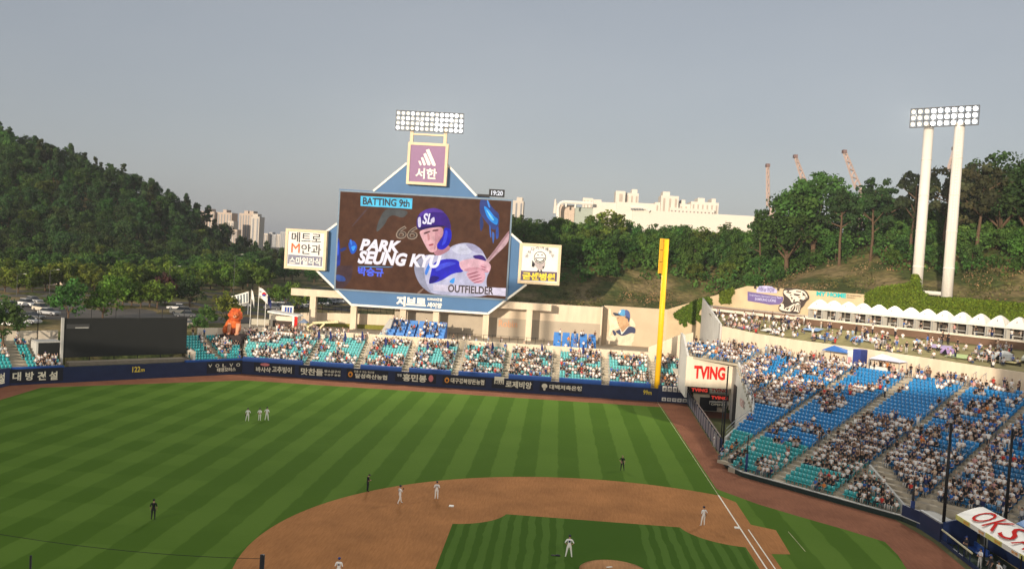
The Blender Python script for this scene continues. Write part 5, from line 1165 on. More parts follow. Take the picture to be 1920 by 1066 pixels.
def make_car(col, kind):
    t = thing('parked_car', (0, 0, 0), 'parked car', 'car', 'cars parked left of the ballpark')
    paint = mat('car_paint_%d_%d_%d' % tuple(int(c*99) for c in col), col, 0.25, 0.03, 1.0, spec=0.6); glass = mat('car_glass', (0.015, 0.018, 0.02), 0.1, 0.1, 1.0, spec=0.8)
    tyre = mat('tyre', (0.012, 0.012, 0.012), 0.9); rim = mat('rim', (0.35, 0.35, 0.36), 0.35, metal=0.6)
    L_, H1, H2 = (4.5, 0.80, 1.45) if kind == 0 else (4.7, 0.95, 1.75)
    prof = [(-L_/2, 0.30), (-L_/2, H1*0.9), (-L_/2+0.9, H1), (-L_*0.18, H1+0.03), (L_*0.38 if kind else L_*0.30, H1+0.03), (L_/2-0.05, H1*0.98), (L_/2, 0.5), (L_/2-0.05, 0.28)]
    m = MB(); m.prism([(x, -0.88, z) for x, z in prof], (0, 1.76, 0)); bd = m.build('body', paint, t)
    cab = [(-L_*0.20, H1+0.02), (-L_*0.04, H2), (L_*0.27 if kind == 0 else L_*0.36, H2), (L_*0.40 if kind == 0 else L_*0.46, H1+0.02)]
    m = MB(); m.loft([[(cab[0][0], -0.82, cab[0][1]), (cab[3][0], -0.82, cab[3][1]), (cab[3][0], 0.82, cab[3][1]), (cab[0][0], 0.82, cab[0][1])], [(cab[1][0], -0.66, cab[1][1]-0.06), (cab[2][0], -0.66, cab[2][1]-0.06), (cab[2][0], 0.66, cab[2][1]-0.06), (cab[1][0], 0.66, cab[1][1]-0.06)]]); m.build('windows', glass, t)
    MB().box(cab[1][0]-0.02, cab[2][0]+0.02, -0.68, 0.68, H2-0.07, H2).build('roof', paint, t)
    for x in (-L_*0.31, L_*0.29):
        for y in (-0.80, 0.80):
            wv = MB().tube((x, y-0.11, 0.33), (x, y+0.11, 0.33), 0.33, n=14).build('wheel', tyre, t); MB().tube((x, y+math.copysign(0.10, y), 0.33), (x, y+math.copysign(0.125, y), 0.33), 0.20, n=10).build('rim', rim, wv)
    for y in (-0.62, 0.62): MB().box(-L_/2-0.01, -L_/2+0.04, y-0.18, y+0.18, 0.58, 0.70).build('headlight', white, t); MB().box(L_/2-0.06, L_/2+0.01, y-0.15, y+0.15, 0.62, 0.75).build('tail_light', red_l, t)
    return t
CARC = {'white': (0.75, 0.73, 0.70), 'silver': (0.45, 0.45, 0.45), 'black': (0.012, 0.012, 0.014), 'grey': (0.12, 0.125, 0.13), 'cream': (0.66, 0.58, 0.46), 'blue': (0.03, 0.06, 0.18)}
protos = {}
def car(u, v, colour, rz, kind, label, z=6.03, xy=None):
    key = (colour, kind)
    if key not in protos: protos[key] = make_car(CARC[colour], kind); o = protos[key]
    else: o = copy_tree(protos[key])
    P = onZ(u, v, z) if xy is None else np.array([xy[0], xy[1], z]); o.location = (P[0], P[1], z); o.rotation_euler.z = RAD(rz); o['label'] = label
car(28, 612, 'white', 80, 0, 'white car nearest the left edge, in front of the car park wall'); car(53, 606, 'silver', 82, 0, 'silver car beside the nearest white car at the left edge'); car(62, 598, 'grey', 80, 0, 'dark grey car behind the nearest white car')
car(78, 583, 'cream', 60, 1, 'cream car alone in the middle of the left car park'); car(52, 574, 'white', 66, 1, 'white van like car at the far side of the left car park'); car(20, 576, 'silver', 70, 0, 'silver car far left beside the trees')
car(106, 571, 'cream', 60, 0, 'cream car half hidden by the first tree of the car park'); car(63, 567, 'silver', 70, 0, 'silver car in the farthest row of the left car park'); car(92, 590, 'silver', 75, 0, 'silver car just right of the lone cream car'); car(2, 590, 'black', 80, 0, 'black car cut off by the left picture edge')
car(338, 588, 'cream', -65, 1, 'cream van parked above the right end of the batter screen'); car(331, 580, 'white', -65, 0, 'white car behind the cream van'); car(352, 612, 'cream', -40, 0, 'cream car right beside the batter screen edge'); car(346, 594, 'grey', -65, 0, 'grey car in front of the cream van')
car(452, 575, 'white', -40, 0, 'white car under the striped board'); 
rng = random.Random(3)
for k in range(15):
    u = 512+9.5*k; r_ = 0
    colour = ['white', 'silver', 'white', 'grey', 'silver', 'white', 'black', 'blue'][rng.randrange(8)]
    pos = 'left of the concourse column' if u < 582 else 'right of the concourse column'
    for r_, vv in ((0, 581-0.10*(u-512)), (1, 572-0.12*(u-512))):
        if u > 640: continue
        car(u+rng.uniform(-2, 2)+4*r_, vv+rng.uniform(-1, 1), colour if r_ == 0 else ['white', 'silver', 'cream', 'grey'][rng.randrange(4)], 75+rng.uniform(-4, 4), rng.randrange(2),
            ('%s car, %s from the left in the %s row of the upper car park' % (colour if r_ == 0 else 'pale', (ORD+['fourteenth', 'fifteenth', 'sixteenth'])[k], 'front' if r_ == 0 else 'back')), 6.04)
# street lamps of the car park
def street_lamp(u, v, vt, label, arm=1.6, z=6.0):
    P = onZ(u, v, z); X = P[0]; T = onX(u, vt, X); t = thing('street_lamp', P, label, 'street lamp', 'street lamps by the car park')
    MB().tube(P, (P[0], P[1], T[2]), 0.07, 0.05, n=6).build('pole', mat('lamp_dark', (0.10, 0.10, 0.10)), t); MB().tube((P[0], P[1], T[2]), (P[0], P[1]-arm, T[2]+0.35), 0.04, n=5).build('arm', mat('lamp_dark', (0.10, 0.10, 0.10)), t)
    MB().box(P[0]-0.15, P[0]+0.15, P[1]-arm-0.7, P[1]-arm, T[2]+0.30, T[2]+0.42).build('lamp_head', concrete_g, t)
street_lamp(92, 566, 507, 'street lamp in front of the hedge by the left car park'); street_lamp(31, 560, 515, 'street lamp farthest left by the pale road'); street_lamp(316, 560, 500, 'street lamp above the batter screen among the trees', 2.4); street_lamp(437, 566, 478, 'tall street lamp left of the white side sign')
bo = thing('utility_hut', (205, 165, 6), 'small beige box hut on the roadside hedge', 'hut'); P = onX(111, 518, 215); MB().box(215, 218, P[1]-1.3, P[1]+1.3, 5.9, onX(111, 507, 215)[2]).build('wall', concrete, bo); MB().box(214.8, 218.2, P[1]-1.5, P[1]+1.5, onX(111, 507, 215)[2], onX(111, 507, 215)[2]+0.25).build('roof', concrete_w, bo)

# ------------------------------------------------------------------ distant buildings
def tower(X, u0, u1, vt, zb, depth, cols, label, name='apartment_tower', stripes=6, caps=((0.3, 0.45),), winc=(0.20, 0.21, 0.23), floors=0):
    ya = onX(u1, vt, X)[1]; yb_ = onX(u0, vt, X)[1]; zt_ = onX((u0+u1)/2, vt, X)[2]
    t = thing(name, (X, (ya+yb_)/2, zb), label, 'building', 'distant buildings')
    MB().box(X, X+depth, ya, yb_, zb, zt_).build('wall', cols, t)
    wn = mat('far_windows_%d' % int(winc[0]*100), winc, 0.4)
    for k in range(stripes):
        y0 = ya+(yb_-ya)*(k+0.28)/stripes; y1 = ya+(yb_-ya)*(k+0.62)/stripes
        MB().box(X-0.25, X-0.01, y0, y1, zb, zt_-2.0).build('window_strip', wn, t)
    if floors:
        for k in range(floors):
            z = zb+(zt_-zb)*(k+0.5)/floors; MB().box(X-0.32, X-0.27, ya+0.3, yb_-0.3, z, z+0.5).build('floor_band', cols, t)
    for c0, c1 in caps: MB().box(X+2, X+depth-2, ya+(yb_-ya)*c0, ya+(yb_-ya)*c1, zt_, zt_+3.0).build('roof_block', cols, t)
    return t
apt = mat('apartment_peach', (0.52, 0.42, 0.34), 0.8, 0.05, 0.02); apt2 = mat('apartment_pale', (0.60, 0.53, 0.45), 0.8, 0.05, 0.02); apt3 = mat('apartment_grey', (0.42, 0.42, 0.42), 0.8, 0.05, 0.02)
tower(900, 376, 402, 396, 6, 18, apt, 'broad pale apartment tower emerging from the left hillside', caps=((0.3, 0.5),), stripes=5)
tower(905, 402, 435, 398, 6, 18, apt, 'apartment tower right of the one touching the hillside', caps=((0.35, 0.55),), stripes=6)
tower(880, 427, 438, 414, 6, 14, apt2, 'narrow cream tower in front of the broad apartment tower', caps=(), stripes=2)
tower(870, 437, 445, 430, 6, 12, apt, 'short peach tower between the two tall apartment blocks', caps=(), stripes=2)
tower(910, 449, 474, 400, 6, 18, apt, 'tall peach apartment tower with many vertical ribs', caps=((0.0, 0.3), (0.4, 0.7)), stripes=5)
tower(860, 471, 487, 406, 6, 16, apt2, 'pale tower with a stepped top beside the ribbed tower', caps=((0.3, 0.9),), stripes=2)
tower(1250, 491, 502, 437, 6, 18, apt2, 'small pale tower left of the twin distant towers', stripes=3, caps=())
tower(1260, 502, 518, 439, 6, 18, apt3, 'distant grey tower in the middle of the small group', stripes=4, caps=((0.5, 0.9),))
tower(1240, 519, 529, 439, 6, 18, apt2, 'distant pale tower next to the grey one', stripes=3, caps=())
tower(1230, 526, 536, 434, 6, 18, apt3, 'distant grey tower just left of the white side sign', stripes=3, caps=())
tower(700, 466, 545, 463, 6, 14, apt2, 'long low pale building below the distant towers', 'low_block', stripes=9, caps=())
tower(700, 955, 982, 376, 6, 20, apt2, 'beige tower peeking out right of the scoreboard', stripes=3, caps=((0.1, 0.5),))
wb_m = mat('white_building', (0.72, 0.66, 0.57), 0.8, 0.03, 0.02)
def blk_(t, X, d, u0, u1, vt, vb, name, m_=wb_m):
    ya = onX(u1, vt, X)[1]; yb_ = onX(u0, vt, X)[1]; zt_ = onX((u0+u1)/2, vt, X)[2]; z0 = onX((u0+u1)/2, vb, X)[2]
    return MB().box(X, X+d, ya, yb_, z0, zt_).build(name, m_, t)
t = thing('museum_building', (400, -20, 20), 'long white windowless building on the hill right of the scoreboard', 'building')
blk_(t, 400, 20, 1156, 1230, 380, 470, 'main_block'); blk_(t, 402, 20, 1113, 1157, 379, 470, 'side_block'); blk_(t, 398, 20, 1186, 1420, 399, 480, 'long_wall')
blk_(t, 404, 18, 1050, 1113, 388, 470, 'glazed_wing', mat('greenish_glass', (0.36, 0.40, 0.34), 0.4))
blk_(t, 403.5, 2, 1050, 1078, 384, 470, 'pale_bay', mat('bay_peach', (0.58, 0.46, 0.36), 0.8))
def arch_frame(X, pts, th, name):
    m = MB()
    for (u0, v0), (u1, v1) in zip(pts[:-1], pts[1:]): m.tube(onX(u0, v0, X), onX(u1, v1, X), th, n=6)
    return m.build(name, white, t)
arch_frame(397, [(1046, 410), (1046, 390), (1049, 382), (1057, 378.5), (1112, 381.5)], 0.9, 'roof_frame'); arch_frame(397, [(1062, 379), (1061, 388)], 0.5, 'frame_strut'); arch_frame(397, [(1080, 380), (1078, 390)], 0.5, 'frame_strut')
arch_frame(397, [(1182, 388), (1205, 389), (1212, 391), (1218, 396)], 0.8, 'roof_frame')
for k in range(5): blk_(t, 396.5, 0.8, 1183+k*5, 1186+k*5, 390.5, 393.5, 'frame_window', mat('far_windows_20', (0.2, 0.21, 0.23)))
tower(600, 1155, 1173, 358, 20, 20, wb_m, 'tall white block rising behind the windowless building', stripes=1, caps=(), winc=(0.48, 0.40, 0.33)); tower(605, 1172, 1198, 362, 20, 20, wb_m, 'stepped white block right of the tallest one', stripes=3, caps=((0.1, 0.5),), winc=(0.48, 0.40, 0.33))
tower(600, 1093, 1112, 371, 20, 20, wb_m, 'small white rooftop tower above the glazed wing', stripes=3, caps=(), winc=(0.48, 0.40, 0.33)); tower(600, 1112, 1128, 374, 20, 20, wb_m, 'low white rooftop block beside the small tower', stripes=2, caps=(), winc=(0.48, 0.40, 0.33))
tower(610, 1240, 1273, 367, 20, 20, wb_m, 'white tower in the middle of the terraced roofs', stripes=3, caps=((0.5, 0.9),), winc=(0.48, 0.40, 0.33)); tower(615, 1228, 1300, 381, 20, 22, wb_m, 'long terraced white block under the middle tower', stripes=8, caps=((0.2, 0.3), (0.6, 0.7)), winc=(0.45, 0.38, 0.32))
tower(612, 1296, 1348, 379, 20, 22, wb_m, 'white block with small roof cubes at the right end', stripes=6, caps=((0.1, 0.25), (0.5, 0.75)), winc=(0.45, 0.38, 0.32)); tower(608, 1256, 1340, 391, 20, 10, wb_m, 'low white block with a row of dark windows', stripes=12, caps=(), winc=(0.25, 0.2, 0.18))
def spire(u, v0, v1, X, r, label): P = onX(u, v1, X); T = onX(u, v0, X); tag(MB().tube((X, P[1], P[2]), (X, T[1], T[2]), r, r*0.3, n=8).build('spire', wb_m), label, 'spire')
spire(1041.5, 373, 400, 620, 2.0, 'thin pale spire at the left end of the white buildings')
# cranes
crm = mat('crane_salmon', (0.50, 0.38, 0.33), 0.6, 0.08, 0.1)
def crane(P, T, w0, w1, label, X=450):
    a = onX(*P, X); c = onX(*T, X); t = thing('tower_crane', (X, a[1], 30), label, 'crane', 'tower cranes beyond the right bank')
    b0_ = np.array([X, a[1]+(0 if abs(a[1]-c[1]) < 1 else -2.0), 28.0]); d = c-a; Lb = np.linalg.norm(d); d /= Lb; side = np.cross(d, (1, 0, 0))
    m = MB()
    for sg in (-1, 1):
        for dx in (0, 1.6): m.tube(a+side*sg*w0+np.array([dx, 0, 0]), c+side*sg*w1+np.array([dx, 0, 0]), 0.24, n=4)
    nseg = max(6, int(Lb/2.2))
    for k in range(nseg):
        f0, f1 = k/nseg, (k+1)/nseg; sg = 1 if k % 2 else -1
        m.tube(a+d*Lb*f0+side*sg*(w0+(w1-w0)*f0), a+d*Lb*f1-side*sg*(w0+(w1-w0)*f1), 0.3, n=4); m.tube(a+d*Lb*f0+side*sg*(w0+(w1-w0)*f0)+np.array([1.6, 0, 0]), a+d*Lb*f1-side*sg*(w0+(w1-w0)*f1)+np.array([1.6, 0, 0]), 0.3, n=4)
    m.build('boom', crm, t); MB().box(X-0.8, X+2.4, c[1]-1.0, c[1]+1.0, c[2]-0.8, c[2]+0.9).build('boom_head', mat('crane_dark', (0.2, 0.13, 0.12)), t)
    MB().box(X-1, X+2, b0_[1]-1.3, b0_[1]+1.3, b0_[2]-18, a[2]).build('mast', crm, t)
crane((1441, 388), (1440, 310), 0.75, 0.55, 'leftmost salmon crane boom, standing vertical'); crane((1512, 350), (1492, 293), 1.3, 0.5, 'second salmon crane boom leaning left behind the pines'); crane((1610, 352), (1584, 284), 1.6, 0.7, 'third and largest salmon crane boom leaning left'); crane((1780, 318), (1791, 278), 0.7, 0.4, 'salmon crane boom seen between the two tower posts')

# ------------------------------------------------------------------ the third base grandstand behind the camera (throws the evening shade over the field)
gs = thing('main_grandstand', (-50, 40, 0), 'main grandstand on the third base side behind the viewer', 'stand')
m = MB()
for k in range(14): m.box(-22.5-1.2*(k+1), -22.5-1.2*k, -30, 150, -0.4, 1.2+0.38*k)
for k in range(20): m.box(-46-0.95*(k+1), -46-0.95*k, -30, 150, 12.0+0.45*k, 13.0+0.45*k)
m.build('seating_deck', concrete_g, gs)
MB().box(-68, -66.5, -30, 150, -0.4, SHADE_H).build('rear_wall', concrete_g, gs)
MB().box(-68, -64.0, -30, 150, SHADE_H-0.8, SHADE_H).build('roof_slab', concrete_g, gs)
MB().box(-72, -67, -60, SHADE_Y, -0.4, SHADE_H+9).build('shade_block', concrete_g, gs)  # added unseen block whose edge casts the upright shadow on the long wall
# ------------------------------------------------------------------ trees
leafm = cmat('foliage', 0.85, 0.26, 0.26)
def leaf_cloud(rg, clumps, per, size, base_col, spread=1.0, flatz=1.0):
    """leaf quads grouped in clumps; clumps are (x, y, z, r); each clump has its own tone"""
    cl = np.array(clumps); n = len(cl)
    tone = rg.uniform(0.58, 1.5, n); yel = rg.uniform(-0.25, 0.35, n)
    idx = np.repeat(np.arange(n), per); N = len(idx)
    d = rg.normal(size=(N, 3)); d /= np.linalg.norm(d, axis=1)[:, None]; d[:, 2] = d[:, 2]*0.8+0.15
    rad = rg.uniform(0.55, 1.08, N)
    P = cl[idx, :3]+d*(cl[idx, 3]*rad)[:, None]*np.array([1, 1, flatz])
    nrm = d+rg.normal(scale=0.45, size=(N, 3)); nrm /= np.linalg.norm(nrm, axis=1)[:, None]
    a = np.cross(nrm, rg.normal(size=(N, 3))); a /= np.linalg.norm(a, axis=1)[:, None]; b = np.cross(nrm, a)
    s = rg.uniform(0.6, 1.25, N)[:, None]*size
    V = np.stack([P-a*s-b*s*0.25, P+b*s*0.75-a*s*0.1, P+a*s+b*s*0.1, P-b*s*0.8+a*s*0.15], 1).reshape(-1, 3)
    F = np.arange(N*4).reshape(-1, 4)
    c = np.array(base_col)[None]*(tone[idx]*rg.uniform(0.8, 1.2, N))[:, None]
    c[:, 0] *= 1+np.maximum(yel[idx], 0)*0.9; c[:, 1] *= 1+yel[idx]*0.15
    return V, F, np.repeat(c, 4, 0)
def crown_clumps(rg, rx, ry, rz, zc, n, r0, r1, hole=0.35):
    out = []
    while len(out) < n:
        q = rg.uniform(-1, 1, 3); L_ = np.linalg.norm(q)
        if L_ > 1 or L_ < hole or q[2] < -0.75: continue
        k = 1+0.18*math.sin(q[0]*5+rx)*math.sin(q[1]*4+1)
        out.append((q[0]*rx*k, q[1]*ry*k, zc+q[2]*rz*k, rg.uniform(r0, r1)))
    return out
def tree_proto(name, seed, kind, col):
    """a trunk mesh and a crown mesh at the origin"""
    rg = np.random.default_rng(seed); tr_ = MB()
    if kind == 'broad':
        h = rg.uniform(1.3, 2.0); tr_.tube((0, 0, -0.5), (0.1, 0.05, h), 0.22, 0.14, n=6)
        for k in range(4):
            t = k*1.57+rg.uniform(-.4, .4); tr_.tube((0.1, 0.05, h-0.2), (1.5*math.cos(t), 1.5*math.sin(t), h+1.9), 0.10, 0.04, n=5)
        cl = crown_clumps(rg, 3.1, 3.1, 2.7, h+2.3, 52, 0.6, 1.1); V, F, C = leaf_cloud(rg, cl, 30, 0.26, col)
    elif kind == 'big':
        h = 5.0; tr_.tube((0, 0, -1), (0.3, 0.2, h), 0.5, 0.32, n=8)
        for k in range(7):
            t = k*0.9+rg.uniform(-.3, .3); tr_.tube((0.3, 0.2, h-rg.uniform(0, 1.5)), (4*math.cos(t), 4*math.sin(t), h+rg.uniform(2, 6)), 0.22, 0.07, n=5)
        cl = crown_clumps(rg, 6.2, 6.2, 6.0, h+5.2, 120, 0.9, 1.7, 0.3); V, F, C = leaf_cloud(rg, cl, 48, 0.30, col)
    elif kind == 'forest':
        tr_.tube((0, 0, -2), (0, 0, 5), 0.25, 0.12, n=5)
        cl = crown_clumps(rg, 3.8, 3.8, 3.6, 4.4, 56, 0.7, 1.4); V, F, C = leaf_cloud(rg, cl, 46, 0.28, col)
    elif kind == 'spiky':
        tr_.tube((0, 0, -2), (0, 0, 8), 0.22, 0.05, n=5); cl = []
        for k in range(40):
            z = rg.uniform(1.5, 9.5); r = 2.7*(1-(z/10.5))**0.7; t = rg.uniform(0, 6.28); cl.append((r*math.cos(t)*rg.uniform(.4, 1), r*math.sin(t)*rg.uniform(.4, 1), z, rg.uniform(0.5, 0.9)))
        V, F, C = leaf_cloud(rg, cl, 30, 0.32, col)
    elif kind == 'pine':
        h = rg.uniform(7.5, 9.0); lean = rg.uniform(-0.9, 0.9)
        pts_ = [np.array([0, 0, -1.0]), np.array([lean*0.3, 0.2, h*0.4]), np.array([lean*0.8, -0.1, h*0.75]), np.array([lean, 0.1, h+1.2])]
        for k in range(3): tr_.tube(pts_[k], pts_[k+1], 0.30-0.07*k, 0.23-0.07*k, n=7)
        cl = []
        for k in range(9):
            t = k*2.4+rg.uniform(-.5, .5); z0 = h*rg.uniform(0.45, 0.95); L_ = rg.uniform(2.0, 4.4)*(1.15-0.4*z0/h)
            a = np.array([lean*z0/h, 0, z0]); b = a+np.array([L_*math.cos(t), L_*math.sin(t), rg.uniform(0.8, 2.0)]); tr_.tube(a, b, 0.11, 0.04, n=5)
            for q in range(4): cl.append((*(a+(b-a)*rg.uniform(0.55, 1.1)+rg.normal(scale=0.5, size=3)*np.array([1, 1, .4])), rg.uniform(0.6, 1.1)))
        for q in range(14): cl.append((lean+rg.normal(scale=1.3), rg.normal(scale=1.3), h+rg.uniform(0.2, 2.6), rg.uniform(0.6, 1.1)))
        V, F, C = leaf_cloud(rg, cl, 34, 0.27, col, flatz=0.6)
    tm = tr_.mesh('trunk', bark); cm = npmesh('crown', V, F, leafm, col=C)
    return tm, cm
def forest_mesh(seed, kind, col):
    tm, cm = tree_proto('x', seed, kind, col)
    # one mesh of trunk and crown for far trees that show no parts
    V = np.array([v.co[:] for v in cm.vertices]); F = np.array([p.vertices[:] for p in cm.polygons]); C = np.empty(len(V)*4, np.float32); cm.color_attributes['Col'].data.foreach_get('color', C); C = C.reshape(-1, 4)[:, :3]
    t = MB().tube((0, 0, -2), (0, 0, 5), 0.25, 0.12, n=4, caps=False); TV = np.array(t.v); TF = np.array(t.f)
    return npmesh('tree', np.concatenate([V, TV]), np.concatenate([F, TF+len(V)]), leafm, col=np.concatenate([C, np.tile([0.1, 0.065, 0.04], (len(TV), 1))]))
G_DARK = (0.036, 0.080, 0.024); G_MID = (0.052, 0.122, 0.026); G_WARM = (0.085, 0.135, 0.024); G_YEL = (0.115, 0.160, 0.024); G_BRIGHT = (0.085, 0.155, 0.022)
LEFT_ME = [forest_mesh(11+i, 'forest', c) for i, c in enumerate((G_DARK, G_DARK, G_MID, G_MID, (0.044, 0.075, 0.02), G_WARM))]+[forest_mesh(31+i, 'spiky', c) for i, c in enumerate((G_DARK, (0.038, 0.055, 0.018), G_DARK))]
RIGHT_ME = [forest_mesh(51+i, 'forest', c) for i, c in enumerate((G_MID, G_MID, (0.064, 0.135, 0.024), (0.058, 0.125, 0.026), (0.046, 0.098, 0.024), G_WARM))]
def project(P):
    d = np.atleast_2d(P)-CAM; z = d@CF; return 960+FPX*(d@CR)/z, 533-FPX*(d@CU)/z, z
def poisson(x0, x1, y0, y1, step, ok, seed):
    rg = np.random.default_rng(seed); out = []
    nx = int((x1-x0)/step); ny_ = int((y1-y0)/step)
    for i in range(nx):
        for j in range(ny_):
            x = x0+(i+rg.uniform(0.1, 0.9))*step; y = y0+(j+(0.5 if i % 2 else 0)+rg.uniform(0.1, 0.9)*0.8)*step
            if ok(x, y): out.append((x, y))
    return out, rg
def in_view(x, y, z, mg=25):
    u, v, d = project((x, y, z)); return -mg < u[0] < 1920+mg and d[0] > 5
# wood on the left hill
def okL(x, y):
    z = float(ground_z(x, y)); return (x-286+0.12*(y-200) > 4) and z > 6.6 and in_view(x, y, z, 40)
ptsL, rg = poisson(290, 405, 150, 345, 7.6, okL, 5)
ptsL.sort(key=lambda q: q[0]); print('left wood', len(ptsL))
def place_left(x, y):
    u = float(project((x, y, float(ground_z(x, y))+4))[0][0])
    hor = 'at the left picture edge' if u < 60 else 'left of the middle' if u < 170 else 'in the middle' if u < 280 else 'towards its right end' if u < 380 else 'where it meets the towers'
    return ('at the foot of the left hill' if x < 318 else 'low on the left hill' if x < 340 else 'half way up the left hill' if x < 362 else 'high on the left hill' if x < 384 else 'on the crest of the left hill')+', '+hor
def place_right(x, y):
    u = float(project((x, y, float(ground_z(x, y))+4))[0][0]); d = bank_d(x, y)
    hor = 'right behind the scoreboard' if u < 1060 else 'below the white building' if u < 1180 else 'just left of the yellow pole' if u < 1240 else 'right of the yellow pole' if u < 1340 else 'above the purple sign wall' if u < 1480 else 'above the animal mural' if u < 1640 else 'behind the floodlight tower' if u < 1800 else 'towards the right picture edge'
    return ('lowest on the right bank' if d < 30 else 'low on the right bank' if d < 42 else 'mid slope on the right bank' if d < 56 else 'high on the right bank' if d < 70 else 'topmost on the right bank')+', '+hor
TONE = {0: 'dark green', 1: 'dark', 2: 'mid green', 3: 'green', 4: 'dusky', 5: 'olive', 6: 'dark', 7: 'dusky', 8: 'dark green'}; TONER = {0: 'mid green', 1: 'green', 2: 'fresh green', 3: 'light green', 4: 'darker green', 5: 'olive'}
def wood_tree(me, x, y, sc, label, group, name):
    o = link(bpy.data.objects.new(name, me)); z = float(ground_z(x, y)); o.location = (x, y, z-0.3); o.rotation_euler.z = rg.uniform(0, 6.28); o.scale = (sc*rg.uniform(.85, 1.15), sc*rg.uniform(.85, 1.15), sc*rg.uniform(0.85, 1.15)); tag(o, label, 'tree', group); return o
for k, (x, y) in enumerate(ptsL):
    spiky = (x > 372 and rg.uniform() < 0.6) or rg.uniform() < 0.12
    i = rg.integers(6, 9) if spiky else rg.choice([0, 1, 2, 3, 4, 5], p=[.22, .22, .18, .16, .16, .06])
    if k < 300: wood_tree(LEFT_ME[i], x, y, rg.uniform(0.95, 1.35), TONE[int(i)]+(' pointed tree ' if spiky else ' round tree ')+place_left(x, y), 'wood on the left hill', 'conifer_tree' if spiky else 'woodland_tree')
def stuff_trees(name, meshes, items, label):
    """far trees merged into one mass: items are (mesh index, x, y, z, scale, turn)"""
    VV = []; FF = []; CC = []; o_ = 0
    for i, x, y, z, sc, a in items:
        me = meshes[i]; V = np.empty(len(me.vertices)*3, np.float32); me.vertices.foreach_get('co', V); V = V.reshape(-1, 3); F = np.empty(len(me.loops), np.int32); me.loops.foreach_get('vertex_index', F); F = F.reshape(-1, 4)
        C = np.empty(len(V)*4, np.float32); me.color_attributes['Col'].data.foreach_get('color', C)
        c, s_ = math.cos(a), math.sin(a); W = np.stack([V[:, 0]*c-V[:, 1]*s_, V[:, 0]*s_+V[:, 1]*c, V[:, 2]], 1)*sc+np.array([x, y, z]); VV.append(W); FF.append(F+o_); CC.append(C.reshape(-1, 4)[:, :3]); o_ += len(V)
    o = link(bpy.data.objects.new(name, npmesh(name, np.concatenate(VV), np.concatenate(FF), leafm, col=np.concatenate(CC)))); return tag(o, label, 'trees', kind='stuff')
rest = [(int(rg.integers(0, 6)), x, y, float(ground_z(x, y))-0.3, rg.uniform(1.0, 1.3), rg.uniform(0, 6.28)) for x, y in ptsL[300:]]
# low growth that fills the gaps of the wood
def undergrowth(name, pts_, size, col, label, h=1.4, per=26, rmul=1.0):
    rg2 = np.random.default_rng(91); cl = [(x+rg2.uniform(-1, 1), y+rg2.uniform(-1, 1), float(ground_z(x, y))+h*rg2.uniform(0.1, 0.9), rg2.uniform(0.9, 1.9)*rmul) for x, y in pts_]
    V, F, C = leaf_cloud(rg2, cl, per, size, col); o = link(bpy.data.objects.new(name, npmesh(name, V, F, leafm, col=C))); return tag(o, label, kind='stuff', cat='undergrowth')
ug, _ = poisson(286, 400, 150, 345, 3.6, okL, 8)
if rest: stuff_trees('distant_wood', LEFT_ME, rest, 'far trees at the back of the wood on the left hill')
undergrowth('undergrowth', ug, 0.42, G_DARK, 'dense undergrowth under the wood on the left hill', 3.4, 26, 1.5)
# wood on the right bank
def bank_d(x, y): s_ = (x-48.4)*0.67267-(y+4.5)*0.73994; return max(x-138.5, s_-60.0)
def okR(x, y):
    d = bank_d(x, y); z = float(ground_z(x, y)); return 26+5*math.sin(y*0.13+x*.05) < d < 88 and y < 46 and in_view(x, y, z, 40)
ptsR, rg = poisson(90, 260, -150, 60, 6.2, okR, 6)
ptsR.sort(key=lambda q: bank_d(*q)); print('right wood', len(ptsR))
itemsR = []
for k, (x, y) in enumerate(ptsR):
    i = int(rg.choice(6, p=[.22, .2, .2, .16, .14, .08])); sc = rg.uniform(0.62, 1.0)*(0.62 if bank_d(x, y) < 30 else 1)
    if k < 300: wood_tree(RIGHT_ME[i], x, y, sc, TONER[i]+' tree '+place_right(x, y), 'wood on the right bank', 'hillside_tree')
    else: itemsR.append((i, x, y, float(ground_z(x, y))-0.3, sc*1.05, rg.uniform(0, 6.28)))
if itemsR: stuff_trees('distant_wood', RIGHT_ME, itemsR, 'far trees at the back of the wood on the right bank')
ugR, _ = poisson(90, 240, -150, 60, 3.4, lambda x, y: 25+4*math.sin(y*0.13+x*.05) < bank_d(x, y) < 75 and y < 46 and in_view(x, y, 25, 20), 9)
undergrowth('undergrowth', ugR, 0.36, G_MID, 'leafy undergrowth beneath the wood on the right bank', 3.0, 30, 1.3)
scr_pts, rgs = poisson(90, 190, -130, 55, 3.0, lambda x, y: 0.8 < bank_d(x, y) < 29 and y < 50 and in_view(x, y, 20, 10) and (math.sin(x*.21+y*.13)+math.sin(y*.31-x*.1)+0.9*math.sin(y*.07)) > 0.35, 12)
undergrowth('scrub', scr_pts, 0.2, (0.10, 0.11, 0.035), 'patches of low scrub on the bare earth bank', 0.8, 26)
dry_pts, _ = poisson(90, 190, -130, 55, 2.6, lambda x, y: 0.5 < bank_d(x, y) < 28 and y < 50 and in_view(x, y, 20, 10) and (math.sin(x*.17-y*.23)+math.sin(y*.11+x*.3)) > 0.5, 13)
undergrowth('dry_grass', dry_pts, 0.16, (0.34, 0.25, 0.12), 'tufts of dry straw coloured grass on the bare bank', 0.4, 22)
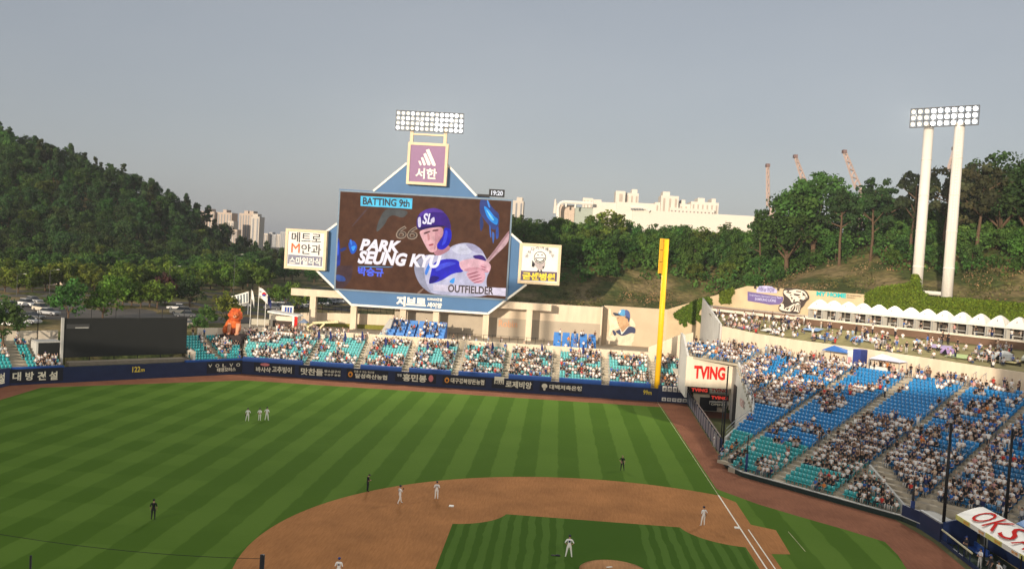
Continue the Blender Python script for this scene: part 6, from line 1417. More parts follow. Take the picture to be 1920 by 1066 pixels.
# standing trees with trunk and crown
PROTO = {}
def standing(kind, seed, col, P, sc, label, group, name, zsc=1.0):
    key = (kind, seed, col)
    if key not in PROTO: PROTO[key] = tree_proto(name, seed, kind, col)
    tm, cm = PROTO[key]; t = bpy.data.objects.new(name, None); link(t); t.location = [float(c) for c in P]; t.rotation_euler.z = random.Random(int(P[0]*31+P[1]*17)).uniform(0, 6.28); t.scale = (sc, sc, sc*zsc)
    for nm, me in (('trunk', tm), ('crown', cm)):
        o = link(bpy.data.objects.new(nm, me)); o.parent = t
    return tag(t, label, 'tree', group)
def at_depth(u, X):
    P = onX(u, 480, X); return P[0], P[1]
# pines and big trees on the skyline of the right bank
sky_trees = [('big', 71, G_MID, 1525, 318, 150, 3.0, 'great round tree on the skyline right of the white building'), ('big', 72, G_MID, 1478, 362, 152, 2.0, 'smaller round tree left of the great skyline tree'),
    ('pine', 73, G_DARK, 1575, 345, 138, 1.15, 'spreading pine with bare orange trunk in front of the great skyline tree'), ('pine', 74, G_DARK, 1632, 342, 136, 1.1, 'pine right of the spreading pine, below the largest crane'), ('pine', 75, G_DARK, 1662, 345, 140, 1.05, 'slim pine between the largest crane and the tower'),
    ('pine', 84, (0.04, 0.06, 0.024), 1708, 318, 128, 1.3, 'tall pine just left of the floodlight tower'), ('pine', 77, (0.05, 0.055, 0.024), 1770, 318, 126, 1.25, 'brownish pine between the floodlight posts'), ('pine', 73, (0.05, 0.055, 0.024), 1830, 302, 122, 1.35, 'brownish pine right of the floodlight tower'),
    ('big', 78, G_DARK, 1868, 285, 128, 3.1, 'tall dark tree on the skyline near the right edge'), ('big', 79, G_DARK, 1915, 288, 126, 3.0, 'dark tree at the right picture edge'), ('pine', 80, G_DARK, 1800, 320, 138, 1.2, 'dark pine half hidden by the right floodlight post'),
    ('big', 81, G_MID, 1610, 350, 160, 2.2, 'mid green tree behind the pines below the cranes'), ('pine', 75, G_DARK, 1425, 385, 165, 0.9, 'small dark pine at the right end of the white building'), ('broad', 82, G_WARM, 1137, 395, 196, 1.9, 'olive tree standing above the bank in front of the white building'), ('broad', 83, G_DARK, 1045, 405, 200, 1.5, 'dark tree on the bank just right of the scoreboard')]
for kind, seed, col, u, vt, X, sc, lab in sky_trees:
    x, y = at_depth(u, X); z0 = float(ground_z(x, y)); zt_ = z_at(x, y, vt); top = {'broad': 6.9, 'pine': 11.0, 'big': 16.5}[kind]
    zz = (zt_-z0)/top; sc = sc if kind != 'big' else zz*1.1; standing(kind, seed, col, (x, y, z0-0.3), min(sc, zz*1.25), lab, 'trees on the skyline of the right bank', 'pine_tree' if kind == 'pine' else 'broadleaf_tree', zz/min(sc, zz*1.25))
# street trees on the left
rng = random.Random(21); n_ = 0
rows_ = [(548, 0, 240, 10, G_YEL, 1.0), (540, 10, 255, 11, G_WARM, 1.1), (556, 215, 340, 9, G_BRIGHT, 1.15), (575, 205, 320, 7, G_BRIGHT, 1.0), (536, 230, 540, 15, G_BRIGHT, 1.25), (524, 60, 560, 19, G_MID, 1.35), (512, 240, 620, 16, G_MID, 1.4), (503, 330, 620, 12, G_DARK, 1.5), (545, 330, 520, 10, G_BRIGHT, 1.2), (530, 340, 640, 15, G_MID, 1.3), (518, 0, 250, 11, G_MID, 1.4)]
ORDS = ORD+['fourteenth', 'fifteenth', 'sixteenth', 'seventeenth', 'eighteenth', 'nineteenth', 'twentieth']
RN = ['in the yellow green hedge row above the pale road', 'in the row behind the yellow green hedge', 'in the row right behind the batter screen', 'in the nearest row above the batter screen', 'in the row behind the road by the lion', 'in the wide middle row of the left grove', 'in the far row of the left grove', 'in the farthest dark row of the left grove', 'in the near row left of the flags', 'in the second row left of the flags', 'in the dark row below the left hill']
for r, (v, u0, u1, n, col, sc) in enumerate(rows_):
    for k in range(n):
        u = u0+(u1-u0)*(k+0.5)/n+rng.uniform(-4, 4); vv = v+rng.uniform(-2.5, 2.5)-(u-u0)*0.0; P = onZ(u, vv, 6.0)
        if 500 < u < 580 and vv > 530: continue
        standing('broad', 90+(k+r) % 4, col, (P[0], P[1], 5.9), sc*rng.uniform(0.82, 1.15), 'street tree %s, %s from the left' % (RN[r], ORDS[k]), 'street trees left of the ballpark', 'street_tree', rng.uniform(0.85, 1.1))
for u, v, sc, col, lab in ((128, 600, 1.15, G_MID, 'layered green tree left of the batter screen top'), (192, 598, 1.05, G_BRIGHT, 'bright green tree rising behind the batter screen'), (6, 640, 1.0, G_DARK, 'dark tree cut off by the left picture edge'), (425, 607, 0.95, G_YEL, 'young yellow green tree behind the lion statue'), (388, 612, 0.62, G_MID, 'round bush left of the lion statue'), (372, 625, 0.5, G_MID, 'low bush beside the batter screen'), (560, 582, 1.0, G_BRIGHT, 'bright green tree left of the first concourse column'), (535, 575, 0.95, G_BRIGHT, 'bright green tree behind the white and navy flags'), (603, 578, 0.7, G_MID, 'slim green tree right of the first concourse column'), (512, 572, 0.8, G_BRIGHT, 'bright green tree just right of the flags'), (310, 560, 1.0, (0.07, 0.032, 0.03), 'dark red leaved tree above the batter screen'), (355, 575, 1.1, G_DARK, 'dark tree shading the end of the road')):
    P = onZ(u, v, 6.0); standing('broad', 94, col, (P[0], P[1], 5.9), sc, lab, 'trees around the lion statue', 'park_tree', 1.0)
for u, vt, X, lab in ((417, 468, 330, 'slim conical tree left of the lamp in front of the towers'), (324, 485, 300, 'slim conical tree above the road'), (346, 488, 300, 'second slim conical tree above the road')):
    x, y = at_depth(u, X); z0 = float(ground_z(x, y)); standing('spiky', 97, G_WARM, (x, y, z0), (z_at(x, y, vt)-z0)/10.2, lab, 'slim conical trees', 'conical_tree')
# ivy on the walls
def ivy(name, polys, O, N, size, label, dens=5.0, col=(0.085, 0.135, 0.015), th=0.3):
    rg2 = np.random.default_rng(len(label)); Ps = []; O = np.array(O, float); N = np.array(N, float)
    for poly in polys:
        us = [q[0] for q in poly]; vs_ = [q[1] for q in poly]
        area = (max(us)-min(us))*(max(vs_)-min(vs_)); n = int(area*dens)
        for _ in range(n):
            u = rg2.uniform(min(us), max(us)); v = rg2.uniform(min(vs_), max(vs_)); c = False; j = len(poly)-1
            for i in range(len(poly)):
                if (poly[i][1] > v) != (poly[j][1] > v) and u < (poly[j][0]-poly[i][0])*(v-poly[i][1])/(poly[j][1]-poly[i][1])+poly[i][0]: c = not c
                j = i
            if c: Ps.append(onPl(u, v, O, N)-N*rg2.uniform(0.05, th))
    cl = [(*P, rg2.uniform(0.25, 0.5)) for P in Ps]; V, F, C = leaf_cloud(rg2, cl, 7, 0.16, col); o = link(bpy.data.objects.new(name, npmesh(name, V, F, leafm, col=C))); return tag(o, label, 'vine')
k_ = lambda x, y: (1260+x/7.615, 540+y/7.615)
ivy('climbing_vine', [[k_(40, 370), k_(120, 320), k_(330, 190), k_(520, 130), k_(570, 170), k_(560, 260), k_(520, 270), k_(390, 290), k_(370, 380), k_(440, 440), k_(490, 490), k_(470, 530), k_(380, 450), k_(330, 420), k_(320, 520), k_(250, 480), k_(200, 420), k_(210, 540), k_(180, 540), k_(170, 480), k_(110, 520), k_(140, 450), k_(60, 430)]], RS.p(0, 57.15), RS.b, 0.2, 'bright green vine hanging on the sloping beige wall', 1.6)
ivy('climbing_vine', [[k_(700, 90), k_(720, 60), k_(880, 10), k_(890, 60), k_(840, 120), k_(830, 210), k_(700, 210)]], RS.p(0, 57.15), RS.b, 0.2, 'small square patch of vine left of the purple sign', 1.6)
ivy('ivy_hedge', [[(1627, 552), (1650, 540), (1712, 532), (1716, 515), (1724, 520), (1727, 545), (1745, 560), (1790, 560), (1925, 572), (1925, 612), (1850, 600), (1627, 585)]], RS.p(0, 57.1), RS.b, 0.2, 'thick bright ivy covering the wall behind the tents', 1.5, (0.10, 0.145, 0.014), 0.7)
# ------------------------------------------------------------------ people on the field (skinned skeletons)
def skeleton(pose):
    J = {'pelvis': (0, 0, .95, .135, .11), 'waist': (0, 0, 1.10, .125, .10), 'chest': (0, .01, 1.30, .165, .115), 'neckbase': (0, .01, 1.47, .085, .075), 'neck': (0, -.005, 1.53, .055, .055), 'head': (0, -.02, 1.64, .082, .095), 'crown': (0, -.005, 1.74, .07, .08)}
    E = [('pelvis', 'waist'), ('waist', 'chest'), ('chest', 'neckbase'), ('neckbase', 'neck'), ('neck', 'head'), ('head', 'crown')]
    arms = {'rest': ((.26, .03, 1.16), (.25, -.09, .93), (.24, -.13, .84)), 'behind': ((.27, .10, 1.16), (.10, .20, 1.00), (.03, .21, .96)), 'front': ((.25, -.04, 1.15), (.10, -.24, 1.12), (.04, -.28, 1.12)), 'hips': ((.34, .08, 1.17), (.20, -.05, 1.02), (.14, -.08, .99)), 'face': ((.24, -.10, 1.18), (.10, -.27, 1.34), (.05, -.27, 1.42))}
    leg = {'stand': ((.11, -.01, .50), (.13, .03, .09), (.14, -.14, .045)), 'wide': ((.17, -.01, .50), (.24, .03, .09), (.26, -.14, .045)), 'fwd': ((.11, -.16, .52), (.12, -.24, .11), (.12, -.42, .06)), 'back': ((.11, .06, .50), (.12, .26, .13), (.12, .12, .05))}
    for sg, nm, ak, lk in ((1, 'L', pose['armL'], pose['legL']), (-1, 'R', pose['armR'], pose['legR'])):
        e, w_, h = arms[ak]; k, a, t = leg[lk]
        J['sh'+nm] = (sg*.185, .01, 1.41, .07, .07); J['el'+nm] = (sg*e[0], e[1], e[2], .048, .048); J['wr'+nm] = (sg*w_[0], w_[1], w_[2], .033, .033); J['ha'+nm] = (sg*h[0], h[1], h[2], .040, .028)
        J['hi'+nm] = (sg*.105, 0, .88, .10, .10); J['kn'+nm] = (sg*k[0], k[1], k[2], .068, .068); J['an'+nm] = (sg*a[0], a[1], a[2], .046, .046); J['to'+nm] = (sg*t[0], t[1], t[2], .042, .036)
        E += [('chest', 'sh'+nm), ('sh'+nm, 'el'+nm), ('el'+nm, 'wr'+nm), ('wr'+nm, 'ha'+nm), ('pelvis', 'hi'+nm), ('hi'+nm, 'kn'+nm), ('kn'+nm, 'an'+nm), ('an'+nm, 'to'+nm)]
        d = np.array(h)-np.array(w_); d /= np.linalg.norm(d)
        for q in range(5):
            ln_ = (.075, .085, .08, .065, .05)[q]; off = (q-1.5)*0.018 if q < 4 else 0.035
            P = np.array([sg*h[0], h[1], h[2]])+np.array([0, off, 0])+np.array([sg*d[0], d[1], d[2]])*ln_+(np.array([0, -.03, 0]) if q == 4 else 0)
            J['f%d%s' % (q, nm)] = (*P, .0095, .0095); E.append(('ha'+nm, 'f%d%s' % (q, nm)))
    if pose.get('bow'):
        for n in ('head', 'crown', 'neck'):
            x, y, z, a, b = J[n]; dz = z-1.47; J[n] = (x, y-dz*0.55, 1.47+dz*0.88, a, b)
    return J, E
POSES = {'back': dict(armL='behind', armR='behind', legL='stand', legR='stand'), 'rest': dict(armL='rest', armR='rest', legL='stand', legR='stand'), 'wide': dict(armL='rest', armR='hips', legL='wide', legR='stand'), 'hips': dict(armL='hips', armR='hips', legL='wide', legR='wide'), 'walk': dict(armL='rest', armR='face', legL='fwd', legR='back'), 'bow': dict(armL='front', armR='front', legL='stand', legR='stand', bow=1), 'front': dict(armL='front', armR='front', legL='stand', legR='wide')}
SK = {}
for nm, pose in POSES.items():
    J, E = skeleton(pose); names = list(J); me = bpy.data.meshes.new('sk_'+nm)
    me.from_pydata([J[n][:3] for n in names], [(names.index(a), names.index(b)) for a, b in E], []); o = bpy.data.objects.new('sk_'+nm, me); COL.objects.link(o)
    o.modifiers.new('s', 'SKIN'); sd = o.modifiers.new('d', 'SUBSURF'); sd.levels = 1; sd.render_levels = 1
    for v, n in zip(me.skin_vertices[0].data, names): v.radius = J[n][3:5]; v.use_root = (n == 'pelvis')
    SK[nm] = (o, J, E)
dgp = bpy.context.evaluated_depsgraph_get(); dgp.update(); BODY = {}
for nm, (o, J, E) in SK.items():
    ev = o.evaluated_get(dgp); tm = ev.to_mesh(); V = np.array([v.co[:] for v in tm.vertices]); F = [tuple(p.vertices) for p in tm.polygons]; ev.to_mesh_clear()
    seg_i = []
    A_ = np.array([J[a][:3] for a, b in E]); B_ = np.array([J[b][:3] for a, b in E])
    d = B_-A_; L2 = (d**2).sum(1)
    t = np.clip(((V[:, None]-A_[None])*d[None]).sum(2)/L2[None], 0, 1); dist = np.linalg.norm(V[:, None]-(A_[None]+t[..., None]*d[None]), axis=2); seg_i = dist.argmin(1)
    cls = []
    for i, s_ in enumerate(seg_i):
        a, b = E[s_]; n2 = b[:2]
        cls.append('skin' if b in ('neck', 'head', 'crown') or n2 == 'wr' or n2 == 'ha' or b[0] == 'f' and b[1].isdigit() else 'shoe' if n2 == 'to' else 'leg' if n2 in ('kn', 'an', 'hi') else 'top')
    BODY[nm] = (V, F, cls)
for nm, (o, J, E) in SK.items():
    me = o.data; bpy.data.objects.remove(o); bpy.data.meshes.remove(me)
WHITE_U = dict(top=(0.80, 0.78, 0.75), leg=(0.80, 0.77, 0.72), shoe=(0.5, 0.48, 0.45), skin=(0.45, 0.26, 0.17), cap=(0.02, 0.025, 0.05)); BLACK_U = dict(top=(0.012, 0.012, 0.014), leg=(0.022, 0.022, 0.026), shoe=(0.01, 0.01, 0.01), skin=(0.42, 0.25, 0.17), cap=(0.012, 0.012, 0.014))
CAPM = {}
def player(u, v, pose, uni, face, label, group, h=1.84, glove=None, cap=True, P=None, number=None):
    V, F, cls = BODY[pose]; P = onZ(u, v, 0.02) if P is None else np.array(P, float)
    me = bpy.data.meshes.new('body'); me.from_pydata([tuple(q) for q in V], [], F); me.materials.append(cloth); me.polygons.foreach_set('use_smooth', [True]*len(me.polygons))
    at = me.color_attributes.new('Col', 'FLOAT_COLOR', 'POINT'); C = np.ones((len(V), 4), np.float32)
    for i, c in enumerate(cls):
        col = uni[c]
        if c == 'skin' and V[i][2] > 1.6 and V[i][1] > 0.0: col = (0.015, 0.012, 0.01)
        C[i, :3] = col
    at.data.foreach_set('color', C.ravel()); me.update()
    o = link(bpy.data.objects.new('person', me)); o.location = P; o.rotation_euler.z = math.atan2(face[1], face[0])+math.pi/2; k = h/1.80; o.scale = (k, k, k); tag(o, label, 'person', group)
    bow = 'bow' in pose; hy, hz = (-.115, 1.60) if bow else (-.012, 1.67)
    if cap:
        m = MB(); rings = []
        for z, r in ((0, .104), (.05, .105), (.09, .085), (.115, .04)): rings.append([(r*math.cos(t), hy+r*1.12*math.sin(t), hz+z) for t in np.linspace(0, 2*math.pi, 12, endpoint=False)])
        m.loft(rings); m.add([(-.09, hy-.08, hz+.015), (-.06, hy-.19, hz-.005), (.06, hy-.19, hz-.005), (.09, hy-.08, hz+.015), (-.09, hy-.08, hz+.03), (-.06, hy-.19, hz+.01), (.06, hy-.19, hz+.01), (.09, hy-.08, hz+.03)], [(0, 1, 2, 3), (7, 6, 5, 4), (0, 4, 5, 1), (1, 5, 6, 2), (2, 6, 7, 3)])
        key = 'cap_%d' % int(uni['cap'][2]*1000); c = m.build('cap', mat(key, uni['cap'], 0.7)); c.parent = o
    if glove:
        gx, gy_, gz_ = glove; m = MB(); rings = []
        for z, r in ((-.13, .03), (-.08, .09), (0, .10), (.07, .07), (.10, .02)): rings.append([(gx+r*math.cos(t), gy_+r*0.5*math.sin(t), gz_+z) for t in np.linspace(0, 2*math.pi, 8, endpoint=False)])
        m.loft(rings); g = m.build('glove', mat('glove_leather', (0.05, 0.02, 0.012), 0.7), smooth=True); g.parent = o
    if number: n_o = text(number, (0, .135, 1.30), (-1, 0, 0), (0, 0, 1), 0.16, 0.17, mat('number_navy', (0.03, 0.04, 0.10)), None, name='number', bold=0.02, lift=0.0); n_o.parent = o
    return o
G1 = 'players in white on the field'; G2 = 'umpires in black on the field'
player(464, 789.5, 'wide', WHITE_U, (1, .2), 'leftmost of three players in white standing together in the outfield', G1, glove=(.26, -.12, .82)); player(486.5, 788.5, 'back', WHITE_U, (1, 0), 'middle and shortest of three players in white in the outfield', G1, 1.76)
player(500, 788, 'hips', WHITE_U, (1, -.2), 'rightmost of three players in white standing together in the outfield', G1, 1.88)
player(749, 944, 'walk', WHITE_U, (.6, -.8), 'player in white walking on the clay left of second base, glove at his face', G1, glove=(-.05, -.30, 1.42), number='5'); player(818, 935.5, 'rest', WHITE_U, (1, .1), 'player in white standing on the clay just behind second base', G1, number='16')
player(1318, 985, 'wide', WHITE_U, (.9, .5), 'player in white standing on the clay near first base', G1, 1.9, glove=(-.24, -.05, .95)); player(1066, 1044.5, 'hips', WHITE_U, (1, 0), 'pitcher in white behind the mound with hands on hips', G1, 1.92, number='1')
player(0, 0, 'rest', dict(WHITE_U, cap=(0.02, 0.05, 0.2)), (1, 0), 'player in white with blue cap cut off by the bottom edge', G1, 1.84, P=onZ(634, 1090, 0.02), number='30')
player(1339, 837, 'front', dict(WHITE_U, cap=(0.5, 0.5, 0.5)), (-.3, 1), 'person in white standing by the near end of the bullpen fence', G1, 1.75)
player(287, 974, 'rest', BLACK_U, (1, .3), 'umpire in black alone on the left outfield grass', G2); player(689, 921, 'bow', BLACK_U, (.5, -.9), 'umpire in black with bowed head at the edge of the clay', G2); player(1166, 881.5, 'wide', dict(BLACK_U, cap=(0.3, 0.2, 0.12)), (-1, .1), 'umpire in black standing on the right outfield grass', G2, cap=False)
DARKP = dict(top=(0.03, 0.03, 0.04), leg=(0.1, 0.1, 0.1), shoe=(.02, .02, .02), skin=(.42, .25, .17), cap=(0.02, 0.05, 0.2))
for k, (x, y, ps, un, lab) in enumerate(((20.2, -18.9, 'front', WHITE_U, 'person in white leaning at the dugout railing end'), (18.6, -19.0, 'rest', DARKP, 'person in dark top standing inside the dugout'), (17.0, -18.9, 'hips', WHITE_U, 'player in white at the open front of the dugout'), (23.6, -19.2, 'front', DARKP, 'person in dark top behind the padded dugout rail'))):
    player(0, 0, ps, un, (-.2, 1), lab, 'people in the dugout', P=(x, y, 0.05))
m = MB(); P = onZ(1046, 1041, 0.02); rings = []
for z, r in ((0.0, .16), (.05, .17), (.10, .12), (.13, .03)): rings.append([(P[0]+r*math.cos(t), P[1]+r*1.3*math.sin(t), z+.012) for t in np.linspace(0, 2*math.pi, 10, endpoint=False)])
m.loft(rings); m.box(P[0]-.1, P[0]+.1, P[1]+.2, P[1]+.55, 0.014, 0.06); tag(m.build('glove', mat('dark_leather', (0.012, 0.014, 0.014), 0.7)), 'dark glove lying on the infield grass left of the pitcher', 'glove')

# ------------------------------------------------------------------ spectators
def spectator(stand, shirt, pants, hair, skin, arms_up=False, hat=None):
    m = MB(); cols = []
    def loft(rings, cs):
        m.loft(rings)
        for r, c in zip(rings, cs):
            for q in r: cols.append(c(q) if callable(c) else c)
    z0 = 0.42 if stand else 0.0
    def ring(z, rx, ry, y=0.0, n=6, x=0.0): return [(x+rx*math.cos(t), y+ry*math.sin(t), z+z0) for t in np.linspace(0.3, 2*math.pi+0.3, n, endpoint=False)]
    hd = lambda q: hair if (q[1] > -0.02) else skin
    top = hat if hat else hair
    loft([ring(.44, .17, .13), ring(.62, .17, .12, .01), ring(.86, .205, .125, .02), ring(.97, .14, .09, .02), ring(1.01, .058, .06, .0), ring(1.06, .075, .085, -.01), ring(1.15, .098, .11, -.01), ring(1.235, .095, .105, .0), ring(1.30, .045, .05, .0)], [shirt, shirt, shirt, shirt, skin, hd, hd, top, top])
    for sg in (-1, 1):
        def lim(pts, rs, cs):
            rings = []
            for k, (p, r) in enumerate(zip(pts, rs)):
                d = np.array(pts[min(k+1, len(pts)-1)])-np.array(pts[max(k-1, 0)]); d = d/np.linalg.norm(d); h_ = np.array([1, 0, 0]) if abs(d[0]) < .8 else np.array([0, 1, 0]); a = np.cross(d, h_); a /= np.linalg.norm(a); b = np.cross(d, a)
                rings.append([tuple(np.array(p)+(a*math.cos(t)+b*math.sin(t))*r) for t in np.linspace(0, 2*math.pi, 5, endpoint=False)])
            loft(rings, cs)
        if stand: lim([(sg*.09, 0, .93), (sg*.10, -.01, .50), (sg*.11, .02, .04)], [.095, .07, .05], [pants, pants, pants])
        else: lim([(sg*.09, .02, .50), (sg*.12, -.42, .50), (sg*.12, -.45, .06)], [.09, .075, .05], [pants, pants, pants])
        if arms_up: lim([(sg*.20, .02, .92+z0), (sg*.28, -.05, 1.15+z0), (sg*.24, -.10, 1.42+z0)], [.062, .048, .035], [shirt, skin, skin])
        else: lim([(sg*.20, .02, .92+z0), (sg*.26, -.08, .68+z0), (sg*.12, -.30, .64+z0)], [.062, .048, .035], [shirt, skin, skin])
    F = []
    for f in m.f:
        if len(f) == 4: F.append(f)
        elif len(f) == 5: F += [(f[0], f[1], f[2], f[3]), (f[0], f[3], f[4], f[4])]
        elif len(f) == 6: F += [(f[0], f[1], f[2], f[3]), (f[0], f[3], f[4], f[5])]
    T = []
    for f in F: T.append((f[0], f[1], f[2])); (T.append((f[0], f[2], f[3])) if f[3] != f[2] else None)
    return np.array(m.v), np.array(T), np.array(cols)
SHIRTS = [('white', (0.76, 0.73, 0.70), 7), ('white', (0.80, 0.76, 0.70), 5), ('pale grey', (0.42, 0.41, 0.41), 3), ('black', (0.018, 0.017, 0.018), 10), ('navy', (0.02, 0.03, 0.10), 4), ('blue', (0.03, 0.13, 0.42), 3), ('beige', (0.48, 0.36, 0.26), 4), ('pink', (0.56, 0.30, 0.28), 2), ('red', (0.48, 0.04, 0.03), 1.5), ('brown', (0.13, 0.07, 0.045), 2.5), ('light blue', (0.30, 0.44, 0.56), 2), ('orange', (0.62, 0.20, 0.04), 0.6)]
rgp = np.random.default_rng(17); VAR = []; wts = []
for k in range(46):
    w8 = np.array([s_[2] for s_ in SHIRTS]); si = k % len(SHIRTS) if k < 24 else rgp.choice(len(SHIRTS), p=w8/w8.sum()); nm, c, w_ = SHIRTS[si]
    pants = [(0.02, 0.02, 0.03), (0.05, 0.07, 0.13), (0.25, 0.22, 0.18), (0.12, 0.12, 0.13), (0.45, 0.42, 0.38)][rgp.integers(5)]; hair = [(0.012, 0.010, 0.009), (0.03, 0.018, 0.012), (0.06, 0.03, 0.018)][rgp.integers(3)]; skin = [(0.50, 0.30, 0.20), (0.44, 0.25, 0.16), (0.56, 0.36, 0.26)][rgp.integers(3)]
    hat = [None, None, None, (0.02, 0.05, 0.22), (0.6, 0.58, 0.55), (0.02, 0.02, 0.02)][rgp.integers(6)]
    VAR.append((nm, *spectator(False, c, pants, hair, skin, rgp.uniform() < 0.12, hat), spectator(True, c, pants, hair, skin, rgp.uniform() < 0.2, hat))); wts.append(w_)
wts = np.array(wts); wts /= wts.sum()
bw_idx = np.array([i for i, v in enumerate(VAR) if v[0] == 'white']); blk_idx = np.array([i for i, v in enumerate(VAR) if v[0] in ('black', 'navy', 'brown')]); SPEC_ME = {}
def vnoise(x, y, s=0):
    def h(i, j): return (math.sin(i*127.1+j*311.7+s*74.7)*43758.5453) % 1.0
    i, j = math.floor(x), math.floor(y); fx, fy = x-i, y-j; fx = fx*fx*(3-2*fx); fy = fy*fy*(3-2*fy)
    return (h(i, j)*(1-fx)+h(i+1, j)*fx)*(1-fy)+(h(i, j+1)*(1-fx)+h(i+1, j+1)*fx)*fy
PEOPLE = []   # point, angle, variant, standing, zone
for P, ang, zone, info in SPOTS:
    r = rgp.uniform()
    if zone == 'RS':
        e, s_ = info
        if -11.9 < e < -4.3 and 4 < s_ < 17: p = 0.97
        elif e < -11.9: p = 0.68 if s_ < 22 else 0.42
        elif e > 3.9 and s_ > 15: p = 0.72
        elif e > 3.9: p = 0.38
        elif -4.3 < e < 3.9: p = 0.46 if s_ < 12 else 0.36
        else: p = 0.40
        if s_ > 28: p = 0.6
        nz = vnoise(e*0.42, s_*0.55, 1)*0.65+vnoise(e*1.1, s_*1.2, 2)*0.35
        occ = nz < p*0.92+0.04 and r < 0.93
        if p > 0.9: occ = r < 0.95
    elif zone == 'RF':
        nz = vnoise(P[1]*0.35, P[0]*0.5, 3)*0.7+vnoise(P[1]*1.0, P[0], 4)*0.3; occ = nz < 0.63 and r < 0.92
    elif zone == 'CF': occ = vnoise(P[1]*0.5, P[0]*0.5, 5) < 0.55 and r < 0.9
    elif zone == 'CL': occ = vnoise(P[1]*0.4, P[0]*0.4, 6) < 0.42 and r < 0.9
    else: occ = r < 0.26
    if not occ: continue
    i = rgp.choice(len(VAR), p=wts)
    if zone == 'RS' and -11.9 < info[0] < -4.3 and 4 < info[1] < 17: i = rgp.choice(bw_idx) if rgp.uniform() < 0.5 else rgp.choice(blk_idx)
    PEOPLE.append((P+np.array([rgp.uniform(-.05, .05), rgp.uniform(-.05, .05), 0]), ang+rgp.uniform(-.35, .35), i, rgp.uniform() < (0.34 if zone in ('RF', 'CF') else 0.06), zone, rgp.uniform(0.92, 1.1)))
def extra(P, ang, stand=True, zone='X'): PEOPLE.append((np.array(P, float), ang, rgp.choice(len(VAR), p=wts), stand, zone, rgp.uniform(0.95, 1.08)))
for k in range(130):       # people walking and standing behind the last row
    e = rgp.uniform(-20, 34); extra(RS.p(e, rgp.uniform(30.4, 34.0), zs(29.6)), ANG_RS+rgp.uniform(-1.5, 1.5), rgp.uniform() < 0.7)
for a in E_AIS[1:7]:      # on the aisles
    for k in range(3):
        s_ = rgp.uniform(4, 29)
        if a < e_left(s_)-1: extra(RS.p(a+rgp.uniform(-.3, .3), s_, zs(s_)+0.1), ANG_RS+rgp.uniform(-3, 3))
for k in range(330):      # picnic crowd on the lawn terrace
    e = rgp.uniform(-18, 40); s_ = rgp.uniform(35.6, 44.8); nz = vnoise(e*0.5, s_*0.6, 9)
    if nz > 0.60 and e < 24: continue
    if e > 31+(s_-35)*1.0: continue
    st_i = rgp.uniform() < 0.30; z = 13.3+(s_-35)*0.178+0.012*max(0, e)
    extra(RS.p(e, s_, z-(0 if st_i else 0.36)), ANG_RS+rgp.uniform(-1.6, 1.6), st_i)
for k in range(46): e = 22.5-rgp.uniform(0, 41); extra(RS.p(e, rgp.uniform(47.2, 49.5), 16.3-0.1), ANG_RS+rgp.uniform(-1, 1), rgp.uniform() < 0.5)
for k in range(34): extra((rgp.uniform(112.0, 116), rgp.uniform(58, 74), 6.3), ANG_RW+rgp.uniform(-1.5, 1.5))
for k in range(16): extra((rgp.uniform(112.0, 117), rgp.uniform(8, 58), 6.3), ANG_RW+rgp.uniform(-2, 2))
for k in range(26): extra(CW.p(rgp.uniform(-13, 8) if k < 18 else rgp.uniform(33, 40), rgp.uniform(8.8, 9.4), 5.6), ANG_CW+rgp.uniform(-1, 1))
PP = np.array([q[0] for q in PEOPLE]); uu, vv, dd = project(PP); inside = (uu > 2) & (uu < 1918) & (vv < 1062)
cand = [i for i in np.argsort(dd) if inside[i] and PEOPLE[i][4] == 'RS' and dd[i] > 70][:300]; print('people', len(PEOPLE), 'in view', int(inside.sum()))
for i in cand:
    P, ang, v, stn, zone, sc = PEOPLE[i]; key = (v, stn)
    if key not in SPEC_ME:
        V_, T_, C_ = (VAR[v][1:4] if not stn else VAR[v][4]); SPEC_ME[key] = npmesh('person', V_, T_, cloth, col=C_)
    o = link(bpy.data.objects.new('person', SPEC_ME[key])); o.location = P; o.rotation_euler.z = ang; o.scale = (sc, sc, sc)
    e, s_, _ = RS.inv(P); row = (ORDS+['top']*30)[max(0, int((s_-0.35)/0.92))]
    where = 'at the right edge behind the dugout' if e < -27 else 'just behind the dugout roof' if e < -19 else 'right of the sloping ramp wall' if (e < -11.9 and s_ > ramp_s(e)) else 'by the foot of the ramp wall' if e < -11.9 else 'in the packed section' if e < -4.3 else 'in the second section from the bullpen' if e < 3.9 else 'beside the bullpen'
    tag(o, 'spectator in %s top %s %s, %s row' % (VAR[v][0], 'standing' if stn else 'seated', where, row), 'person', 'spectators in the near right grandstand')
restp = [i for i in range(len(PEOPLE)) if inside[i] and i not in set(cand)]
VV = []; FF = []; CC = []; off = 0
for v in range(len(VAR)):
    for stn in (False, True):
        ids = [i for i in restp if PEOPLE[i][2] == v and PEOPLE[i][3] == stn]
        if not ids: continue
        V_, T_, C_ = (VAR[v][1:4] if not stn else VAR[v][4]); A = place(V_, [PEOPLE[i][0] for i in ids], np.array([PEOPLE[i][1] for i in ids]), np.array([PEOPLE[i][5] for i in ids]))
        VV.append(A.reshape(-1, 3)); FF.append((T_[None]+(np.arange(len(ids))*len(V_))[:, None, None]).reshape(-1, 3)+off); CC.append(np.tile(C_, (len(ids), 1))); off += len(ids)*len(V_)
o = link(bpy.data.objects.new('crowd', npmesh('crowd', np.concatenate(VV), np.concatenate(FF), cloth, col=np.concatenate(CC)))); tag(o, 'crowd of spectators filling the outfield bleachers, upper grandstand and lawn terrace', 'crowd', kind='stuff')
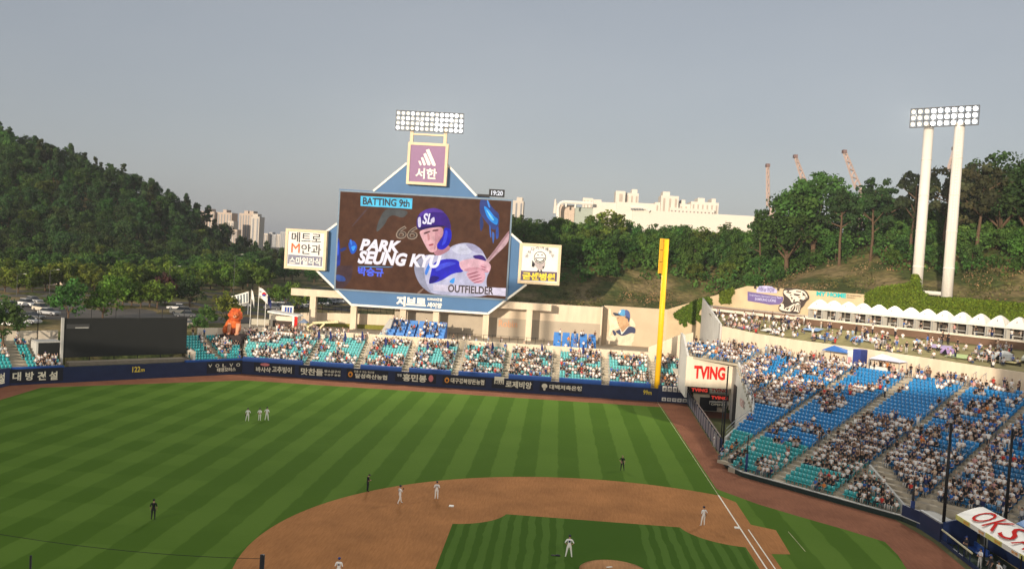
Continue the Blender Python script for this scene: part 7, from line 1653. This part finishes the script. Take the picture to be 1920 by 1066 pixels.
# navy team flags held up in the bleachers
rgf = random.Random(5); FM = mat('flag_navy_cloth', (0.02, 0.03, 0.12), 0.8); FL = [('top row', 62.5), ('top row', 60.2), ('top row', 57.5), ('upper rows', 54.6), ('upper rows', 49.8), ('upper rows', 42.0), ('upper rows', 38.4), ('upper rows', 30.1), ('upper rows', 21.0), ('upper rows', 13.4)]
for k, (rw, y) in enumerate(FL):
    b0 = 8.6-rgf.uniform(0, 2.0); z = 2.25+0.4*(b0-1.05)/0.92; x = 100.3+b0; hgt = rgf.uniform(2.3, 3.2)
    t = thing('hand_flag', (x, y, z), 'furled navy flag held above the right field bleachers, %s from the left' % ORD[k], 'flag', 'furled flags in the bleachers')
    MB().tube((x, y, z+0.5), (x, y-0.25, z+hgt), 0.025, n=5).build('pole', white, t)
    MB().loft([[(x-0.04, y-0.1-r-0.1, z+q), (x+0.04, y-0.1-r-0.1, z+q), (x+0.06, y-0.1+r*0.2, z+q), (x-0.06, y-0.1+r*0.2, z+q)] for q, r in ((hgt-0.05, 0.05), (hgt-0.6, 0.22), (hgt-1.1, 0.34), (hgt-1.5, 0.2), (hgt-1.8, 0.05))]).build('cloth', FM, t)
# ------------------------------------------------------------------ picnic things on the terrace
matc = [((0.16, 0.24, 0.38), 'blue'), ((0.55, 0.52, 0.48), 'white'), ((0.50, 0.42, 0.18), 'yellow'), ((0.28, 0.22, 0.36), 'purple'), ((0.30, 0.38, 0.16), 'lime green'), ((0.30, 0.32, 0.34), 'grey')]
spots = [(14, 38.5), (8.5, 41), (3, 37.5), (-2.0, 42), (-6.5, 38.2), (-9.5, 41.5), (19, 42.5), (24, 38.5), (-12.5, 39.0), (28.5, 38.2)]
for k, (e, s_) in enumerate(spots):
    c, nm = matc[k % 6]; z = 13.3+(s_-35)*0.178+0.012*max(0, e)+0.10
    o = MB().obox(RS.p(e-1.5, s_-1.0, z-0.18), RS.a*3.0, RS.b*2.0+np.array([0, 0, 0.36]), (0, 0, 0.03)).build('picnic_mat', mat('mat_'+nm.replace(' ', '_'), c, 0.8))
    tag(o, '%s picnic mat on the lawn terrace, %s' % (nm, 'towards the purple sign' if e > 15 else 'below the middle tents' if e > -4 else 'towards the right picture edge'), 'mat', 'picnic mats on the terrace lawn')
def dome_tent(e, s_, r, c, label):
    z = 13.3+(s_-35)*0.178; t = thing('dome_tent', RS.p(e, s_, z), label, 'tent', 'small camping tents on the terrace lawn'); m = MB(); rings = []
    for f in (0, .25, .5, .72, .9, .98): rings.append([RS.p(e+r*math.cos(q)*math.cos(f*1.5), s_+r*math.sin(q)*math.cos(f*1.5), z+r*0.8*math.sin(f*1.5)) for q in np.linspace(0, 2*math.pi, 10, endpoint=False)])
    m.loft(rings); m.build('fabric', mat('dome_'+label.split()[0], c, 0.7), t)
    q = RS.p(e, s_-r*0.93, z+0.4*r); MB().prism([RS.p(e-.35*r, s_-r*1.02, z+0.03), RS.p(e+.35*r, s_-r*1.02, z+0.03), RS.p(e, s_-r*0.80, z+0.62*r)], -RS.b*0.05).build('doorway', black, t)
dome_tent(-4.6, 39.2, 1.1, (0.33, 0.22, 0.42), 'purple camping tent on the lawn terrace below the middle tents'); dome_tent(-11.8, 39.6, 1.5, (0.55, 0.54, 0.5), 'pale camping tent on the lawn terrace towards the right edge'); dome_tent(-15.0, 40.6, 1.4, (0.5, 0.5, 0.42), 'cream camping tent on the lawn terrace nearest the right edge'); dome_tent(9.5, 39.6, 1.0, (0.12, 0.25, 0.48), 'blue camping tent on the lawn terrace left of the others')
# stalls at the top of the stand
def stall(e, s_, w_, d_, h, roof, label, body=None):
    z = zs(29.5); t = thing('food_stall', RS.p(e, s_, z), label, 'stall', 'stalls on the upper walkway')
    m = MB(); m.add([RS.p(e-w_/2, s_-d_/2, z+h), RS.p(e+w_/2, s_-d_/2, z+h), RS.p(e+w_/2, s_+d_/2, z+h), RS.p(e-w_/2, s_+d_/2, z+h), RS.p(e+w_*0.2, s_, z+h+0.8)], [(0, 1, 4), (1, 2, 4), (2, 3, 4), (3, 0, 4), (3, 2, 1, 0)]); m.build('canopy', roof, t)
    for a in (-1, 1):
        for b_ in (-1, 1): MB().tube(RS.p(e+a*w_*.48, s_+b_*d_*.48, z), RS.p(e+a*w_*.48, s_+b_*d_*.48, z+h), 0.05, n=5).build('leg', steel, t)
    MB().fbox(RS, e-w_*.45, e+w_*.45, s_-d_*.45, s_-d_*.45+0.5, z, z+1.0).build('counter', body or white, t)
stall(8.2, 32.6, 4.2, 2.4, 2.3, mat('canopy_blue', (0.03, 0.13, 0.40), 0.6), 'food stall with a blue canopy at the top of the right grandstand'); stall(0.6, 32.6, 4.6, 2.2, 2.0, mat('canopy_lilac', (0.52, 0.52, 0.62), 0.6), 'food stall with a pale canopy right of the blue one')
kk = thing('blue_booth', RS.p(5.0, 32.3, zs(29.5)), 'dark blue booth with a white panel beside the blue canopy', 'booth'); z = zs(29.5)
MB().fbox(RS, 4.2, 5.4, 31.6, 33.4, z, z+3.0).build('wall', mat('booth_navy', (0.03, 0.05, 0.22), 0.6), kk); MB().fbox(RS, 5.42, 6.3, 31.7, 33.3, z, z+2.7).build('side_panel', white, kk)
MB().fbox(RS, 5.6, 6.15, 31.64, 31.69, z+0.8, z+1.8).build('poster', mat('poster_pink', (0.6, 0.3, 0.3)), kk)

# ------------------------------------------------------------------ evening haze
hz = MB().box(-2400, 2800, -2400, 2800, -2.0, 125).build('haze', None)
hz.data.materials.clear(); hm = bpy.data.materials.new('haze_air'); hm.use_nodes = True; hn = hm.node_tree; hn.nodes.clear()
pv = hn.nodes.new('ShaderNodeVolumePrincipled'); pv.inputs['Color'].default_value = (0.88, 0.90, 0.93, 1); pv.inputs['Density'].default_value = HAZE; pv.inputs['Anisotropy'].default_value = 0.2
ho = hn.nodes.new('ShaderNodeOutputMaterial'); hn.links.new(pv.outputs[0], ho.inputs['Volume']); hz.data.materials.append(hm); tag(hz, 'thin pale evening haze over the whole place', kind='stuff')
flush_texts()
for o in bpy.data.objects:
    if '_base' in o: del o['_base']
